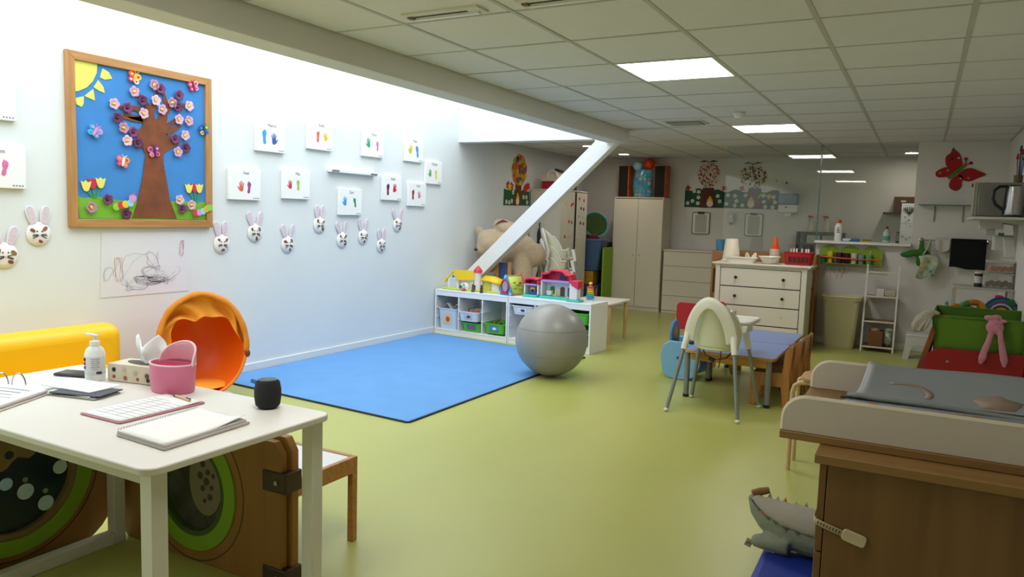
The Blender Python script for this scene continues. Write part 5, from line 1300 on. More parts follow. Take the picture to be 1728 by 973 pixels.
# ------------------------------------------------------------------ pile between cabinet and wardrobe
t = thing('blue_print_box', 'blue cardboard box with an orange corner at the bottom of the pile', 'box', (0.56, 10.9, 0))
part('box_body', MB().box(0.42, 0.69, 10.76, 11.02, 0, 0.39), mat('#2f5076', 0.6), t, bevel=0.004)
part('orange_corner', MB().add([(0.61, 10.757, 0.2), (0.691, 10.757, 0.2), (0.691, 10.757, 0.36)], [(0, 1, 2)]), mat('#b4562a', 0.6), t, solid=0.003)
part('white_print', MB().box(0.52, 0.545, 10.755, 10.76, 0.32, 0.355), PAPER, t)
part('white_print', MB().box(0.575, 0.63, 10.755, 10.76, 0.335, 0.35), PAPER, t)
t = thing('yellow_foam_block', 'mustard yellow foam block stacked on the blue box', 'foam block', (0.49, 10.9, 0.392))
part('foam', MB().box(0.385, 0.60, 10.78, 11.02, 0.392, 0.60), mat('#b98a22', 0.7), t, bevel=0.012)
part('seam', MB().tube([(0.388, 10.779, 0.50), (0.597, 10.779, 0.50)], 0.003, 6), mat('#9a7018', 0.7), t)
t = thing('blue_plastic_tub', 'large slate blue plastic tub in the middle of the pile', 'tub', (0.55, 10.9, 0.602))
part('tub', MB().add([(0.40, 10.78, 0.602), (0.66, 10.78, 0.602), (0.66, 11.04, 0.602), (0.40, 11.04, 0.602), (0.375, 10.75, 1.095), (0.725, 10.75, 1.095), (0.725, 11.06, 1.095), (0.375, 11.06, 1.095)], [(0, 3, 2, 1), (4, 5, 6, 7), (0, 1, 5, 4), (1, 2, 6, 5), (2, 3, 7, 6), (3, 0, 4, 7)]), mat('#3f5f86', 0.55), t, bevel=0.03, seg=3)
part('rim', MB().box(0.368, 0.732, 10.742, 11.068, 1.07, 1.10), mat('#496c94', 0.55), t, bevel=0.01)
t = thing('papasan_chair', 'small teal-rimmed bowl seat with a dark green cushion on top of the pile', 'chair', (0.53, 10.95, 1.102))
pa = Vector((0.62, -0.72, 0.35)).normalized()
pcn = Vector((0.535, 10.97, 1.325))
part('bowl', MB().lathe([(0.0, -0.14), (0.10, -0.125), (0.17, -0.06), (0.20, 0.0), (0.19, 0.004), (0.16, -0.05), (0.09, -0.11), (0.0, -0.125)], pcn, 28, pa), mat('#4a8a98', 0.5), t)
part('rim', MB().tube([pcn + Vector((0, 0, 0)) + (Vector((0, 0, 1)).cross(pa).normalized() * 0.2 * math.cos(a)) + (pa.cross(Vector((0, 0, 1)).cross(pa).normalized()) * 0.2 * math.sin(a)) for a in [2 * PI * k / 36 for k in range(36)]], 0.014, 8, closed=True), mat('#5a9aa8', 0.5), t)
part('cushion', MB().lathe([(0.0, -0.02), (0.08, -0.03), (0.15, 0.0), (0.175, 0.0), (0.14, -0.07), (0.0, -0.11)], pcn, 24, pa), mat('#2f4a1e', 0.9, bump=0.6, bscale=40), t)
part('red_base', MB().lathe([(0.10, 0.0), (0.11, 0.05), (0.06, 0.075), (0.0, 0.08)], (0.50, 10.95, 1.102), 18), mat('#7a1f1c', 0.6), t)
t = thing('black_bag', 'tall black bag squeezed behind the pile beside the wardrobe', 'bag', (0.61, 11.22, 0))
part('bag_body', MB().add([(0.50, 11.08, 0.0), (0.69, 11.08, 0.0), (0.70, 11.35, 0.0), (0.50, 11.35, 0.0), (0.47, 11.09, 1.0), (0.70, 11.09, 1.05), (0.70, 11.32, 1.06), (0.48, 11.32, 1.0)], [(0, 3, 2, 1), (4, 5, 6, 7), (0, 1, 5, 4), (1, 2, 6, 5), (2, 3, 7, 6), (3, 0, 4, 7)]), mat('#121318', 0.6, bump=0.5, bscale=12), t, bevel=0.03, seg=3)
part('strap', MB().tube([(0.52, 11.085, 0.98), (0.58, 11.075, 0.80), (0.56, 11.075, 0.55), (0.53, 11.075, 0.35)], 0.012, 6, flat=0.3), mat('#4a5060', 0.6), t)
t = thing('lime_foam_mat', 'lime green foam mat standing on edge against the wardrobe', 'mat', (0.715, 11.05, 0))
part('mat', MB().box(0.735, 0.76, 10.80, 11.185, 0.0, 0.975), mat('#7fa31c', 0.6), t, bevel=0.010)
part('mat_edge', MB().box(0.738, 0.757, 10.796, 10.802, 0.02, 0.955), mat('#8fb526', 0.6), t)

# ------------------------------------------------------------------ wardrobe and chest of drawers
M_WD = mat('#dcd3c1', 0.45)
t = thing('white_wardrobe', 'tall plain off-white two-door wardrobe against the back wall', 'wardrobe', (1.135, 11.42, 0))
part('carcass', MB().box(0.737, 1.537, 11.222, 11.635, 0, 1.765), M_WD, t, bevel=0.003)
part('plinth', MB().box(0.745, 1.53, 11.214, 11.222, 0, 0.06), M_WD, t)
part('shadow_gap', MB().box(0.755, 1.52, 11.217, 11.222, 1.738, 1.750), mat('#4a463e', 0.8), t)
for (a, b, hx) in ((0.74, 1.1345, 1.085), (1.1395, 1.534, 1.185)):
    d = part('door', MB().box(a, b, 11.20, 11.218, 0.064, 1.736), M_WD, t, bevel=0.003)
    part('knob', MB().box(hx - 0.010, hx + 0.010, 11.186, 11.2, 0.85, 0.885), mat('#cfc6b4', 0.4), d, bevel=0.004)
for (x0, x1, lab) in ((0.757, 0.925, 'orange-sided floor speaker with black grille at the left end of the wardrobe top'), (1.335, 1.515, 'orange-sided floor speaker with black grille at the right end of the wardrobe top')):
    t = thing('loudspeaker', lab, 'speaker', ((x0 + x1) / 2, 11.42, 1.767), group='loudspeakers on the wardrobe')
    part('cabinet', MB().box(x0, x1, 11.30, 11.55, 1.767, 2.262), mat('#c55c18', 0.45, hex2='#a84a10', vscale=10), t, bevel=0.003)
    part('grille', MB().box(x0 + 0.010, x1 - 0.012, 11.288, 11.30, 1.777, 2.25), mat('#17130f', 0.9, bump=0.4, bscale=800), t, bevel=0.002)
t = thing('ball_bag', 'clear blue plastic bag full of coloured play balls on the wardrobe', 'bag of balls', (1.13, 11.42, 1.767))
bagm = bpy.data.materials.new('blue_film'); bagm.use_nodes = True
nt = bagm.node_tree; b_ = nt.nodes['Principled BSDF']; b_.inputs['Base Color'].default_value = lin('#4ab4cc'); b_.inputs['Roughness'].default_value = 0.15; b_.inputs['Alpha'].default_value = 0.42
def bagf(u, v):
    a = 2 * PI * u
    r_ = 0.165 * (1 + 0.05 * math.sin(3 * a + 9 * v) + 0.03 * math.sin(7 * a - 14 * v)) * (0.98 - 0.15 * max(0, v - 0.7) / 0.3 - 0.1 * max(0, 0.1 - v) / 0.1)
    return (1.127 + r_ * math.cos(a), 11.42 + 0.62 * r_ * math.sin(a), 1.769 + 0.43 * v)
part('film', MB().grid(bagf, 36, 16), bagm, t)
BC_ = ['#d8c22e', '#c04a6a', '#2f9a5a', '#3a6ec0', '#8a4ab0', '#e0742a', '#48b0c8', '#d84a3a', '#3a3a6a']
k = 0
for zz in range(6):
    for (dx, dy) in ((-0.10, -0.03), (-0.033, -0.05), (0.035, -0.045), (0.10, -0.025), (-0.065, 0.03), (0.065, 0.03), (0.0, 0.025)):
        off = 0.02 * (zz % 2)
        part('play_ball', MB().ell((1.127 + dx * 0.95 + off * 0.5, 11.42 + dy, 1.802 + 0.062 * zz), 0.031, 12, 8), mat(BC_[(k * 5 + zz * 2) % 9], 0.35), t)
        k += 1
solo('orange_ball', MB().ell((1.205, 11.45, 2.292), 0.088, 24, 16), mat('#d8400e', 0.35), 'orange balloon-like ball on top of the ball bag', 'ball', (1.205, 11.45, 2.204))
solo('pale_blue_ball', MB().ell((1.04, 11.38, 2.255), 0.078, 24, 16), mat('#86b4c8', 0.25), 'pale blue shiny ball on top of the ball bag', 'ball', (1.04, 11.38, 2.177))
t = thing('chest_of_drawers', 'low plain off-white four-drawer chest right of the wardrobe', 'chest of drawers', (2.03, 11.42, 0))
part('carcass', MB().box(1.572, 2.49, 11.222, 11.635, 0, 0.955), M_WD, t, bevel=0.003)
part('top', MB().box(1.57, 2.492, 11.20, 11.636, 0.957, 0.98), M_WD, t, bevel=0.003)
for (z0, z1) in ((0.735, 0.95), (0.51, 0.729), (0.28, 0.504), (0.05, 0.274)):
    part('drawer', MB().box(1.578, 2.484, 11.202, 11.221, z0, z1), M_WD, t, bevel=0.003)

# ------------------------------------------------------------------ back wall decorations
YW = 11.647
t = thing('hedge_mural', 'dark green paper hedge with white daisies and brown trunks on the back wall', 'wall art', (2.43, YW, 1.63))
hp = [(1.735, 1.64), (3.14, 1.63)] + [(3.145 - 0.047 * i, 1.895 + 0.022 * math.sin(i * 1.05) + 0.015 * (i > 24)) for i in range(31)]
part('paper_hedge', MB().prism(hp, 'y', YW - 0.003, YW), mat('#1f4c3a', 0.8), t)
for (x0, x1) in ((1.99, 2.20), (2.68, 2.90)):
    part('paper_trunk', MB().prism([(x0 - 0.02, 1.635), (x1 + 0.03, 1.635), (x1, 1.75), (x1 - 0.02, 1.94), (x0 + 0.02, 1.94), (x0, 1.75)], 'y', YW - 0.006, YW - 0.003), mat('#5e2a20', 0.8), t)
for (x, z) in ((1.88, 1.885), (1.95, 1.875), (1.95, 1.79), (1.86, 1.735), (1.945, 1.70), (1.785, 1.70), (2.245, 1.815), (2.28, 1.735), (2.40, 1.83), (2.385, 1.70), (2.505, 1.82), (2.53, 1.745), (2.51, 1.675), (2.66, 1.83), (2.62, 1.68), (2.92, 1.83), (2.93, 1.74), (2.955, 1.665), (3.07, 1.81), (3.09, 1.735), (3.06, 1.66)):
    o = part('daisy', MB().prism(petal((x, z), 0.034, 5, 0.2, 24, 7 * x), 'y', YW - 0.009, YW - 0.006), mat('#e6e2d6', 0.8), t)
    part('daisy_centre', MB().prism(circ((x, z), 0.010, 10), 'y', YW - 0.011, YW - 0.009), mat('#b98a5a', 0.8), o)
for x in (2.13, 2.745):
    o = part('paper_egg', MB().prism(circ((x, 1.70), 0.050, 18, 0.055), 'y', YW - 0.011, YW - 0.007), mat('#d9d6c6', 0.8), t)
    part('paper_chick', MB().prism(petal((x, 1.765), 0.048, 3, 0.25, 18, 1.57), 'y', YW - 0.012, YW - 0.008), mat('#dcb83a', 0.8), o)
for (x, col) in ((1.78, '#a8222e'), (2.34, '#c04a5a'), (2.60, '#b8303e'), (3.0, '#d8b02a')):
    part('paper_bloom', MB().prism(petal((x, 1.935 if x < 2.9 else 1.82), 0.045, 4, 0.25, 20, x), 'y', YW - 0.009, YW - 0.005), mat(col, 0.8), t)
part('green_leaf', MB().prism([(2.83, 1.80), (2.86, 1.79), (2.91, 1.85), (2.88, 1.865)], 'y', YW - 0.010, YW - 0.006), mat('#4cc84a', 0.8), t)
def spotted(lab, cx, cz, rx, rz, cols, n, rr):
    t = thing('spotted_tree_crown', lab, 'wall art', (cx, YW, cz - rz))
    part('paper_crown', MB().prism([(cx + rx * 0.98 * math.cos(a) * (1 + 0.05 * math.sin(7 * a)), cz + rz * 0.98 * math.sin(a)) for a in [2 * PI * k / 40 for k in range(40)]], 'y', YW - 0.003, YW), mat('#d3c6b4', 0.85), t)
    mb = [MB() for _ in cols]
    for k in range(n):
        a, q = rnd.uniform(0, 6.28), math.sqrt(rnd.random()) * 0.95
        r_ = rr * rnd.uniform(0.7, 1.2)
        mb[k % len(cols)].prism(circ((cx + rx * q * math.cos(a), cz + rz * q * math.sin(a)), r_, 8), 'y', YW - 0.005, YW - 0.003)
    for m_, c_ in zip(mb, cols):
        part('paint_dots', m_, mat(c_, 0.8), t, kind='stuff')
    for (dx, col) in ((-0.08, '#6a4a40'), (0.06, '#4a3c40')):
        part('feather', MB().prism([(cx + dx - 0.07, cz + rz * 0.98), (cx + dx - 0.03, cz + rz * 0.97), (cx + dx + 0.05, cz + rz * 1.0), (cx + dx + 0.075, cz + rz * 1.06), (cx + dx + 0.03, cz + rz * 1.07), (cx + dx + 0.0, cz + rz * 1.13), (cx + dx - 0.03, cz + rz * 1.06)], 'y', YW - 0.008, YW - 0.004), mat(col, 0.9), t)
spotted('pale paper tree crown with many fine red dots on the back wall', 2.09, 2.135, 0.18, 0.20, ['#b03038', '#8a2a30', '#5a2a2e', '#c85a5a'], 150, 0.010)
spotted('pale paper tree crown with scattered larger dark dots on the back wall', 2.75, 2.115, 0.20, 0.19, ['#2c3a48', '#a8303e', '#3a6a5a', '#5a2430', '#c8962e', '#2a2a34'], 84, 0.015)
for (x0, x1, lab) in ((1.87, 2.15, 'grey-framed clear clipboard on the back wall, left one above the chest'), (2.67, 2.94, 'grey-framed clear clipboard on the back wall, right one seen through glass')):
    t = thing('wall_clipboard', lab, 'clipboard', ((x0 + x1) / 2, YW, 1.22), group='wall clipboards')
    part('backing', MB().prism(rrect(x0, x1, 1.22, 1.565, 0.03, 4), 'y', YW - 0.012, YW), mat('#6d6c66', 0.5), t, bevel=0.003)
    part('white_border', MB().prism(rrect(x0 + 0.015, x1 - 0.015, 1.235, 1.55, 0.02, 4), 'y', YW - 0.015, YW - 0.012), mat('#e4e2da', 0.5), t)
    part('sheet', MB().box(x0 + 0.05, x1 - 0.05, YW - 0.017, YW - 0.015, 1.25, 1.525), mat('#b4b0a4', 0.6), t)
    part('clip', MB().box((x0 + x1) / 2 - 0.05, (x0 + x1) / 2 + 0.05, YW - 0.03, YW - 0.012, 1.535, 1.572), mat('#3a3834', 0.4, metal=0.4), t, bevel=0.004)
t = thing('soap_dispenser', 'small clear wall soap dispenser between the two clipboards', 'soap dispenser', (2.47, 11.6, 1.40))
part('tank', MB().box(2.425, 2.52, 11.57, 11.646, 1.42, 1.575), mat('#c4c2ba', 0.2), t, bevel=0.015)
part('nozzle', MB().lathe([(0.02, 0.0), (0.03, 0.03)], (2.472, 11.60, 1.39), 14), mat('#a4a29a', 0.3), t)
part('push_button', MB().ell((2.472, 11.568, 1.50), (0.018, 0.008, 0.03), 12, 8), mat('#e8e4dc', 0.2), t)
t = thing('towel_dispenser', 'paper towel dispenser with smoky blue window on the back wall', 'towel dispenser', (3.29, 11.56, 1.585))
part('body', MB().box(3.16, 3.43, 11.50, 11.646, 1.585, 1.70), mat('#dddad0', 0.4), t, bevel=0.012)
part('blue_window', MB().box(3.155, 3.43, 11.49, 11.646, 1.70, 1.86), mat('#52647e', 0.2), t, bevel=0.02)
part('towel_tip', MB().grid(lambda u, v: (3.24 + 0.10 * u, 11.545 + 0.01 * math.sin(3 * u), 1.587 - 0.06 * v), 6, 3), PAPER, t, solid=0.001)
part('lock', MB().cyl((3.27, 11.50, 1.665), (3.27, 11.494, 1.665), 0.012, None, 10), DARK, t)
for (x, z, col, lab) in ((3.09, 2.05, '#7ad04a', 'tiny lime green dot sticker on the back wall'), (3.235, 2.02, '#2f6ea8', 'tiny blue dot sticker on the back wall')):
    solo('dot_sticker', MB().prism(circ((x, z), 0.018, 14), 'y', YW - 0.002, YW), mat(col, 0.7), lab, 'sticker', (x, YW, z - 0.018), group='dot stickers')

# ------------------------------------------------------------------ bookcase behind the dresser, dresser
t = thing('beech_bookcase', 'beech bookcase standing back to back behind the white dresser', 'bookcase', (3.38, 9.5, 0))
M_BK = wood('#a8773f', '#946432', 0.5, 'z'); M_BKX = wood('#a8773f', '#946432', 0.5, 'x')
part('side_panel', MB().box(2.775, 2.80, 9.32, 9.64, 0, 1.07), M_BK, t, bevel=0.003)
part('side_panel', MB().box(3.955, 3.98, 9.32, 9.64, 0, 1.07), M_BK, t, bevel=0.003)
part('top', MB().box(2.80, 3.955, 9.32, 9.64, 1.045, 1.07), M_BKX, t, bevel=0.003)
part('middle_shelf', MB().box(2.80, 3.955, 9.34, 9.62, 0.50, 0.52), M_BKX, t)
part('bottom_shelf', MB().box(2.80, 3.955, 9.34, 9.62, 0.06, 0.08), M_BKX, t)
part('front_board', MB().box(2.80, 3.955, 9.322, 9.335, 0.85, 1.045), M_BKX, t)
part('lower_board', MB().box(2.80, 3.955, 9.322, 9.335, 0.08, 0.55), M_BKX, t)
M_DR = mat('#dfd8c6', 0.42)
t = thing('white_dresser', 'off-white dresser with black round knobs in front of the glass partition', 'dresser', (3.46, 9.0, 0))
part('carcass', MB().box(2.972, 3.955, 8.772, 9.25, 0.05, 0.94), M_DR, t, bevel=0.003)
part('top', MB().box(2.925, 4.002, 8.735, 9.27, 0.94, 0.963), M_DR, t, bevel=0.006)
part('cornice', MB().box(2.95, 3.977, 8.752, 9.26, 0.925, 0.94), M_DR, t, bevel=0.004)
part('corner_post', MB().box(2.965, 3.018, 8.755, 8.80, 0, 0.925), M_DR, t, bevel=0.003)
part('corner_post', MB().box(3.905, 3.962, 8.755, 8.80, 0, 0.925), M_DR, t, bevel=0.003)
for i, (z0, z1) in enumerate(((0.70, 0.90), (0.485, 0.688), (0.27, 0.473), (0.06, 0.258))):
    part('shadow_gap', MB().box(3.020, 3.903, 8.7705, 8.7715, z0 - 0.006, z1 + 0.006), mat('#3a362e', 0.9), t)
    d = part('drawer', MB().box(3.026, 3.897, 8.758, 8.771, z0, z1), M_DR, t, bevel=0.002)
    for x in (3.20, 3.72):
        if i < 2:
            part('knob', MB().lathe([(0.008, 0.0), (0.008, 0.012), (0.017, 0.018), (0.018, 0.028), (0.010, 0.034), (0.0, 0.035)], (x, 8.758, (z0 + z1) / 2), 16, (0, -1, 0)), mat('#1a1512', 0.35), d, label='black round knob')
        else:
            part('screw_hole', MB().cyl((x, 8.7575, (z0 + z1) / 2), (x, 8.7565, (z0 + z1) / 2), 0.006, None, 10), mat('#5a4c3c', 0.8), d)
TD = 0.9645
t = thing('white_tray', 'shallow white plastic tray at the left of the dresser top', 'tray', (3.23, 8.86, TD))
bin_local(t, 0.36, 0.17, 0.062, mat('#e6e0cf', 0.4)); t.rotation_euler = (0, 0, 0)
t = thing('white_bowl', 'round white plastic bowl on the dresser top', 'bowl', (3.535, 8.88, TD))
part('bowl', MB().lathe([(0.0, 0.0), (0.065, 0.0), (0.085, 0.03), (0.112, 0.075), (0.120, 0.082), (0.108, 0.080), (0.080, 0.034), (0.0, 0.008)], (0, 0, 0), 32), mat('#e9e5d8', 0.4), t, local=True)
part('rim', MB().tube([(0.119 * math.cos(a), 0.119 * math.sin(a), 0.082) for a in [2 * PI * k / 36 for k in range(36)]], 0.004, 6, closed=True), mat('#efece2', 0.4), t, local=True)
t = thing('upturned_bucket', 'tall upturned cream bucket at the left back of the dresser', 'bucket', (3.06, 9.09, TD))
part('bucket', MB().lathe([(0.113, 0.0), (0.113, 0.014), (0.104, 0.016), (0.072, 0.258), (0.066, 0.264), (0.0, 0.264)], (0, 0, 0), 32), mat('#e6dcc4', 0.5), t, local=True)
part('rim', MB().tube([(0.112 * math.cos(a), 0.112 * math.sin(a), 0.007) for a in [2 * PI * k / 36 for k in range(36)]], 0.006, 6, closed=True), mat('#e6dcc4', 0.5), t, local=True)
t = thing('crumpled_tissue', 'crumpled white tissue behind the tray on the dresser', 'tissue', (3.28, 9.08, TD))
part('paper', MB().grid(lambda u, v: (-0.06 + 0.13 * u, 0.02 * math.sin(6 * u + 2 * v), 0.002 + (0.08 + 0.03 * math.sin(9 * u)) * v), 10, 6), mat('#ece6d6', 0.8), t, local=True, solid=0.01)
part('fold', MB().grid(lambda u, v: (-0.05 + 0.10 * u, -0.03 + 0.015 * math.sin(5 * u), 0.002 + 0.06 * v * (0.7 + 0.3 * math.sin(7 * u + 1))), 8, 4), mat('#e8e2d2', 0.8), t, local=True, solid=0.008)
t = thing('blue_cup', 'small blue cup standing on the bookcase left of the bucket', 'cup', (2.845, 9.42, 1.071))
part('cup_body', MB().lathe([(0.0, 0.0), (0.043, 0.0), (0.052, 0.135), (0.048, 0.135), (0.040, 0.006), (0.0, 0.006)], (0, 0, 0), 24), mat('#3a86b0', 0.45), t, local=True)
part('rim', MB().tube([(0.05 * math.cos(a), 0.05 * math.sin(a), 0.135) for a in [2 * PI * k / 24 for k in range(24)]], 0.003, 6, closed=True), mat('#4a96c0', 0.45), t, local=True)
t = thing('jar_with_orange_cone', 'clear jar capped with a tall orange cone lid on the dresser', 'jar', (3.545, 9.15, TD))
part('jar', MB().lathe([(0.0, 0.0), (0.060, 0.0), (0.062, 0.13), (0.056, 0.165)], (0, 0, 0), 24), mat('#cdb9a4', 0.2), t, local=True)
part('cone_lid', MB().lathe([(0.052, 0.160), (0.052, 0.176), (0.040, 0.184), (0.020, 0.28), (0.008, 0.31), (0.0, 0.312)], (0, 0, 0), 24), mat('#e2490e', 0.45), t, local=True, label='orange cone lid')
t = thing('red_basket', 'red open-weave plastic basket on the right of the dresser top', 'basket', (3.83, 9.03, TD))
bin_local(t, 0.33, 0.22, 0.145, mat('#b0141a', 0.45))
for k in range(5):
    part('side_slot', MB().box(-0.10 + 0.045 * k, -0.07 + 0.045 * k, -0.1115, -0.0995, 0.03, 0.09), mat('#3a1a18', 0.7), t, local=True)
for (x, col, od) in ((3.74, '#e4cfa0', 'leftmost'), (3.77, '#e8d8b0', 'second from left'), (3.80, '#efe6d8', 'third from left'), (3.855, '#d8d6d4', 'fourth from left'), (3.90, '#f0ead8', 'second from right'), (3.925, '#efe9da', 'rightmost')):
    q = thing('craft_stick', 'pale craft stick standing in the red basket, %s of the row' % od, 'craft stick', (x, 9.04, TD + 0.02), group='craft sticks in the red basket')
    part('stick', MB().prism(rrect(-0.009, 0.009, 0, 0.165, 0.008, 4), 'y', -0.002, 0.002), mat(col, 0.6), q, local=True)
# ------------------------------------------------------------------ behind the glass
t = thing('dark_shelf_unit', 'dark grey shelf unit with white boxes behind the glass', 'shelf unit', (3.78, 11.48, 0))
for x in (3.46, 4.06):
    part('side_panel', MB().box(x, x + 0.018, 11.33, 11.63, 0, 1.32), mat('#3c3f44', 0.5), t)
for z in (0.1, 0.5, 0.9, 1.14, 1.302):
    part('shelf', MB().box(3.478, 4.06, 11.33, 11.63, z, z + 0.018), mat('#3c3f44', 0.5), t)
for (x0, z0) in ((3.54, 0.918), (3.80, 0.918), (3.60, 1.158), (3.80, 1.158)):
    part('storage_box', MB().box(x0, x0 + 0.18, 11.36, 11.58, z0, z0 + 0.12), mat('#b9b8b0', 0.5), t, bevel=0.006)
for (x, lab) in ((3.635, 'clear spray bottle with red trigger behind the glass, left one'), (3.835, 'clear spray bottle with red trigger behind the glass, right one')):
    t = thing('spray_bottle', lab, 'spray bottle', (x, 11.45, 1.322), group='spray bottles behind the glass')
    part('bottle', MB().lathe([(0.0, 0.0), (0.045, 0.0), (0.047, 0.09), (0.030, 0.14), (0.014, 0.16), (0.014, 0.19)], (x, 11.45, 1.322), 20), mat('#c9c2b2', 0.2), t)
    part('trigger_head', MB().obox((x - 0.01, 11.44, 1.535), (0.075, 0.025, 0.03), (0, 0.1, 0)), mat('#b81f1c', 0.4), t, bevel=0.006)
    part('trigger', MB().obox((x - 0.025, 11.44, 1.50), (0.012, 0.015, 0.05), (0, 0.4, 0)), mat('#b81f1c', 0.4), t)
t = thing('wooden_wall_shelf', 'dark wooden wall shelf with a square brown box behind the glass', 'shelf', (4.72, 11.55, 1.61))
part('board', MB().box(4.54, 5.0, 11.45, 11.648, 1.605, 1.622), mat('#4c2a1c', 0.5), t)
part('box', MB().box(4.665, 4.96, 11.46, 11.64, 1.622, 1.835), mat('#56301f', 0.5), t, bevel=0.004)
part('label_plate', MB().box(4.75, 4.81, 11.455, 11.461, 1.765, 1.785), mat('#d9cfae', 0.5), t)
t = thing('bright_panel_stand_in', 'stand-in white board with faded pink prints for a bright panel standing behind the glass', 'board', (4.91, 11.42, 0))
part('board', MB().box(4.765, 5.06, 11.418, 11.436, 0.0, 1.745), mat('#eef3f6', 0.5), t, bevel=0.002)  # plain board added in place of an unidentified bright panel
part('joint_strip', MB().box(4.765, 5.06, 11.416, 11.418, 1.475, 1.480), mat('#a8b0b8', 0.4), t)
for (x, z, r_, col) in ((4.815, 1.56, 0.016, '#d6a4b0'), (4.86, 1.52, 0.020, '#b8a4ae'), (4.83, 1.50, 0.012, '#d9b4b8'), (4.885, 1.44, 0.014, '#dcb4ba'), (4.80, 1.30, 0.020, '#c8bcae'), (4.85, 1.27, 0.024, '#d2c8ba'), (4.89, 1.29, 0.018, '#c4b8aa')):
    part('printed_motif', MB().prism(petal((x, z), r_, 4, 0.2, 16, x * 9), 'y', 11.4165, 11.418), mat(col, 0.7), t)
t = thing('dried_twigs', 'small bunch of dried dark red twigs against the white stand-in board', 'twigs', (4.86, 11.40, 1.58))
for k in range(7):
    a = -0.9 + 0.3 * k
    part('twig', MB().tube([(4.86, 11.408, 1.60), (4.86 + 0.04 * math.sin(a), 11.406, 1.64), (4.86 + 0.09 * math.sin(a), 11.404, 1.62 + 0.08 * math.cos(a * 0.8))], [0.004, 0.003, 0.007], 6), mat('#4a1f22', 0.8), t)

# ------------------------------------------------------------------ things on the ledge
LZ = 1.2385
t = thing('talc_bottle', 'tall white bottle with an orange cap on the ledge', 'bottle', (4.155, 9.765, LZ))
part('bottle', MB().lathe([(0.0, 0.0), (0.042, 0.0), (0.043, 0.17), (0.030, 0.205), (0.022, 0.215)], (0, 0, 0), 24, (0, 0, 1), 1.0, 0.75), mat('#e4e2da', 0.4), t, local=True)
part('cap', MB().lathe([(0.026, 0.213), (0.026, 0.235), (0.018, 0.252), (0.0, 0.254)], (0, 0, 0), 20), mat('#c8481e', 0.4), t, local=True)
for k in range(3):
    part('label_print', MB().box(-0.018, 0.018 - 0.006 * k, -0.035, -0.031, 0.10 + 0.024 * k, 0.112 + 0.024 * k), mat('#2f5a6a', 0.6), t, local=True)
t = thing('blue_wipes_pack', 'flat blue and white wipes pack lying on the ledge', 'wipes pack', (4.295, 9.765, LZ))
part('pack', MB().box(-0.09, 0.095, -0.045, 0.045, 0.0, 0.036), mat('#2f66a8', 0.4), t, local=True, bevel=0.01)
part('white_stripe', MB().prism([(-0.085, 0.005), (-0.02, 0.005), (0.01, 0.034), (-0.085, 0.034)], 'y', -0.0465, -0.044), mat('#cfd8e0', 0.4), t, local=True)
t = thing('kitchen_sponge', 'yellow sponge with a dark scouring side on the ledge', 'sponge', (4.465, 9.765, LZ))
part('foam', MB().box(-0.055, 0.055, -0.035, 0.035, 0.0, 0.017), mat('#c9aa22', 0.9), t, local=True, bevel=0.004)
part('scourer', MB().box(-0.05, 0.05, -0.034, 0.034, 0.017, 0.026), mat('#4a4a34', 0.9), t, local=True, bevel=0.003)
t = thing('soap_bottle', 'clear bottle of green soap with a dark red cap on the ledge', 'bottle', (4.672, 9.765, LZ))
part('bottle', MB().lathe([(0.0, 0.0), (0.038, 0.0), (0.040, 0.10), (0.028, 0.14), (0.013, 0.155), (0.013, 0.165)], (0, 0, 0), 22), mat('#b9c0ba', 0.15), t, local=True)
part('label', MB().lathe([(0.0405, 0.03), (0.0408, 0.031), (0.0408, 0.08), (0.0405, 0.081)], (0, 0, 0), 22), mat('#4f9a80', 0.5), t, local=True)
part('cap', MB().lathe([(0.016, 0.163), (0.016, 0.188), (0.0, 0.190)], (0, 0, 0), 16), mat('#8a1a1e', 0.4), t, local=True)
t = thing('cream_tube', 'slim dark patterned cream tube standing on the ledge', 'tube', (4.788, 9.765, LZ))
part('tube', MB().lathe([(0.0, 0.0), (0.014, 0.0), (0.016, 0.03), (0.016, 0.135), (0.0, 0.138)], (0, 0, 0), 16), mat('#3a4038', 0.4, hex2='#a8a296', vscale=40), t, local=True)
part('cap', MB().lathe([(0.017, 0.0), (0.017, 0.03), (0, 0.03)], (0, 0, -0.0), 16), mat('#2f5a42', 0.4), t, local=True)

# ------------------------------------------------------------------ cup rack
t = thing('green_cup_rack', 'lime green scalloped cup rack with an orange rail on the half wall', 'cup rack', (4.30, 9.75, 0.98))
sp = [(3.955, 0.965), (4.645, 0.965)] + [(4.645 - 0.69 * k / 36, 1.118 + 0.07 * abs(math.sin(PI * 3 * k / 36)) ** 0.8) for k in range(37)]
part('scalloped_back', MB().prism(sp, 'y', 9.775, 9.785), mat('#869f1c', 0.5), t, bevel=0.003)
part('shelf', MB().box(3.96, 4.64, 9.69, 9.775, 0.965, 0.975), mat('#6f8818', 0.5), t)
part('end_plate', MB().prism([(9.69, 0.965), (9.775, 0.965), (9.775, 1.16), (9.69, 1.05)], 'x', 4.64, 4.648), mat('#93ab2a', 0.5), t)
part('orange_rail', MB().tube([(3.955, 9.684, 1.052), (4.2, 9.682, 1.038), (4.42, 9.682, 1.032), (4.645, 9.684, 1.037)], 0.008, 8), mat('#e0521a', 0.45), t)
cups = [(4.005, '#2f7a6a', 0.085, 'teal'), (4.088, '#d8c41e', 0.135, 'yellow'), (4.185, '#4a1640', 0.125, 'plum'), (4.268, '#35102e', 0.12, 'dark aubergine'), (4.348, '#cfcabc', 0.125, 'cream'), (4.428, '#7f9a96', 0.11, 'grey-green'), (4.508, '#6aa85a', 0.11, 'leaf green')]
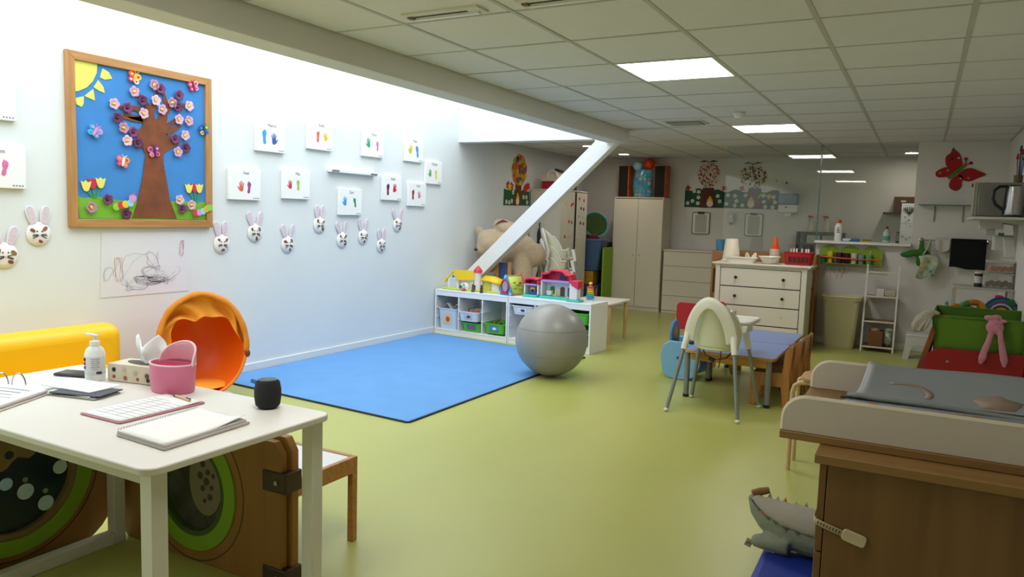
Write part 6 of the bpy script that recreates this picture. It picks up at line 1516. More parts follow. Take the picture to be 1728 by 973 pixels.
for (x, col, h, nm) in cups:
    t = thing('drinking_cup', nm + ' child\'s drinking cup in the green rack', 'cup', (x, 9.733, 0.976), group='cups in the green rack')
    part('cup_body', MB().lathe([(0.0, 0.0), (0.028, 0.0), (0.038, h), (0.035, h), (0.025, 0.005), (0.0, 0.005)], (0, 0, 0), 18), mat(col, 0.4), t, local=True)
    part('rim', MB().tube([(0.0365 * math.cos(a), 0.0365 * math.sin(a), h) for a in [2 * PI * k / 18 for k in range(18)]], 0.0025, 6, closed=True), mat(col, 0.4), t, local=True)
    if nm in ('yellow', 'plum', 'leaf green'):
        part('toothbrush', MB().tube([(0, 0, 0.02), (0.012, 0.0, h + 0.05)], 0.004, 6), mat('#b9c23a' if nm != 'leaf green' else '#c9c9c4', 0.4), t, local=True)
# red crayon marks on the wall
t = thing('crayon_marks', 'red crayon scribbles on the half wall under the cup rack', 'scribble', (4.12, 9.798, 0.75))
for k in range(10):
    x = 4.03 + 0.03 * k + rnd.uniform(-0.02, 0.02)
    part('crayon_stroke', MB().tube([(x, 9.7985, 0.95 - rnd.uniform(0, 0.03)), (x + rnd.uniform(-0.03, 0.03), 9.7985, 0.90), (x + rnd.uniform(-0.05, 0.04), 9.7985, 0.84 - 0.03 * (k % 3))], 0.0022, 5), mat('#c4806e', 0.8), t)

# ------------------------------------------------------------------ bin, ladder shelf, stool
t = thing('cream_laundry_bin', 'cream plastic laundry bin standing against the half wall', 'bin', (4.268, 9.58, 0))
def rr3(w, d, z, r): return [(x, y, z) for (x, y) in rrect(-w / 2, w / 2, -d / 2, d / 2, r, 6)]
lv = [rr3(0.31, 0.27, 0.0, 0.06), rr3(0.325, 0.285, 0.02, 0.06), rr3(0.335, 0.29, 0.10, 0.06), rr3(0.345, 0.295, 0.105, 0.06), rr3(0.385, 0.325, 0.545, 0.06), rr3(0.425, 0.36, 0.565, 0.06), rr3(0.43, 0.365, 0.605, 0.06), rr3(0.405, 0.34, 0.605, 0.055), rr3(0.37, 0.31, 0.54, 0.05), rr3(0.30, 0.26, 0.012, 0.05)]
n_ = len(lv[0])
part('tub', MB().add([p for l in lv for p in l], [tuple(range(n_ - 1, -1, -1))] + [(i * n_ + k, i * n_ + (k + 1) % n_, (i + 1) * n_ + (k + 1) % n_, (i + 1) * n_ + k) for i in range(9) for k in range(n_)] + [tuple(range(9 * n_, 10 * n_))]), mat('#cfc79f', 0.5), t, local=True)
part('rim_band', MB().tube([(p[0], p[1], 0.60) for p in rr3(0.43, 0.365, 0.6, 0.06)], 0.008, 6, closed=True), mat('#d6cfa8', 0.5), t, local=True)
t = thing('ladder_shelf', 'narrow white metal ladder shelf beside the cream bin', 'shelf', (4.675, 9.6, 0))
M_LD = mat('#d6d2c8', 0.4)
for x in (4.51, 4.838):
    part('front_upright', MB().bar((x, 9.40, 0), (x, 9.62, 0.985), 0.018, 0.018), M_LD, t)
    part('rear_upright', MB().bar((x, 9.765, 0), (x, 9.765, 0.60), 0.016, 0.016), M_LD, t)
for (z, y0) in ((0.89, 9.60), (0.615, 9.54), (0.33, 9.48), (0.045, 9.42)):
    part('front_rail', MB().box(4.515, 4.833, y0 - 0.006, y0 + 0.010, z, z + 0.018), M_LD, t)
    if z < 0.8:
        part('shelf', MB().box(4.518, 4.83, y0 + 0.012, 9.765, z + 0.002, z + 0.012), mat('#8a5a3e', 0.5), t)
t = thing('white_card_box', 'small white boxes on the second shelf of the ladder shelf', 'box', (4.70, 9.65, 0.628))
part('box', MB().box(4.62, 4.70, 9.60, 9.68, 0.628, 0.705), mat('#d9d8d0', 0.6), t, bevel=0.003)
part('soft_pack', MB().box(4.705, 4.825, 9.58, 9.70, 0.628, 0.695), mat('#b9b39a', 0.7), t, bevel=0.012)
part('blue_end', MB().box(4.612, 4.62, 9.605, 9.675, 0.632, 0.70), mat('#8fb0c4', 0.6), t)
t = thing('brown_basket_box', 'brown box on the lowest shelf of the ladder shelf', 'box', (4.65, 9.58, 0.058))
part('box_body', MB().box(4.575, 4.725, 9.47, 9.68, 0.058, 0.23), mat('#7a4a26', 0.6), t, bevel=0.004)
part('contents', MB().ell((4.64, 9.57, 0.235), (0.05, 0.06, 0.035), 12, 8), mat('#b9a27c', 0.8), t)
t = thing('patterned_cloth_bag', 'pale green patterned cloth bag beside the brown box', 'bag', (4.78, 9.58, 0.058))
cb = MB().ell((4.78, 9.56, 0.15), (0.05, 0.09, 0.09), 14, 10); cb.ell((4.775, 9.53, 0.22), (0.035, 0.05, 0.04), 12, 8)
part('cloth', cb, mat('#c9cdb6', 0.9, hex2='#5a7a5a', vscale=28), t, remesh=0.012)
part('gathered_top', MB().tube([(4.75, 9.53, 0.255), (4.78, 9.52, 0.262), (4.81, 9.53, 0.252)], 0.010, 8), mat('#c9cdb6', 0.9), t)
t = thing('white_step_stool', 'small white plastic step stool at the foot of the wall', 'stool', (5.08, 9.3, 0))
part('step', MB().prism(rrect(4.965, 5.27, 9.17, 9.40, 0.03, 4), 'z', 0.245, 0.268), mat('#c9c9c4', 0.45), t, bevel=0.006)
part('front_panel', MB().prism([(4.945, 0), (5.0, 0), (5.02, 0.12), (5.05, 0.155), (5.185, 0.155), (5.215, 0.12), (5.235, 0), (5.29, 0), (5.265, 0.245), (4.97, 0.245)], 'y', 9.17, 9.185), mat('#c9c9c4', 0.45), t)
part('rear_panel', MB().prism([(4.945, 0), (5.0, 0), (5.02, 0.12), (5.05, 0.155), (5.185, 0.155), (5.215, 0.12), (5.235, 0), (5.29, 0), (5.265, 0.245), (4.97, 0.245)], 'y', 9.385, 9.40), mat('#c9c9c4', 0.45), t)
for (xa, xb) in ((4.945, 4.97), (5.265, 5.29)):
    s = 1 if xa < 5.1 else -1
    part('end_panel', MB().add([(4.945 if s > 0 else 5.29, 9.185, 0), (4.97 if s > 0 else 5.265, 9.185, 0.245), (4.97 if s > 0 else 5.265, 9.385, 0.245), (4.945 if s > 0 else 5.29, 9.385, 0)], [(0, 1, 2, 3)]), mat('#c9c9c4', 0.45), t, solid=0.006)

# ------------------------------------------------------------------ wall with butterfly
t = thing('red_butterfly', 'red felt butterfly with a green body on the right wall section', 'wall art', (5.33, 9.798, 1.85))
M_RF = mat('#a8141c', 0.85)
def wing(pts, nm='wing'):
    return part(nm, MB().prism(pts, 'y', 9.785, 9.796), M_RF, t, bevel=0.003)
def smooth_poly(cs, n=6):
    out = []
    m_ = len(cs)
    for i in range(m_):
        p0, p1, p2, p3 = (Vector(cs[(i + j) % m_]) for j in (-1, 0, 1, 2))
        for k in range(n):
            f = k / n
            out.append(tuple(0.5 * ((2 * p1) + (p2 - p0) * f + (2 * p0 - 5 * p1 + 4 * p2 - p3) * f * f + (3 * p1 - p0 - 3 * p2 + p3) * f ** 3)))
    return out
w_a = wing(smooth_poly([(5.37, 2.12), (5.345, 2.24), (5.29, 2.30), (5.268, 2.325), (5.248, 2.27), (5.205, 2.22), (5.215, 2.13), (5.26, 2.09), (5.33, 2.08)]))
w_b = wing(smooth_poly([(5.31, 2.075), (5.22, 2.11), (5.14, 2.075), (5.117, 2.04), (5.14, 2.0), (5.22, 2.0), (5.28, 2.02)]))
w_c = wing(smooth_poly([(5.37, 2.07), (5.45, 2.10), (5.53, 2.07), (5.60, 2.03), (5.55, 2.0), (5.52, 1.985), (5.46, 1.955), (5.40, 1.965), (5.34, 2.02)]))
w_d = wing(smooth_poly([(5.34, 2.03), (5.28, 1.98), (5.258, 1.91), (5.285, 1.865), (5.335, 1.85), (5.375, 1.89), (5.38, 1.95), (5.39, 2.0)]))
part('green_body', MB().bar((5.245, 9.784, 1.985), (5.40, 9.784, 2.135), 0.034, 0.012, (0, 1, 0)), mat('#4a7a1a', 0.85), t, bevel=0.004)
for (a, b) in (((5.40, 2.13), (5.40, 2.20)), ((5.40, 2.13), (5.45, 2.155))):
    part('antenna', MB().tube([(a[0], 9.788, a[1]), (b[0], 9.788, b[1])], 0.006, 6), M_RF, t)
    part('antenna_tip', MB().ell((b[0], 9.788, b[1]), (0.018, 0.008, 0.018), 12, 8), M_RF, t)
for (w_, c, col, r_) in ((w_a, (5.27, 2.20), '#3a3a50', 0.018), (w_a, (5.285, 2.275), '#4a5a2a', 0.016), (w_a, (5.33, 2.21), '#d8cfc8', 0.012), (w_b, (5.16, 2.045), '#9a7a3a', 0.017), (w_b, (5.235, 2.075), '#b09060', 0.014), (w_c, (5.40, 2.045), '#3a3a50', 0.020), (w_c, (5.44, 1.99), '#a8905a', 0.014), (w_c, (5.365, 1.985), '#d8cfc8', 0.010), (w_d, (5.315, 1.905), '#5a4a5a', 0.018)):
    part('felt_spot', MB().prism(petal(c, r_ * 1.2, 5, 0.3, 20), 'y', 9.782, 9.786), mat(col, 0.8), w_)
t = thing('glass_wall_shelf', 'greenish glass wall shelf below the red butterfly', 'shelf', (5.23, 9.73, 1.68))
part('glass_plate', MB().box(4.975, 5.50, 9.66, 9.796, 1.680, 1.690), mat('#6f8f7a', 0.15, alpha=0.7), t)
for x in (5.14, 5.42):
    part('bracket', MB().bar((x, 9.79, 1.68), (x, 9.79, 1.50), 0.008, 0.008), mat('#7a7a72', 0.3, metal=0.8), t)
t = thing('towel_rail', 'chrome towel rail on the wall below the glass shelf', 'towel rail', (5.35, 9.74, 1.28))
part('bar', MB().cyl((5.02, 9.735, 1.288), (5.70, 9.735, 1.288), 0.008, None, 12), CHROME, t)
for x in (5.03, 5.69):
    part('mount', MB().lathe([(0.024, 0.0), (0.024, 0.012), (0.010, 0.02), (0.010, 0.075)], (x, 9.797, 1.288), 18, (0, -1, 0)), CHROME, t)
def drape(name, label, cat, m, x0, x1, ztop, zb0, zb1, y, amp, nw, solid=0.008, tilt=0.0):
    t = thing(name, label, cat, ((x0 + x1) / 2, y, min(zb0, zb1)))
    part('cloth', MB().grid(lambda u, v: (x0 + (x1 - x0) * u + tilt * v, y - 0.012 - amp * math.sin(nw * PI * u) * (0.3 + 0.7 * v), ztop - (ztop - (zb0 + (zb1 - zb0) * u)) * v + 0.006 * math.sin(9 * u) * v), 20, 12), m, t, solid=solid)
    part('fold_over_rail', MB().tube([(x0 + (x1 - x0) * k / 10, y + 0.012, ztop + 0.002) for k in range(11)], 0.014, 8), m, t)
    return t
drape('black_towel', 'black terry towel hanging on the chrome rail', 'towel', mat('#0a0a0b', 0.95, bump=0.6, bscale=300), 5.325, 5.665, 1.302, 1.0, 0.975, 9.722, 0.010, 3, 0.012)
t = thing('green_cloth', 'bunched green cloth hanging at the left end of the rail', 'cloth', (4.98, 9.72, 1.04))
gcl = MB()
for (c, r_) in (((4.90, 9.72, 1.115), (0.075, 0.03, 0.035)), ((4.98, 9.72, 1.14), (0.09, 0.03, 0.04)), ((5.06, 9.72, 1.13), (0.07, 0.03, 0.06)), ((5.04, 9.725, 1.20), (0.03, 0.02, 0.09)), ((5.03, 9.727, 1.05), (0.04, 0.025, 0.07))):
    gcl.ell(c, r_, 14, 8)
part('bunch', gcl, mat('#2f6a1c', 0.85, bump=0.4, bscale=30), t, remesh=0.010)
part('hanging_loop', MB().tube([(5.035, 9.735, 1.22), (5.04, 9.722, 1.26), (5.045, 9.735, 1.303), (5.05, 9.748, 1.26)], 0.005, 6), mat('#c0642a', 0.8), t)
t = thing('patterned_bib', 'pale bib with orange and teal print hanging from the rail', 'bib', (5.12, 9.70, 0.86))
part('cloth', MB().grid(lambda u, v: (5.02 + 0.185 * u + 0.02 * math.sin(5 * v), 9.675 - 0.012 * math.sin(7 * u + 3 * v), 1.13 - (0.265 + 0.02 * math.sin(6 * u)) * v - 0.05 * abs(u - 0.5) * (1 - v)), 14, 12), mat('#c3c6a8', 0.9, hex2='#8aa088', vscale=14), t, solid=0.006)
for (x, z, col) in ((5.05, 0.93, '#c97a3a'), (5.09, 0.99, '#c98a4a'), (5.07, 1.03, '#d0a060'), (5.15, 0.94, '#3f8a7a'), (5.17, 0.90, '#4a8a6a'), (5.12, 1.05, '#8aa05a')):
    part('print_motif', MB().ell((x, 9.662, z), (0.016, 0.004, 0.014), 10, 6), mat(col, 0.9), t)
part('neck_strap', MB().tube([(5.06, 9.675, 1.12), (5.10, 9.70, 1.20), (5.12, 9.725, 1.298), (5.13, 9.748, 1.22), (5.15, 9.70, 1.12)], 0.008, 6), mat('#b9bca0', 0.9), t)
t = thing('white_lace_cloth', 'thin white cloth strip hanging between the bib and the black towel', 'cloth', (5.25, 9.72, 1.15))
part('cloth', MB().grid(lambda u, v: (5.17 + 0.15 * u, 9.718 - 0.010 * math.sin(8 * u), 1.300 - 0.10 * v - 0.05 * math.sin(PI * u) * v), 12, 8), mat('#c3bfb6', 0.9), t, solid=0.004)
part('fold_over_rail', MB().tube([(5.17 + 0.015 * k, 9.735, 1.302) for k in range(11)], 0.012, 8), mat('#c3bfb6', 0.9), t)

# ------------------------------------------------------------------ microwave corner on the right wall
t = thing('white_wall_shelf', 'white wall shelf carrying the microwave and kettle', 'shelf', (5.6, 7.95, 1.5))
part('board', MB().box(5.405, 5.808, 7.35, 8.52, 1.512, 1.532), mat('#cfccc2', 0.45), t, bevel=0.003)
for y in (7.6, 8.35):
    part('bracket', MB().prism([(5.50, 1.512), (5.808, 1.512), (5.808, 1.30), (5.79, 1.30), (5.77, 1.47)], 'y', y, y + 0.015), mat('#c3c0b6', 0.45), t)
t = thing('microwave', 'grey stainless microwave oven at the right wall', 'microwave', (5.6, 8.2, 1.533))
part('housing', MB().box(5.455, 5.80, 7.96, 8.43, 1.543, 1.845), mat('#8f8c85', 0.3, metal=0.55), t, bevel=0.006)
part('door', MB().box(5.425, 5.455, 7.965, 8.425, 1.543, 1.845), mat('#a9a69d', 0.3, metal=0.4), t, bevel=0.005)
part('door_frame', MB().box(5.412, 5.424, 7.96, 7.972, 1.54, 1.85), mat('#d2cfc6', 0.35), t)
for (x, y) in ((5.47, 8.0), (5.77, 8.0), (5.47, 8.39), (5.77, 8.39)):
    part('foot', MB().cyl((x, y, 1.533), (x, y, 1.544), 0.014, None, 10), BLACK, t)
part('red_knob', MB().cyl((5.412, 7.99, 1.82), (5.40, 7.99, 1.82), 0.018, None, 14), mat('#7a1a1c', 0.4), t)
t = thing('electric_kettle', 'stainless steel kettle with a black angular handle before the microwave', 'kettle', (5.70, 7.72, 1.533))
part('base', MB().lathe([(0.0, 0.0), (0.082, 0.0), (0.082, 0.014), (0.07, 0.02), (0.0, 0.02)], (5.705, 7.72, 1.533), 28), BLACK, t)
part('jug', MB().lathe([(0.072, 0.021), (0.074, 0.03), (0.060, 0.262), (0.054, 0.268)], (5.705, 7.72, 1.533), 28), mat('#b4b3b0', 0.22, metal=1.0), t)
part('lid', MB().lathe([(0.055, 0.266), (0.045, 0.278), (0.0, 0.280)], (5.705, 7.72, 1.533), 24), BLACK, t)
part('handle', MB().tube([(5.650, 7.70, 1.80), (5.59, 7.685, 1.795), (5.555, 7.68, 1.76), (5.550, 7.68, 1.69), (5.575, 7.685, 1.64), (5.632, 7.70, 1.60)], 0.013, 10), BLACK, t)
part('handle_strip', MB().tube([(5.648, 7.70, 1.80), (5.632, 7.70, 1.56)], 0.012, 10), BLACK, t)
part('power_cord', MB().tube([(5.70, 7.64, 1.538), (5.74, 7.60, 1.538), (5.79, 7.62, 1.538)], 0.005, 6), BLACK, t)
t = thing('brush_holder', 'jar of long paint brushes and red-tipped sticks on the microwave', 'brush holder', (5.75, 8.10, 1.847))
part('jar', MB().lathe([(0.0, 0.0), (0.032, 0.0), (0.036, 0.07), (0.032, 0.07), (0.028, 0.005), (0, 0.005)], (5.755, 8.10, 1.847), 18), mat('#6a5a3a', 0.4), t)
for (dx, dz, col, tip) in ((-0.02, 0.26, '#8a6a2a', '#a8141c'), (0.0, 0.33, '#2a2420', '#3a2a1c'), (0.015, 0.30, '#2f6a80', '#b01a22'), (0.03, 0.25, '#3a5aa0', '#20242c')):
    s = part('brush', MB().tube([(5.755 + dx * 0.4, 8.10, 1.855), (5.755 + dx, 8.09, 1.847 + dz - 0.04)], 0.0055, 6), mat(col, 0.5), t)
    part('brush_tip', MB().tube([(5.755 + dx, 8.09, 1.847 + dz - 0.05), (5.757 + dx, 8.088, 1.847 + dz)], [0.012, 0.007], 8), mat(tip, 0.6), s)
t = thing('paper_roll_box', 'white wall box under the microwave shelf', 'box', (5.6, 8.35, 1.40))
part('box', MB().box(5.50, 5.69, 8.26, 8.345, 1.432, 1.511), mat('#c3c0b8', 0.5), t, bevel=0.006)
part('nozzle', MB().box(5.56, 5.63, 8.28, 8.33, 1.375, 1.432), mat('#b9b6ae', 0.5), t, bevel=0.004)
t = thing('hanging_papers', 'loose white papers pinned in the corner below the microwave', 'papers', (5.74, 8.4, 1.12))
part('sheet', MB().grid(lambda u, v: (5.62 + 0.185 * u, 8.40 - 0.03 * v * u, 1.38 - (0.14 + 0.05 * u) * v), 6, 6), mat('#c9c8c2', 0.7), t, solid=0.002)
part('sheet', MB().grid(lambda u, v: (5.70 + 0.10 * u + 0.02 * v, 8.36 - 0.03 * v, 1.36 - 0.20 * v), 6, 6), mat('#d4d2cb', 0.7), t, solid=0.002)
part('green_clip', MB().box(5.665, 5.71, 8.385, 8.40, 1.375, 1.40), mat('#4a7a5a', 0.4), t)

# white storage shelf with clear tubs
t = thing('white_drawer_unit', 'white plastic shelf unit carrying clear tubs at the right wall', 'shelf unit', (5.56, 8.3, 0))
part('top', MB().box(5.325, 5.805, 8.08, 8.55, 0.872, 0.890), mat('#bcb8ac', 0.45), t, bevel=0.003)
for (x, y) in ((5.335, 8.09), (5.775, 8.09), (5.335, 8.52), (5.775, 8.52)):
    part('post', MB().box(x, x + 0.02, y, y + 0.02, 0, 0.872), mat('#bcb8ac', 0.45), t)
for z in (0.30, 0.60):
    part('shelf', MB().box(5.33, 5.80, 8.085, 8.545, z, z + 0.014), mat('#bcb8ac', 0.45), t)
CLR = mat('#c9c6bc', 0.2, alpha=0.28)
t = thing('clear_tub_brown', 'clear plastic tub of brown toys, lower of the stacked tubs', 'tub', (5.69, 8.3, 0.891))
part('tub', MB().box(5.575, 5.80, 8.16, 8.44, 0.891, 1.015), CLR, t, bevel=0.012)
part('lid', MB().box(5.568, 5.804, 8.15, 8.45, 1.016, 1.028), mat('#b9b6ae', 0.4), t, bevel=0.004)
for k in range(7):
    part('contents', MB().ell((5.605 + 0.028 * k, 8.21 + 0.02 * (k % 3), 0.925 + 0.012 * (k % 2)), (0.024, 0.03, 0.026), 10, 7), mat(['#5a3a30', '#6d4438', '#74553a', '#4a2f2a'][k % 4], 0.7), t)
t = thing('clear_tub_orange', 'clear plastic tub of orange pieces, upper of the stacked tubs', 'tub', (5.70, 8.3, 1.029))
part('tub', MB().box(5.592, 5.80, 8.17, 8.43, 1.029, 1.125), CLR, t, bevel=0.012)
part('lid', MB().box(5.583, 5.804, 8.16, 8.44, 1.126, 1.140), mat('#c2bfb6', 0.4), t, bevel=0.004)
for k in range(8):
    part('contents', MB().ell((5.62 + 0.022 * k, 8.215 + 0.015 * (k % 3), 1.062 + 0.010 * (k % 2)), (0.022, 0.03, 0.024), 10, 7), mat(['#c87a0e', '#b96a0a', '#d08a1a'][k % 3], 0.6), t)
t = thing('medicine_jar', 'white-labelled jar with a dark base and red stripe beside the tubs', 'jar', (5.53, 8.24, 0.891))
part('jar', MB().lathe([(0.0, 0.0), (0.034, 0.0), (0.034, 0.035), (0.032, 0.036)], (5.53, 8.24, 0.891), 22), mat('#14161e', 0.3), t)
part('label', MB().lathe([(0.033, 0.036), (0.033, 0.10)], (5.53, 8.24, 0.891), 22), mat('#c3c1bc', 0.5), t)
part('red_stripe', MB().lathe([(0.0335, 0.10), (0.0335, 0.125)], (5.53, 8.24, 0.891), 22), mat('#3a1216', 0.5), t)
part('cap', MB().lathe([(0.034, 0.125), (0.034, 0.142), (0.0, 0.144)], (5.53, 8.24, 0.891), 22), mat('#d2d0ca', 0.4), t)
# toy table behind the green bin
t = thing('toy_side_table', 'low white table holding soft toys behind the green bin', 'table', (5.53, 7.78, 0))
part('top', MB().box(5.26, 5.80, 7.52, 8.03, 0.635, 0.655), mat('#c2bfb4', 0.45), t, bevel=0.004)
for (x, y) in ((5.28, 7.54), (5.76, 7.54), (5.28, 7.99), (5.76, 7.99)):
    part('leg', MB().box(x, x + 0.025, y, y + 0.025, 0, 0.635), mat('#c2bfb4', 0.45), t)
t = thing('ring_soft_toy', 'soft ring toy in orange, red, blue and green above the bin', 'soft toy', (5.47, 7.72, 0.656))
rc = Vector((5.475, 7.66, 0.735))
cols = ['#c98a1e', '#b9741a', '#2f7a3a', '#2f6a8a', '#b01f2a', '#d8d2c4']
for k in range(6):
    pts = [rc + Vector((0.075 * math.cos(a), 0.015 * math.sin(2 * a), 0.055 * math.sin(a))) for a in [2 * PI * (k + i / 6) / 6 for i in range(7)]]
    part('ring_segment', MB().tube(pts, 0.028, 10), mat(cols[k], 0.8), t)
part('blue_heart', MB().ell(rc + Vector((-0.02, -0.03, -0.01)), (0.04, 0.025, 0.035), 12, 8), mat('#3a5a86', 0.8), t)
part('red_bead', MB().ell(rc + Vector((0.035, -0.03, 0.0)), (0.025, 0.02, 0.022), 12, 8), mat('#b01a22', 0.7), t)
t = thing('orange_flower_toy', 'small orange and navy soft toy left of the ring toy', 'soft toy', (5.33, 7.72, 0.656))
part('orange_petals', MB().ell((5.345, 7.80, 0.725), (0.042, 0.03, 0.036), 14, 8), mat('#c9641a', 0.8), t)
part('navy_base', MB().ell((5.315, 7.80, 0.688), (0.035, 0.04, 0.031), 12, 8), mat('#1c2444', 0.8), t)
part('pale_leaf', MB().ell((5.385, 7.82, 0.74), (0.025, 0.02, 0.035), 12, 8), mat('#9ab0a8', 0.8), t)
t = thing('blue_bird_toy', 'small light blue bird-shaped toy at the left rear of the bin', 'soft toy', (5.275, 7.62, 0.656))
bd = MB().ell((5.278, 7.62, 0.71), (0.022, 0.03, 0.05), 12, 8); bd.ell((5.272, 7.615, 0.77), (0.016, 0.02, 0.028), 10, 7)
part('bird_body', bd, mat('#7aa4b8', 0.8), t, remesh=0.006)
part('eye', MB().ell((5.266, 7.598, 0.772), 0.006, 8, 6), BLACK, t)
t = thing('rainbow_arch_toy', 'large striped plush rainbow arch in blue, teal, purple and yellow', 'soft toy', (5.68, 7.75, 0.656))
ac = Vector((5.695, 7.80, 0.685))
for k, (col, r_) in enumerate((('#c98f1a', 0.035), ('#14161c', 0.053), ('#cf9a22', 0.070), ('#3f3a6a', 0.090), ('#c2b8c0', 0.107), ('#6a4a7a', 0.123), ('#2f7a7a', 0.141), ('#2f4486', 0.160))):
    part('stripe', MB().tube([ac + Vector((r_ * 0.86 * math.cos(a), 0.0, -0.014 + r_ * math.sin(a))) for a in [PI * i / 20 for i in range(21)]], 0.0125, 8), mat(col, 0.85), t)
part('yellow_roll', MB().cyl((5.66, 7.745, 0.676), (5.80, 7.735, 0.676), 0.020, None, 12), mat('#c98f1a', 0.8), t)
part('green_patch', MB().ell((5.765, 7.785, 0.795), (0.03, 0.01, 0.035), 12, 8), mat('#2f6a3a', 0.85), t)
part('pink_patch', MB().ell((5.67, 7.79, 0.845), (0.035, 0.012, 0.014), 12, 8), mat('#b0345a', 0.85), t)

# ------------------------------------------------------------------ green fabric bin with red front
t = thing('green_toy_bin', 'green fabric toy bin in a wooden frame with a red front panel', 'toy bin', (5.45, 7.15, 0))
M_GF = mat('#5a821a', 0.85, bump=0.15, bscale=200); M_GF2 = mat('#476c14', 0.85)
part('front_panel', MB().grid(lambda u, v: (5.165 + 0.635 * u + 0.03 * (1 - v) * (1 - u), 6.985 + 0.02 * math.sin(PI * u) * 0.3 - 0.02 * (1 - v), 0.42 + 0.298 * v), 12, 4), M_GF, t, solid=0.014)
part('side_panel', MB().grid(lambda u, v: (5.165 + 0.03 * (1 - v) + 0.03 * u, 6.985 + 0.36 * u, 0.42 + (0.298 + 0.045 * u) * v), 8, 4), M_GF2, t, solid=0.012)
part('back_panel', MB().grid(lambda u, v: (5.195 + 0.605 * u, 7.345, 0.42 + 0.345 * v), 8, 4), M_GF2, t, solid=0.012)
part('bin_floor', MB().box(5.20, 5.80, 6.99, 7.34, 0.42, 0.43), M_GF2, t)
part('top_hem', MB().tube([(5.80, 7.345, 0.765), (5.195, 7.345, 0.765), (5.18, 7.17, 0.742), (5.167, 6.985, 0.72), (5.48, 6.98, 0.718), (5.80, 6.985, 0.716)], 0.008, 8), M_GF, t)
redp = rrect(5.135, 5.80, 0.0, 0.468, 0.13, 8, (0, 1, 0, 0))
redp = [(p[0] - (0.468 - p[1]) * 0.13 if p[0] < 5.6 else p[0], p[1]) for p in redp]
rp = part('red_front', MB().prism(redp, 'y', 6.895, 6.915), mat('#960b10', 0.5), t, bevel=0.003)
part('screw', MB().lathe([(0.0, 0.006), (0.010, 0.005), (0.013, 0.0)], (5.29, 6.895, 0.365), 14, (0, -1, 0)), CHROME, rp)
part('side_frame', MB().prism([(5.01, 0.0), (5.06, 0.0), (5.195, 0.60), (5.165, 0.63)], 'y', 6.93, 6.96), wood('#8f5224', '#7c441c', 0.5, 'z'), t, bevel=0.003)
part('side_board', MB().add([(5.055, 6.935, 0.0), (5.185, 6.935, 0.58), (5.20, 7.33, 0.58), (5.09, 7.33, 0.0)], [(0, 1, 2, 3)]), mat('#c46a50', 0.55), t, solid=0.012)
part('rear_frame', MB().prism([(5.06, 0.0), (5.11, 0.0), (5.22, 0.60), (5.19, 0.63)], 'y', 7.31, 7.335), wood('#8f5224', '#7c441c', 0.5, 'z'), t, bevel=0.003)
part('right_board', MB().box(5.785, 5.80, 6.92, 7.34, 0.0, 0.42), wood('#8f5224', '#7c441c', 0.5, 'z'), t)
t = thing('pink_bunny_plush', 'pink plush bunny with long drooping ears hanging over the green bin', 'plush toy', (5.59, 6.94, 0.36))
M_PB = mat('#d88a9c', 0.95, var=0.15, vscale=60, bump=0.5, bscale=250, sheen=0.3)
bn = MB()
bn.ell((5.592, 6.925, 0.665), (0.062, 0.052, 0.056), 16, 10)
for (pts, rs) in (([(5.572, 6.90, 0.645), (5.558, 6.878, 0.57), (5.535, 6.868, 0.49), (5.522, 6.866, 0.42), (5.512, 6.866, 0.375)], [0.020, 0.021, 0.025, 0.029, 0.012]), ([(5.625, 6.90, 0.64), (5.635, 6.878, 0.57), (5.652, 6.868, 0.49), (5.668, 6.866, 0.42), (5.672, 6.866, 0.365)], [0.020, 0.021, 0.025, 0.029, 0.010])):
    bn.tube(pts, rs, 10)
for (c, r_) in (((5.55, 6.945, 0.735), (0.038, 0.03, 0.022)), ((5.60, 6.96, 0.742), (0.035, 0.035, 0.022)), ((5.645, 6.95, 0.715), (0.030, 0.025, 0.014)), ((5.585, 6.955, 0.71), (0.03, 0.03, 0.03))):
    bn.ell(c, r_, 12, 8)
part('body', bn, M_PB, t, remesh=0.007)
t = thing('muslin_cloth', 'crumpled grey-white muslin cloth hooked on the bin corner', 'cloth', (5.12, 6.96, 0.56))
mus = MB()
for (pts, rs) in (([(5.055, 6.94, 0.575), (5.050, 6.93, 0.62), (5.075, 6.925, 0.68), (5.12, 6.93, 0.725), (5.17, 6.955, 0.745), (5.215, 6.96, 0.735)], [0.026, 0.042, 0.044, 0.036, 0.026, 0.012]), ([(5.09, 6.935, 0.585), (5.10, 6.92, 0.63), (5.115, 6.92, 0.68), (5.145, 6.935, 0.72)], [0.020, 0.036, 0.040, 0.026])):
    mus.tube(pts, rs, 10)
part('cloth', mus, mat('#b3aa9c', 0.95, bump=0.6, bscale=60), t, remesh=0.009)
for pts in ([(5.03, 6.905, 0.60), (5.045, 6.893, 0.66), (5.09, 6.888, 0.705)], [(5.07, 6.895, 0.59), (5.09, 6.878, 0.635), (5.12, 6.882, 0.68)], [(5.105, 6.893, 0.60), (5.125, 6.885, 0.65), (5.15, 6.895, 0.70)]):
    part('fold', MB().tube(pts, [0.008, 0.013, 0.007], 8), mat('#bdb5a8', 0.95), t)

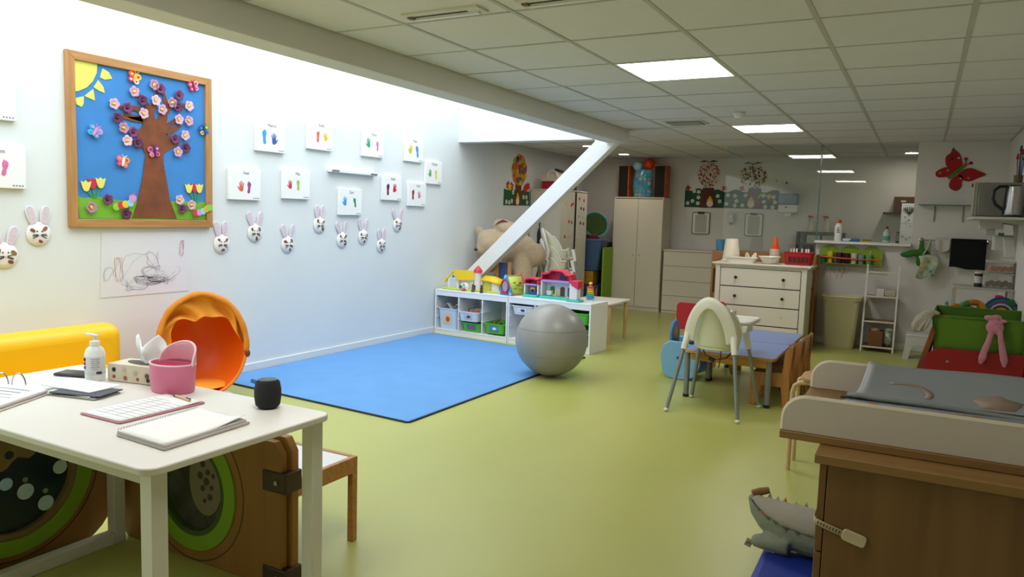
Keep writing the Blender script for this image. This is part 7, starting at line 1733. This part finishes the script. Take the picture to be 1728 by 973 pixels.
# ------------------------------------------------------------------ changing table in the right foreground
M_OAK = wood('#93703f', '#836033', 0.5, 'x', 2.0); M_OAKZ = wood('#7c5a32', '#6c4c28', 0.55, 'z', 2.0)
t = thing('changing_dresser', 'brown oak dresser carrying the changing tray in the right foreground', 'dresser', (5.32, 2.4, 0))
part('top', MB().box(4.846, 5.795, 2.028, 2.76, 0.811, 0.835), M_OAK, t, bevel=0.002)
part('side_panel', MB().box(4.878, 5.79, 2.046, 2.064, 0.0, 0.810), M_OAKZ, t, bevel=0.0015)
part('side_panel', MB().box(4.878, 5.79, 2.726, 2.744, 0.0, 0.810), M_OAKZ, t, bevel=0.0015)
part('back_panel', MB().box(5.78, 5.79, 2.064, 2.726, 0.02, 0.810), M_OAKZ, t)
part('bottom', MB().box(4.88, 5.78, 2.064, 2.726, 0.02, 0.04), M_OAKZ, t)
for (z0, z1) in ((0.575, 0.806), (0.31, 0.570), (0.045, 0.305)):
    part('drawer_front', MB().box(4.858, 4.8755, 2.048, 2.742, z0, z1), M_OAKZ, t, bevel=0.0015)
t = thing('child_lock_strap', 'white plastic child safety strap on the dresser edge', 'child lock', (4.90, 2.04, 0.62))
M_ST = mat('#c2b294', 0.45)
path = [(4.8545, 2.09, 0.668), (4.8530, 2.06, 0.664), (4.8535, 2.045, 0.66), (4.858, 2.0415, 0.655), (4.875, 2.0415, 0.649), (4.925, 2.0415, 0.636)]
vs_, fs_ = [], []
for p in path:
    vs_ += [(p[0], p[1], p[2] - 0.008), (p[0], p[1], p[2] + 0.008)]
part('band', MB().add(vs_, [(2 * i, 2 * i + 2, 2 * i + 3, 2 * i + 1) for i in range(len(path) - 1)]), M_ST, t, solid=0.003)
for k in range(8):
    f = k / 7
    part('notch', MB().obox((4.864 + 0.052 * f, 2.0395, 0.6535 - 0.0145 * f), (0.0025, 0.001, 0.008), (0, 0.26, 0)), mat('#4a3a26', 0.6), t)
part('plate', MB().grid(lambda u, v: (0, 0, 0), 1, 1), M_ST, t) if False else None
ca, sa = math.cos(-0.24), math.sin(-0.24)
part('adhesive_plate', MB().prism([(4.950 + p[0] * ca - p[1] * sa, 0.630 + p[0] * sa + p[1] * ca) for p in rrect(-0.028, 0.030, -0.0155, 0.0155, 0.009, 5)], 'y', 2.038, 2.0455), M_ST, t, bevel=0.002)
t = thing('changing_tray', 'white-sided changing tray with wooden floor on the oak dresser', 'changing tray', (5.27, 2.45, 0.836))
part('floor_board', MB().box(4.742, 5.795, 2.128, 2.785, 0.836, 0.857), M_OAK, t, bevel=0.002)
for (y0, y1) in ((2.135, 2.150), (2.762, 2.777)):
    o = part('side_board', MB().prism(rrect(4.748, 5.795, 0.8575, 0.952, 0.06, 8, (0, 1, 0, 0)), 'y', y0, y1), mat('#c8beb0', 0.5), t, bevel=0.0015)
    edge = [(p[0], (y0 + y1) / 2, p[1]) for p in rrect(4.748, 5.795, 0.8575, 0.952, 0.06, 8, (0, 1, 0, 0))]
    part('edge_band', MB().tube(edge[:10] + [(4.748, (y0 + y1) / 2, 0.859)], 0.0078, 6, flat=1.0), mat('#d6cbb4', 0.45), o)
t = thing('changing_mat', 'grey changing mat with faded orange and yellow motifs in the tray', 'changing mat', (5.3, 2.45, 0.858))
M_MT = mat('#8a9094', 0.5, var=0.05, vscale=6, bump=0.15, bscale=8)
def matf(u, v):
    edge = math.sin(PI * v)
    z = 0.966 - 0.045 * edge ** 0.8 + 0.012 * math.sin(PI * v * 3) * 0.3
    return (4.905 + 0.885 * u + 0.02 * v, 2.175 + 0.565 * v, z + 0.004 * math.sin(9 * u + 4 * v) + 0.006 * max(0.0, 1 - u * 12))
part('cover', MB().grid(matf, 40, 20), M_MT, t, solid=0.012)
part('foam_core', MB().prism([(2.185, 0.8585), (2.73, 0.8585), (2.735, 0.945), (2.64, 0.92), (2.46, 0.905), (2.28, 0.92), (2.18, 0.945)], 'x', 4.92, 5.78), M_MT, t)
part('front_roll', MB().tube([(4.882, 2.186, 0.925), (4.90, 2.186, 0.938), (5.3, 2.184, 0.940), (5.79, 2.184, 0.940)], [0.012, 0.022, 0.024, 0.024], 12), M_MT, t)
part('piping', MB().tube([(4.885, 2.182, 0.960), (5.0, 2.184, 0.967), (5.4, 2.184, 0.968), (5.79, 2.184, 0.968)], 0.004, 8), mat('#3c4046', 0.5), t)
part('side_piping', MB().tube([matf(0.0, v / 12) for v in range(13)], 0.005, 8), mat('#a6a8a6', 0.5), t)
def onmat(u, v, r_, col, n=16, k=4, arc=None):
    pts = []
    if arc:
        pts = [(u + r_ * math.cos(a) * 0.6, v + r_ * math.sin(a)) for a in [arc[0] + (arc[1] - arc[0]) * i / 14 for i in range(15)]]
        pts += [(u + r_ * 0.75 * math.cos(a) * 0.6, v + r_ * 0.75 * math.sin(a)) for a in [arc[1] + (arc[0] - arc[1]) * i / 14 for i in range(15)]]
    else:
        pts = [(p[0], p[1]) for p in petal((0, 0), 1.0, k, 0.12, n)]
        pts = [(u + p[0] * r_ * 0.62, v + p[1] * r_) for p in pts]
    c = Vector(matf(u, v))
    vs_ = []
    for p in pts:
        q = Vector(matf(min(max(p[0], 0), 1), min(max(p[1], 0), 1)))
        vs_.append(q + Vector((0, 0, 0.0068)))
    mb = MB()
    if arc:
        n_ = len(vs_)
        mb.add(vs_, [(i, i + 1, n_ - 2 - i, n_ - 1 - i) for i in range(n_ // 2 - 1)])
    else:
        mb.add([c + Vector((0, 0, 0.0068))] + vs_, [(0, i + 1, (i + 1) % len(vs_) + 1) for i in range(len(vs_))])
    part('printed_motif', mb, mat(col, 0.6), t, solid=0.0006)
onmat(0.13, 0.62, 0.15, '#917d72', arc=(-0.5, 2.2))
onmat(0.11, 0.13, 0.05, '#4a4644')
onmat(0.40, 0.60, 0.12, '#917b6c', k=5)
onmat(0.55, 0.25, 0.13, '#a38a5c', k=3)
onmat(0.72, 0.65, 0.15, '#7a8a8a', k=6)
for (x, col) in ((4.965, '#b07050'), (5.165, '#a8785c'), (5.20, '#9a6a50')):
    part('printed_motif', MB().ell((x, 2.162, 0.950), (0.017, 0.004, 0.010), 12, 8), mat(col, 0.6), t)

# ------------------------------------------------------------------ crocodile on the blue mat
t = thing('blue_floor_mat', 'royal blue vinyl floor cushion on the floor beside the oak dresser', 'floor cushion', (4.9, 3.25, 0))
part('cushion', MB().prism([(4.555, 2.80), (5.30, 2.80), (5.32, 3.72), (4.545, 3.72)], 'z', 0.002, 0.064), mat('#1c3390', 0.4, bump=0.25, bscale=6), t, bevel=0.03, seg=4)
part('piping', MB().tube([(4.556, 3.70, 0.034), (4.562, 2.82, 0.034), (5.29, 2.82, 0.034)], 0.004, 6), mat('#2a3fa0', 0.4), t)
t = thing('crocodile_plush', 'grey-green crocodile plush with a knitted back lying on the blue cushion', 'plush toy', (4.68, 3.25, 0.065))
M_CR = mat('#868c78', 0.9, var=0.1, vscale=40, bump=0.3, bscale=250); M_KN = mat('#b4ad9c', 0.9, bump=0.8, bscale=350)
cr = MB()
P = [(4.490, 3.26, 0.240), (4.515, 3.25, 0.218), (4.560, 3.24, 0.192), (4.63, 3.225, 0.170), (4.73, 3.21, 0.160), (4.84, 3.20, 0.157), (4.96, 3.20, 0.140), (5.08, 3.21, 0.12)]
Rr = [0.024, 0.046, 0.068, 0.086, 0.094, 0.090, 0.073, 0.050]
cr.tube(P, Rr, 16)
cr.ell((4.490, 3.26, 0.240), 0.023, 12, 8)
cr.tube([(4.66, 3.16, 0.11), (4.60, 3.16, 0.105), (4.545, 3.17, 0.098), (4.512, 3.18, 0.090)], [0.045, 0.036, 0.032, 0.024], 12)
part('body', cr, M_CR, t, remesh=0.008)
def back(u, v):
    i = u * (len(P) - 2) * 0.95
    k = min(int(i), len(P) - 2); f = i - k
    c = Vector(P[k]).lerp(Vector(P[k + 1]), f)
    r_ = Rr[k] * (1 - f) + Rr[k + 1] * f
    a = 0.28 + (2.35 - 0.28) * v
    ax_ = (Vector(P[k + 1]) - Vector(P[k])).normalized()
    s = Vector((0, -1, 0)); s = (s - ax_ * s.dot(ax_)).normalized(); n = s.cross(ax_)
    n = n if n.z > 0 else -n
    return c + (s * math.cos(a) + n * math.sin(a)) * (r_ + 0.004)
part('knitted_back', MB().grid(back, 24, 10), M_KN, t, solid=0.004)
for k in range(8):
    p = Vector(back(0.05 + 0.085 * k, 0.0))
    part('scale', MB().add([p + Vector((-0.012, -0.002, 0.004)), p + Vector((0.014, -0.002, -0.004)), p + Vector((0.004, -0.014, -0.012)), p + Vector((0, 0.006, 0))], [(0, 1, 2), (0, 2, 3), (1, 3, 2), (0, 3, 1)]), mat('#5a6450' if k != 3 else '#a8683a', 0.9), t)
for k in range(5):
    p = Vector(back(0.22 + 0.10 * k, 1.0))
    part('spike', MB().add([p + Vector((-0.016, 0, -0.004)), p + Vector((0.016, 0, -0.008)), p + Vector((0.002, 0.006, 0.028)), p + Vector((0, -0.010, 0))], [(0, 1, 2), (0, 2, 3), (1, 3, 2), (0, 3, 1)]), mat(['#a8a894', '#b4b0a0', '#b9801e', '#b9b6aa', '#9a9c88'][k], 0.9), t)
part('snout_roll', MB().tube([(4.485, 3.26, 0.264), (4.515, 3.275, 0.272), (4.548, 3.29, 0.280)], [0.014, 0.017, 0.014], 10), mat('#8a6238', 0.8), t)
ey = Vector(P[3]).lerp(Vector(P[4]), 0.2) + Vector((0.0, -0.078, -0.030))
part('eye', MB().ell(ey, (0.018, 0.006, 0.014), 14, 8), mat('#c8d4dc', 0.4), t)
part('eye_lid', MB().ell(ey + Vector((0.0, -0.001, -0.010)), (0.013, 0.004, 0.006), 12, 6), mat('#2a3a66', 0.6), t)
part('side_tag', MB().obox((4.500, 3.160, 0.084), (0.028, 0.004, 0.034), (0, 0.4, 0.2)), mat('#b4a488', 0.8), t)
part('tag_print', MB().tube([Vector((4.500, 3.156, 0.078)) + Vector((0.008 * math.cos(a), 0, 0.010 * math.sin(a))) for a in [PI * k / 8 for k in range(9)]], 0.002, 6), mat('#3a4436', 0.8), t)
t = thing('white_plastic_clip', 'small white plastic clip lying on the blue cushion by the dresser', 'clip', (4.76, 3.55, 0.065))
part('plate', MB().obox((4.745, 3.57, 0.086), (0.07, 0.05, 0.010), (0.5, 0.1, 0.2)), mat('#c9c4b4', 0.5), t, bevel=0.003)
part('stem', MB().obox((4.775, 3.55, 0.098), (0.012, 0.012, 0.06), (0.1, 0.2, 0)), mat('#c9c4b4', 0.5), t, bevel=0.002)
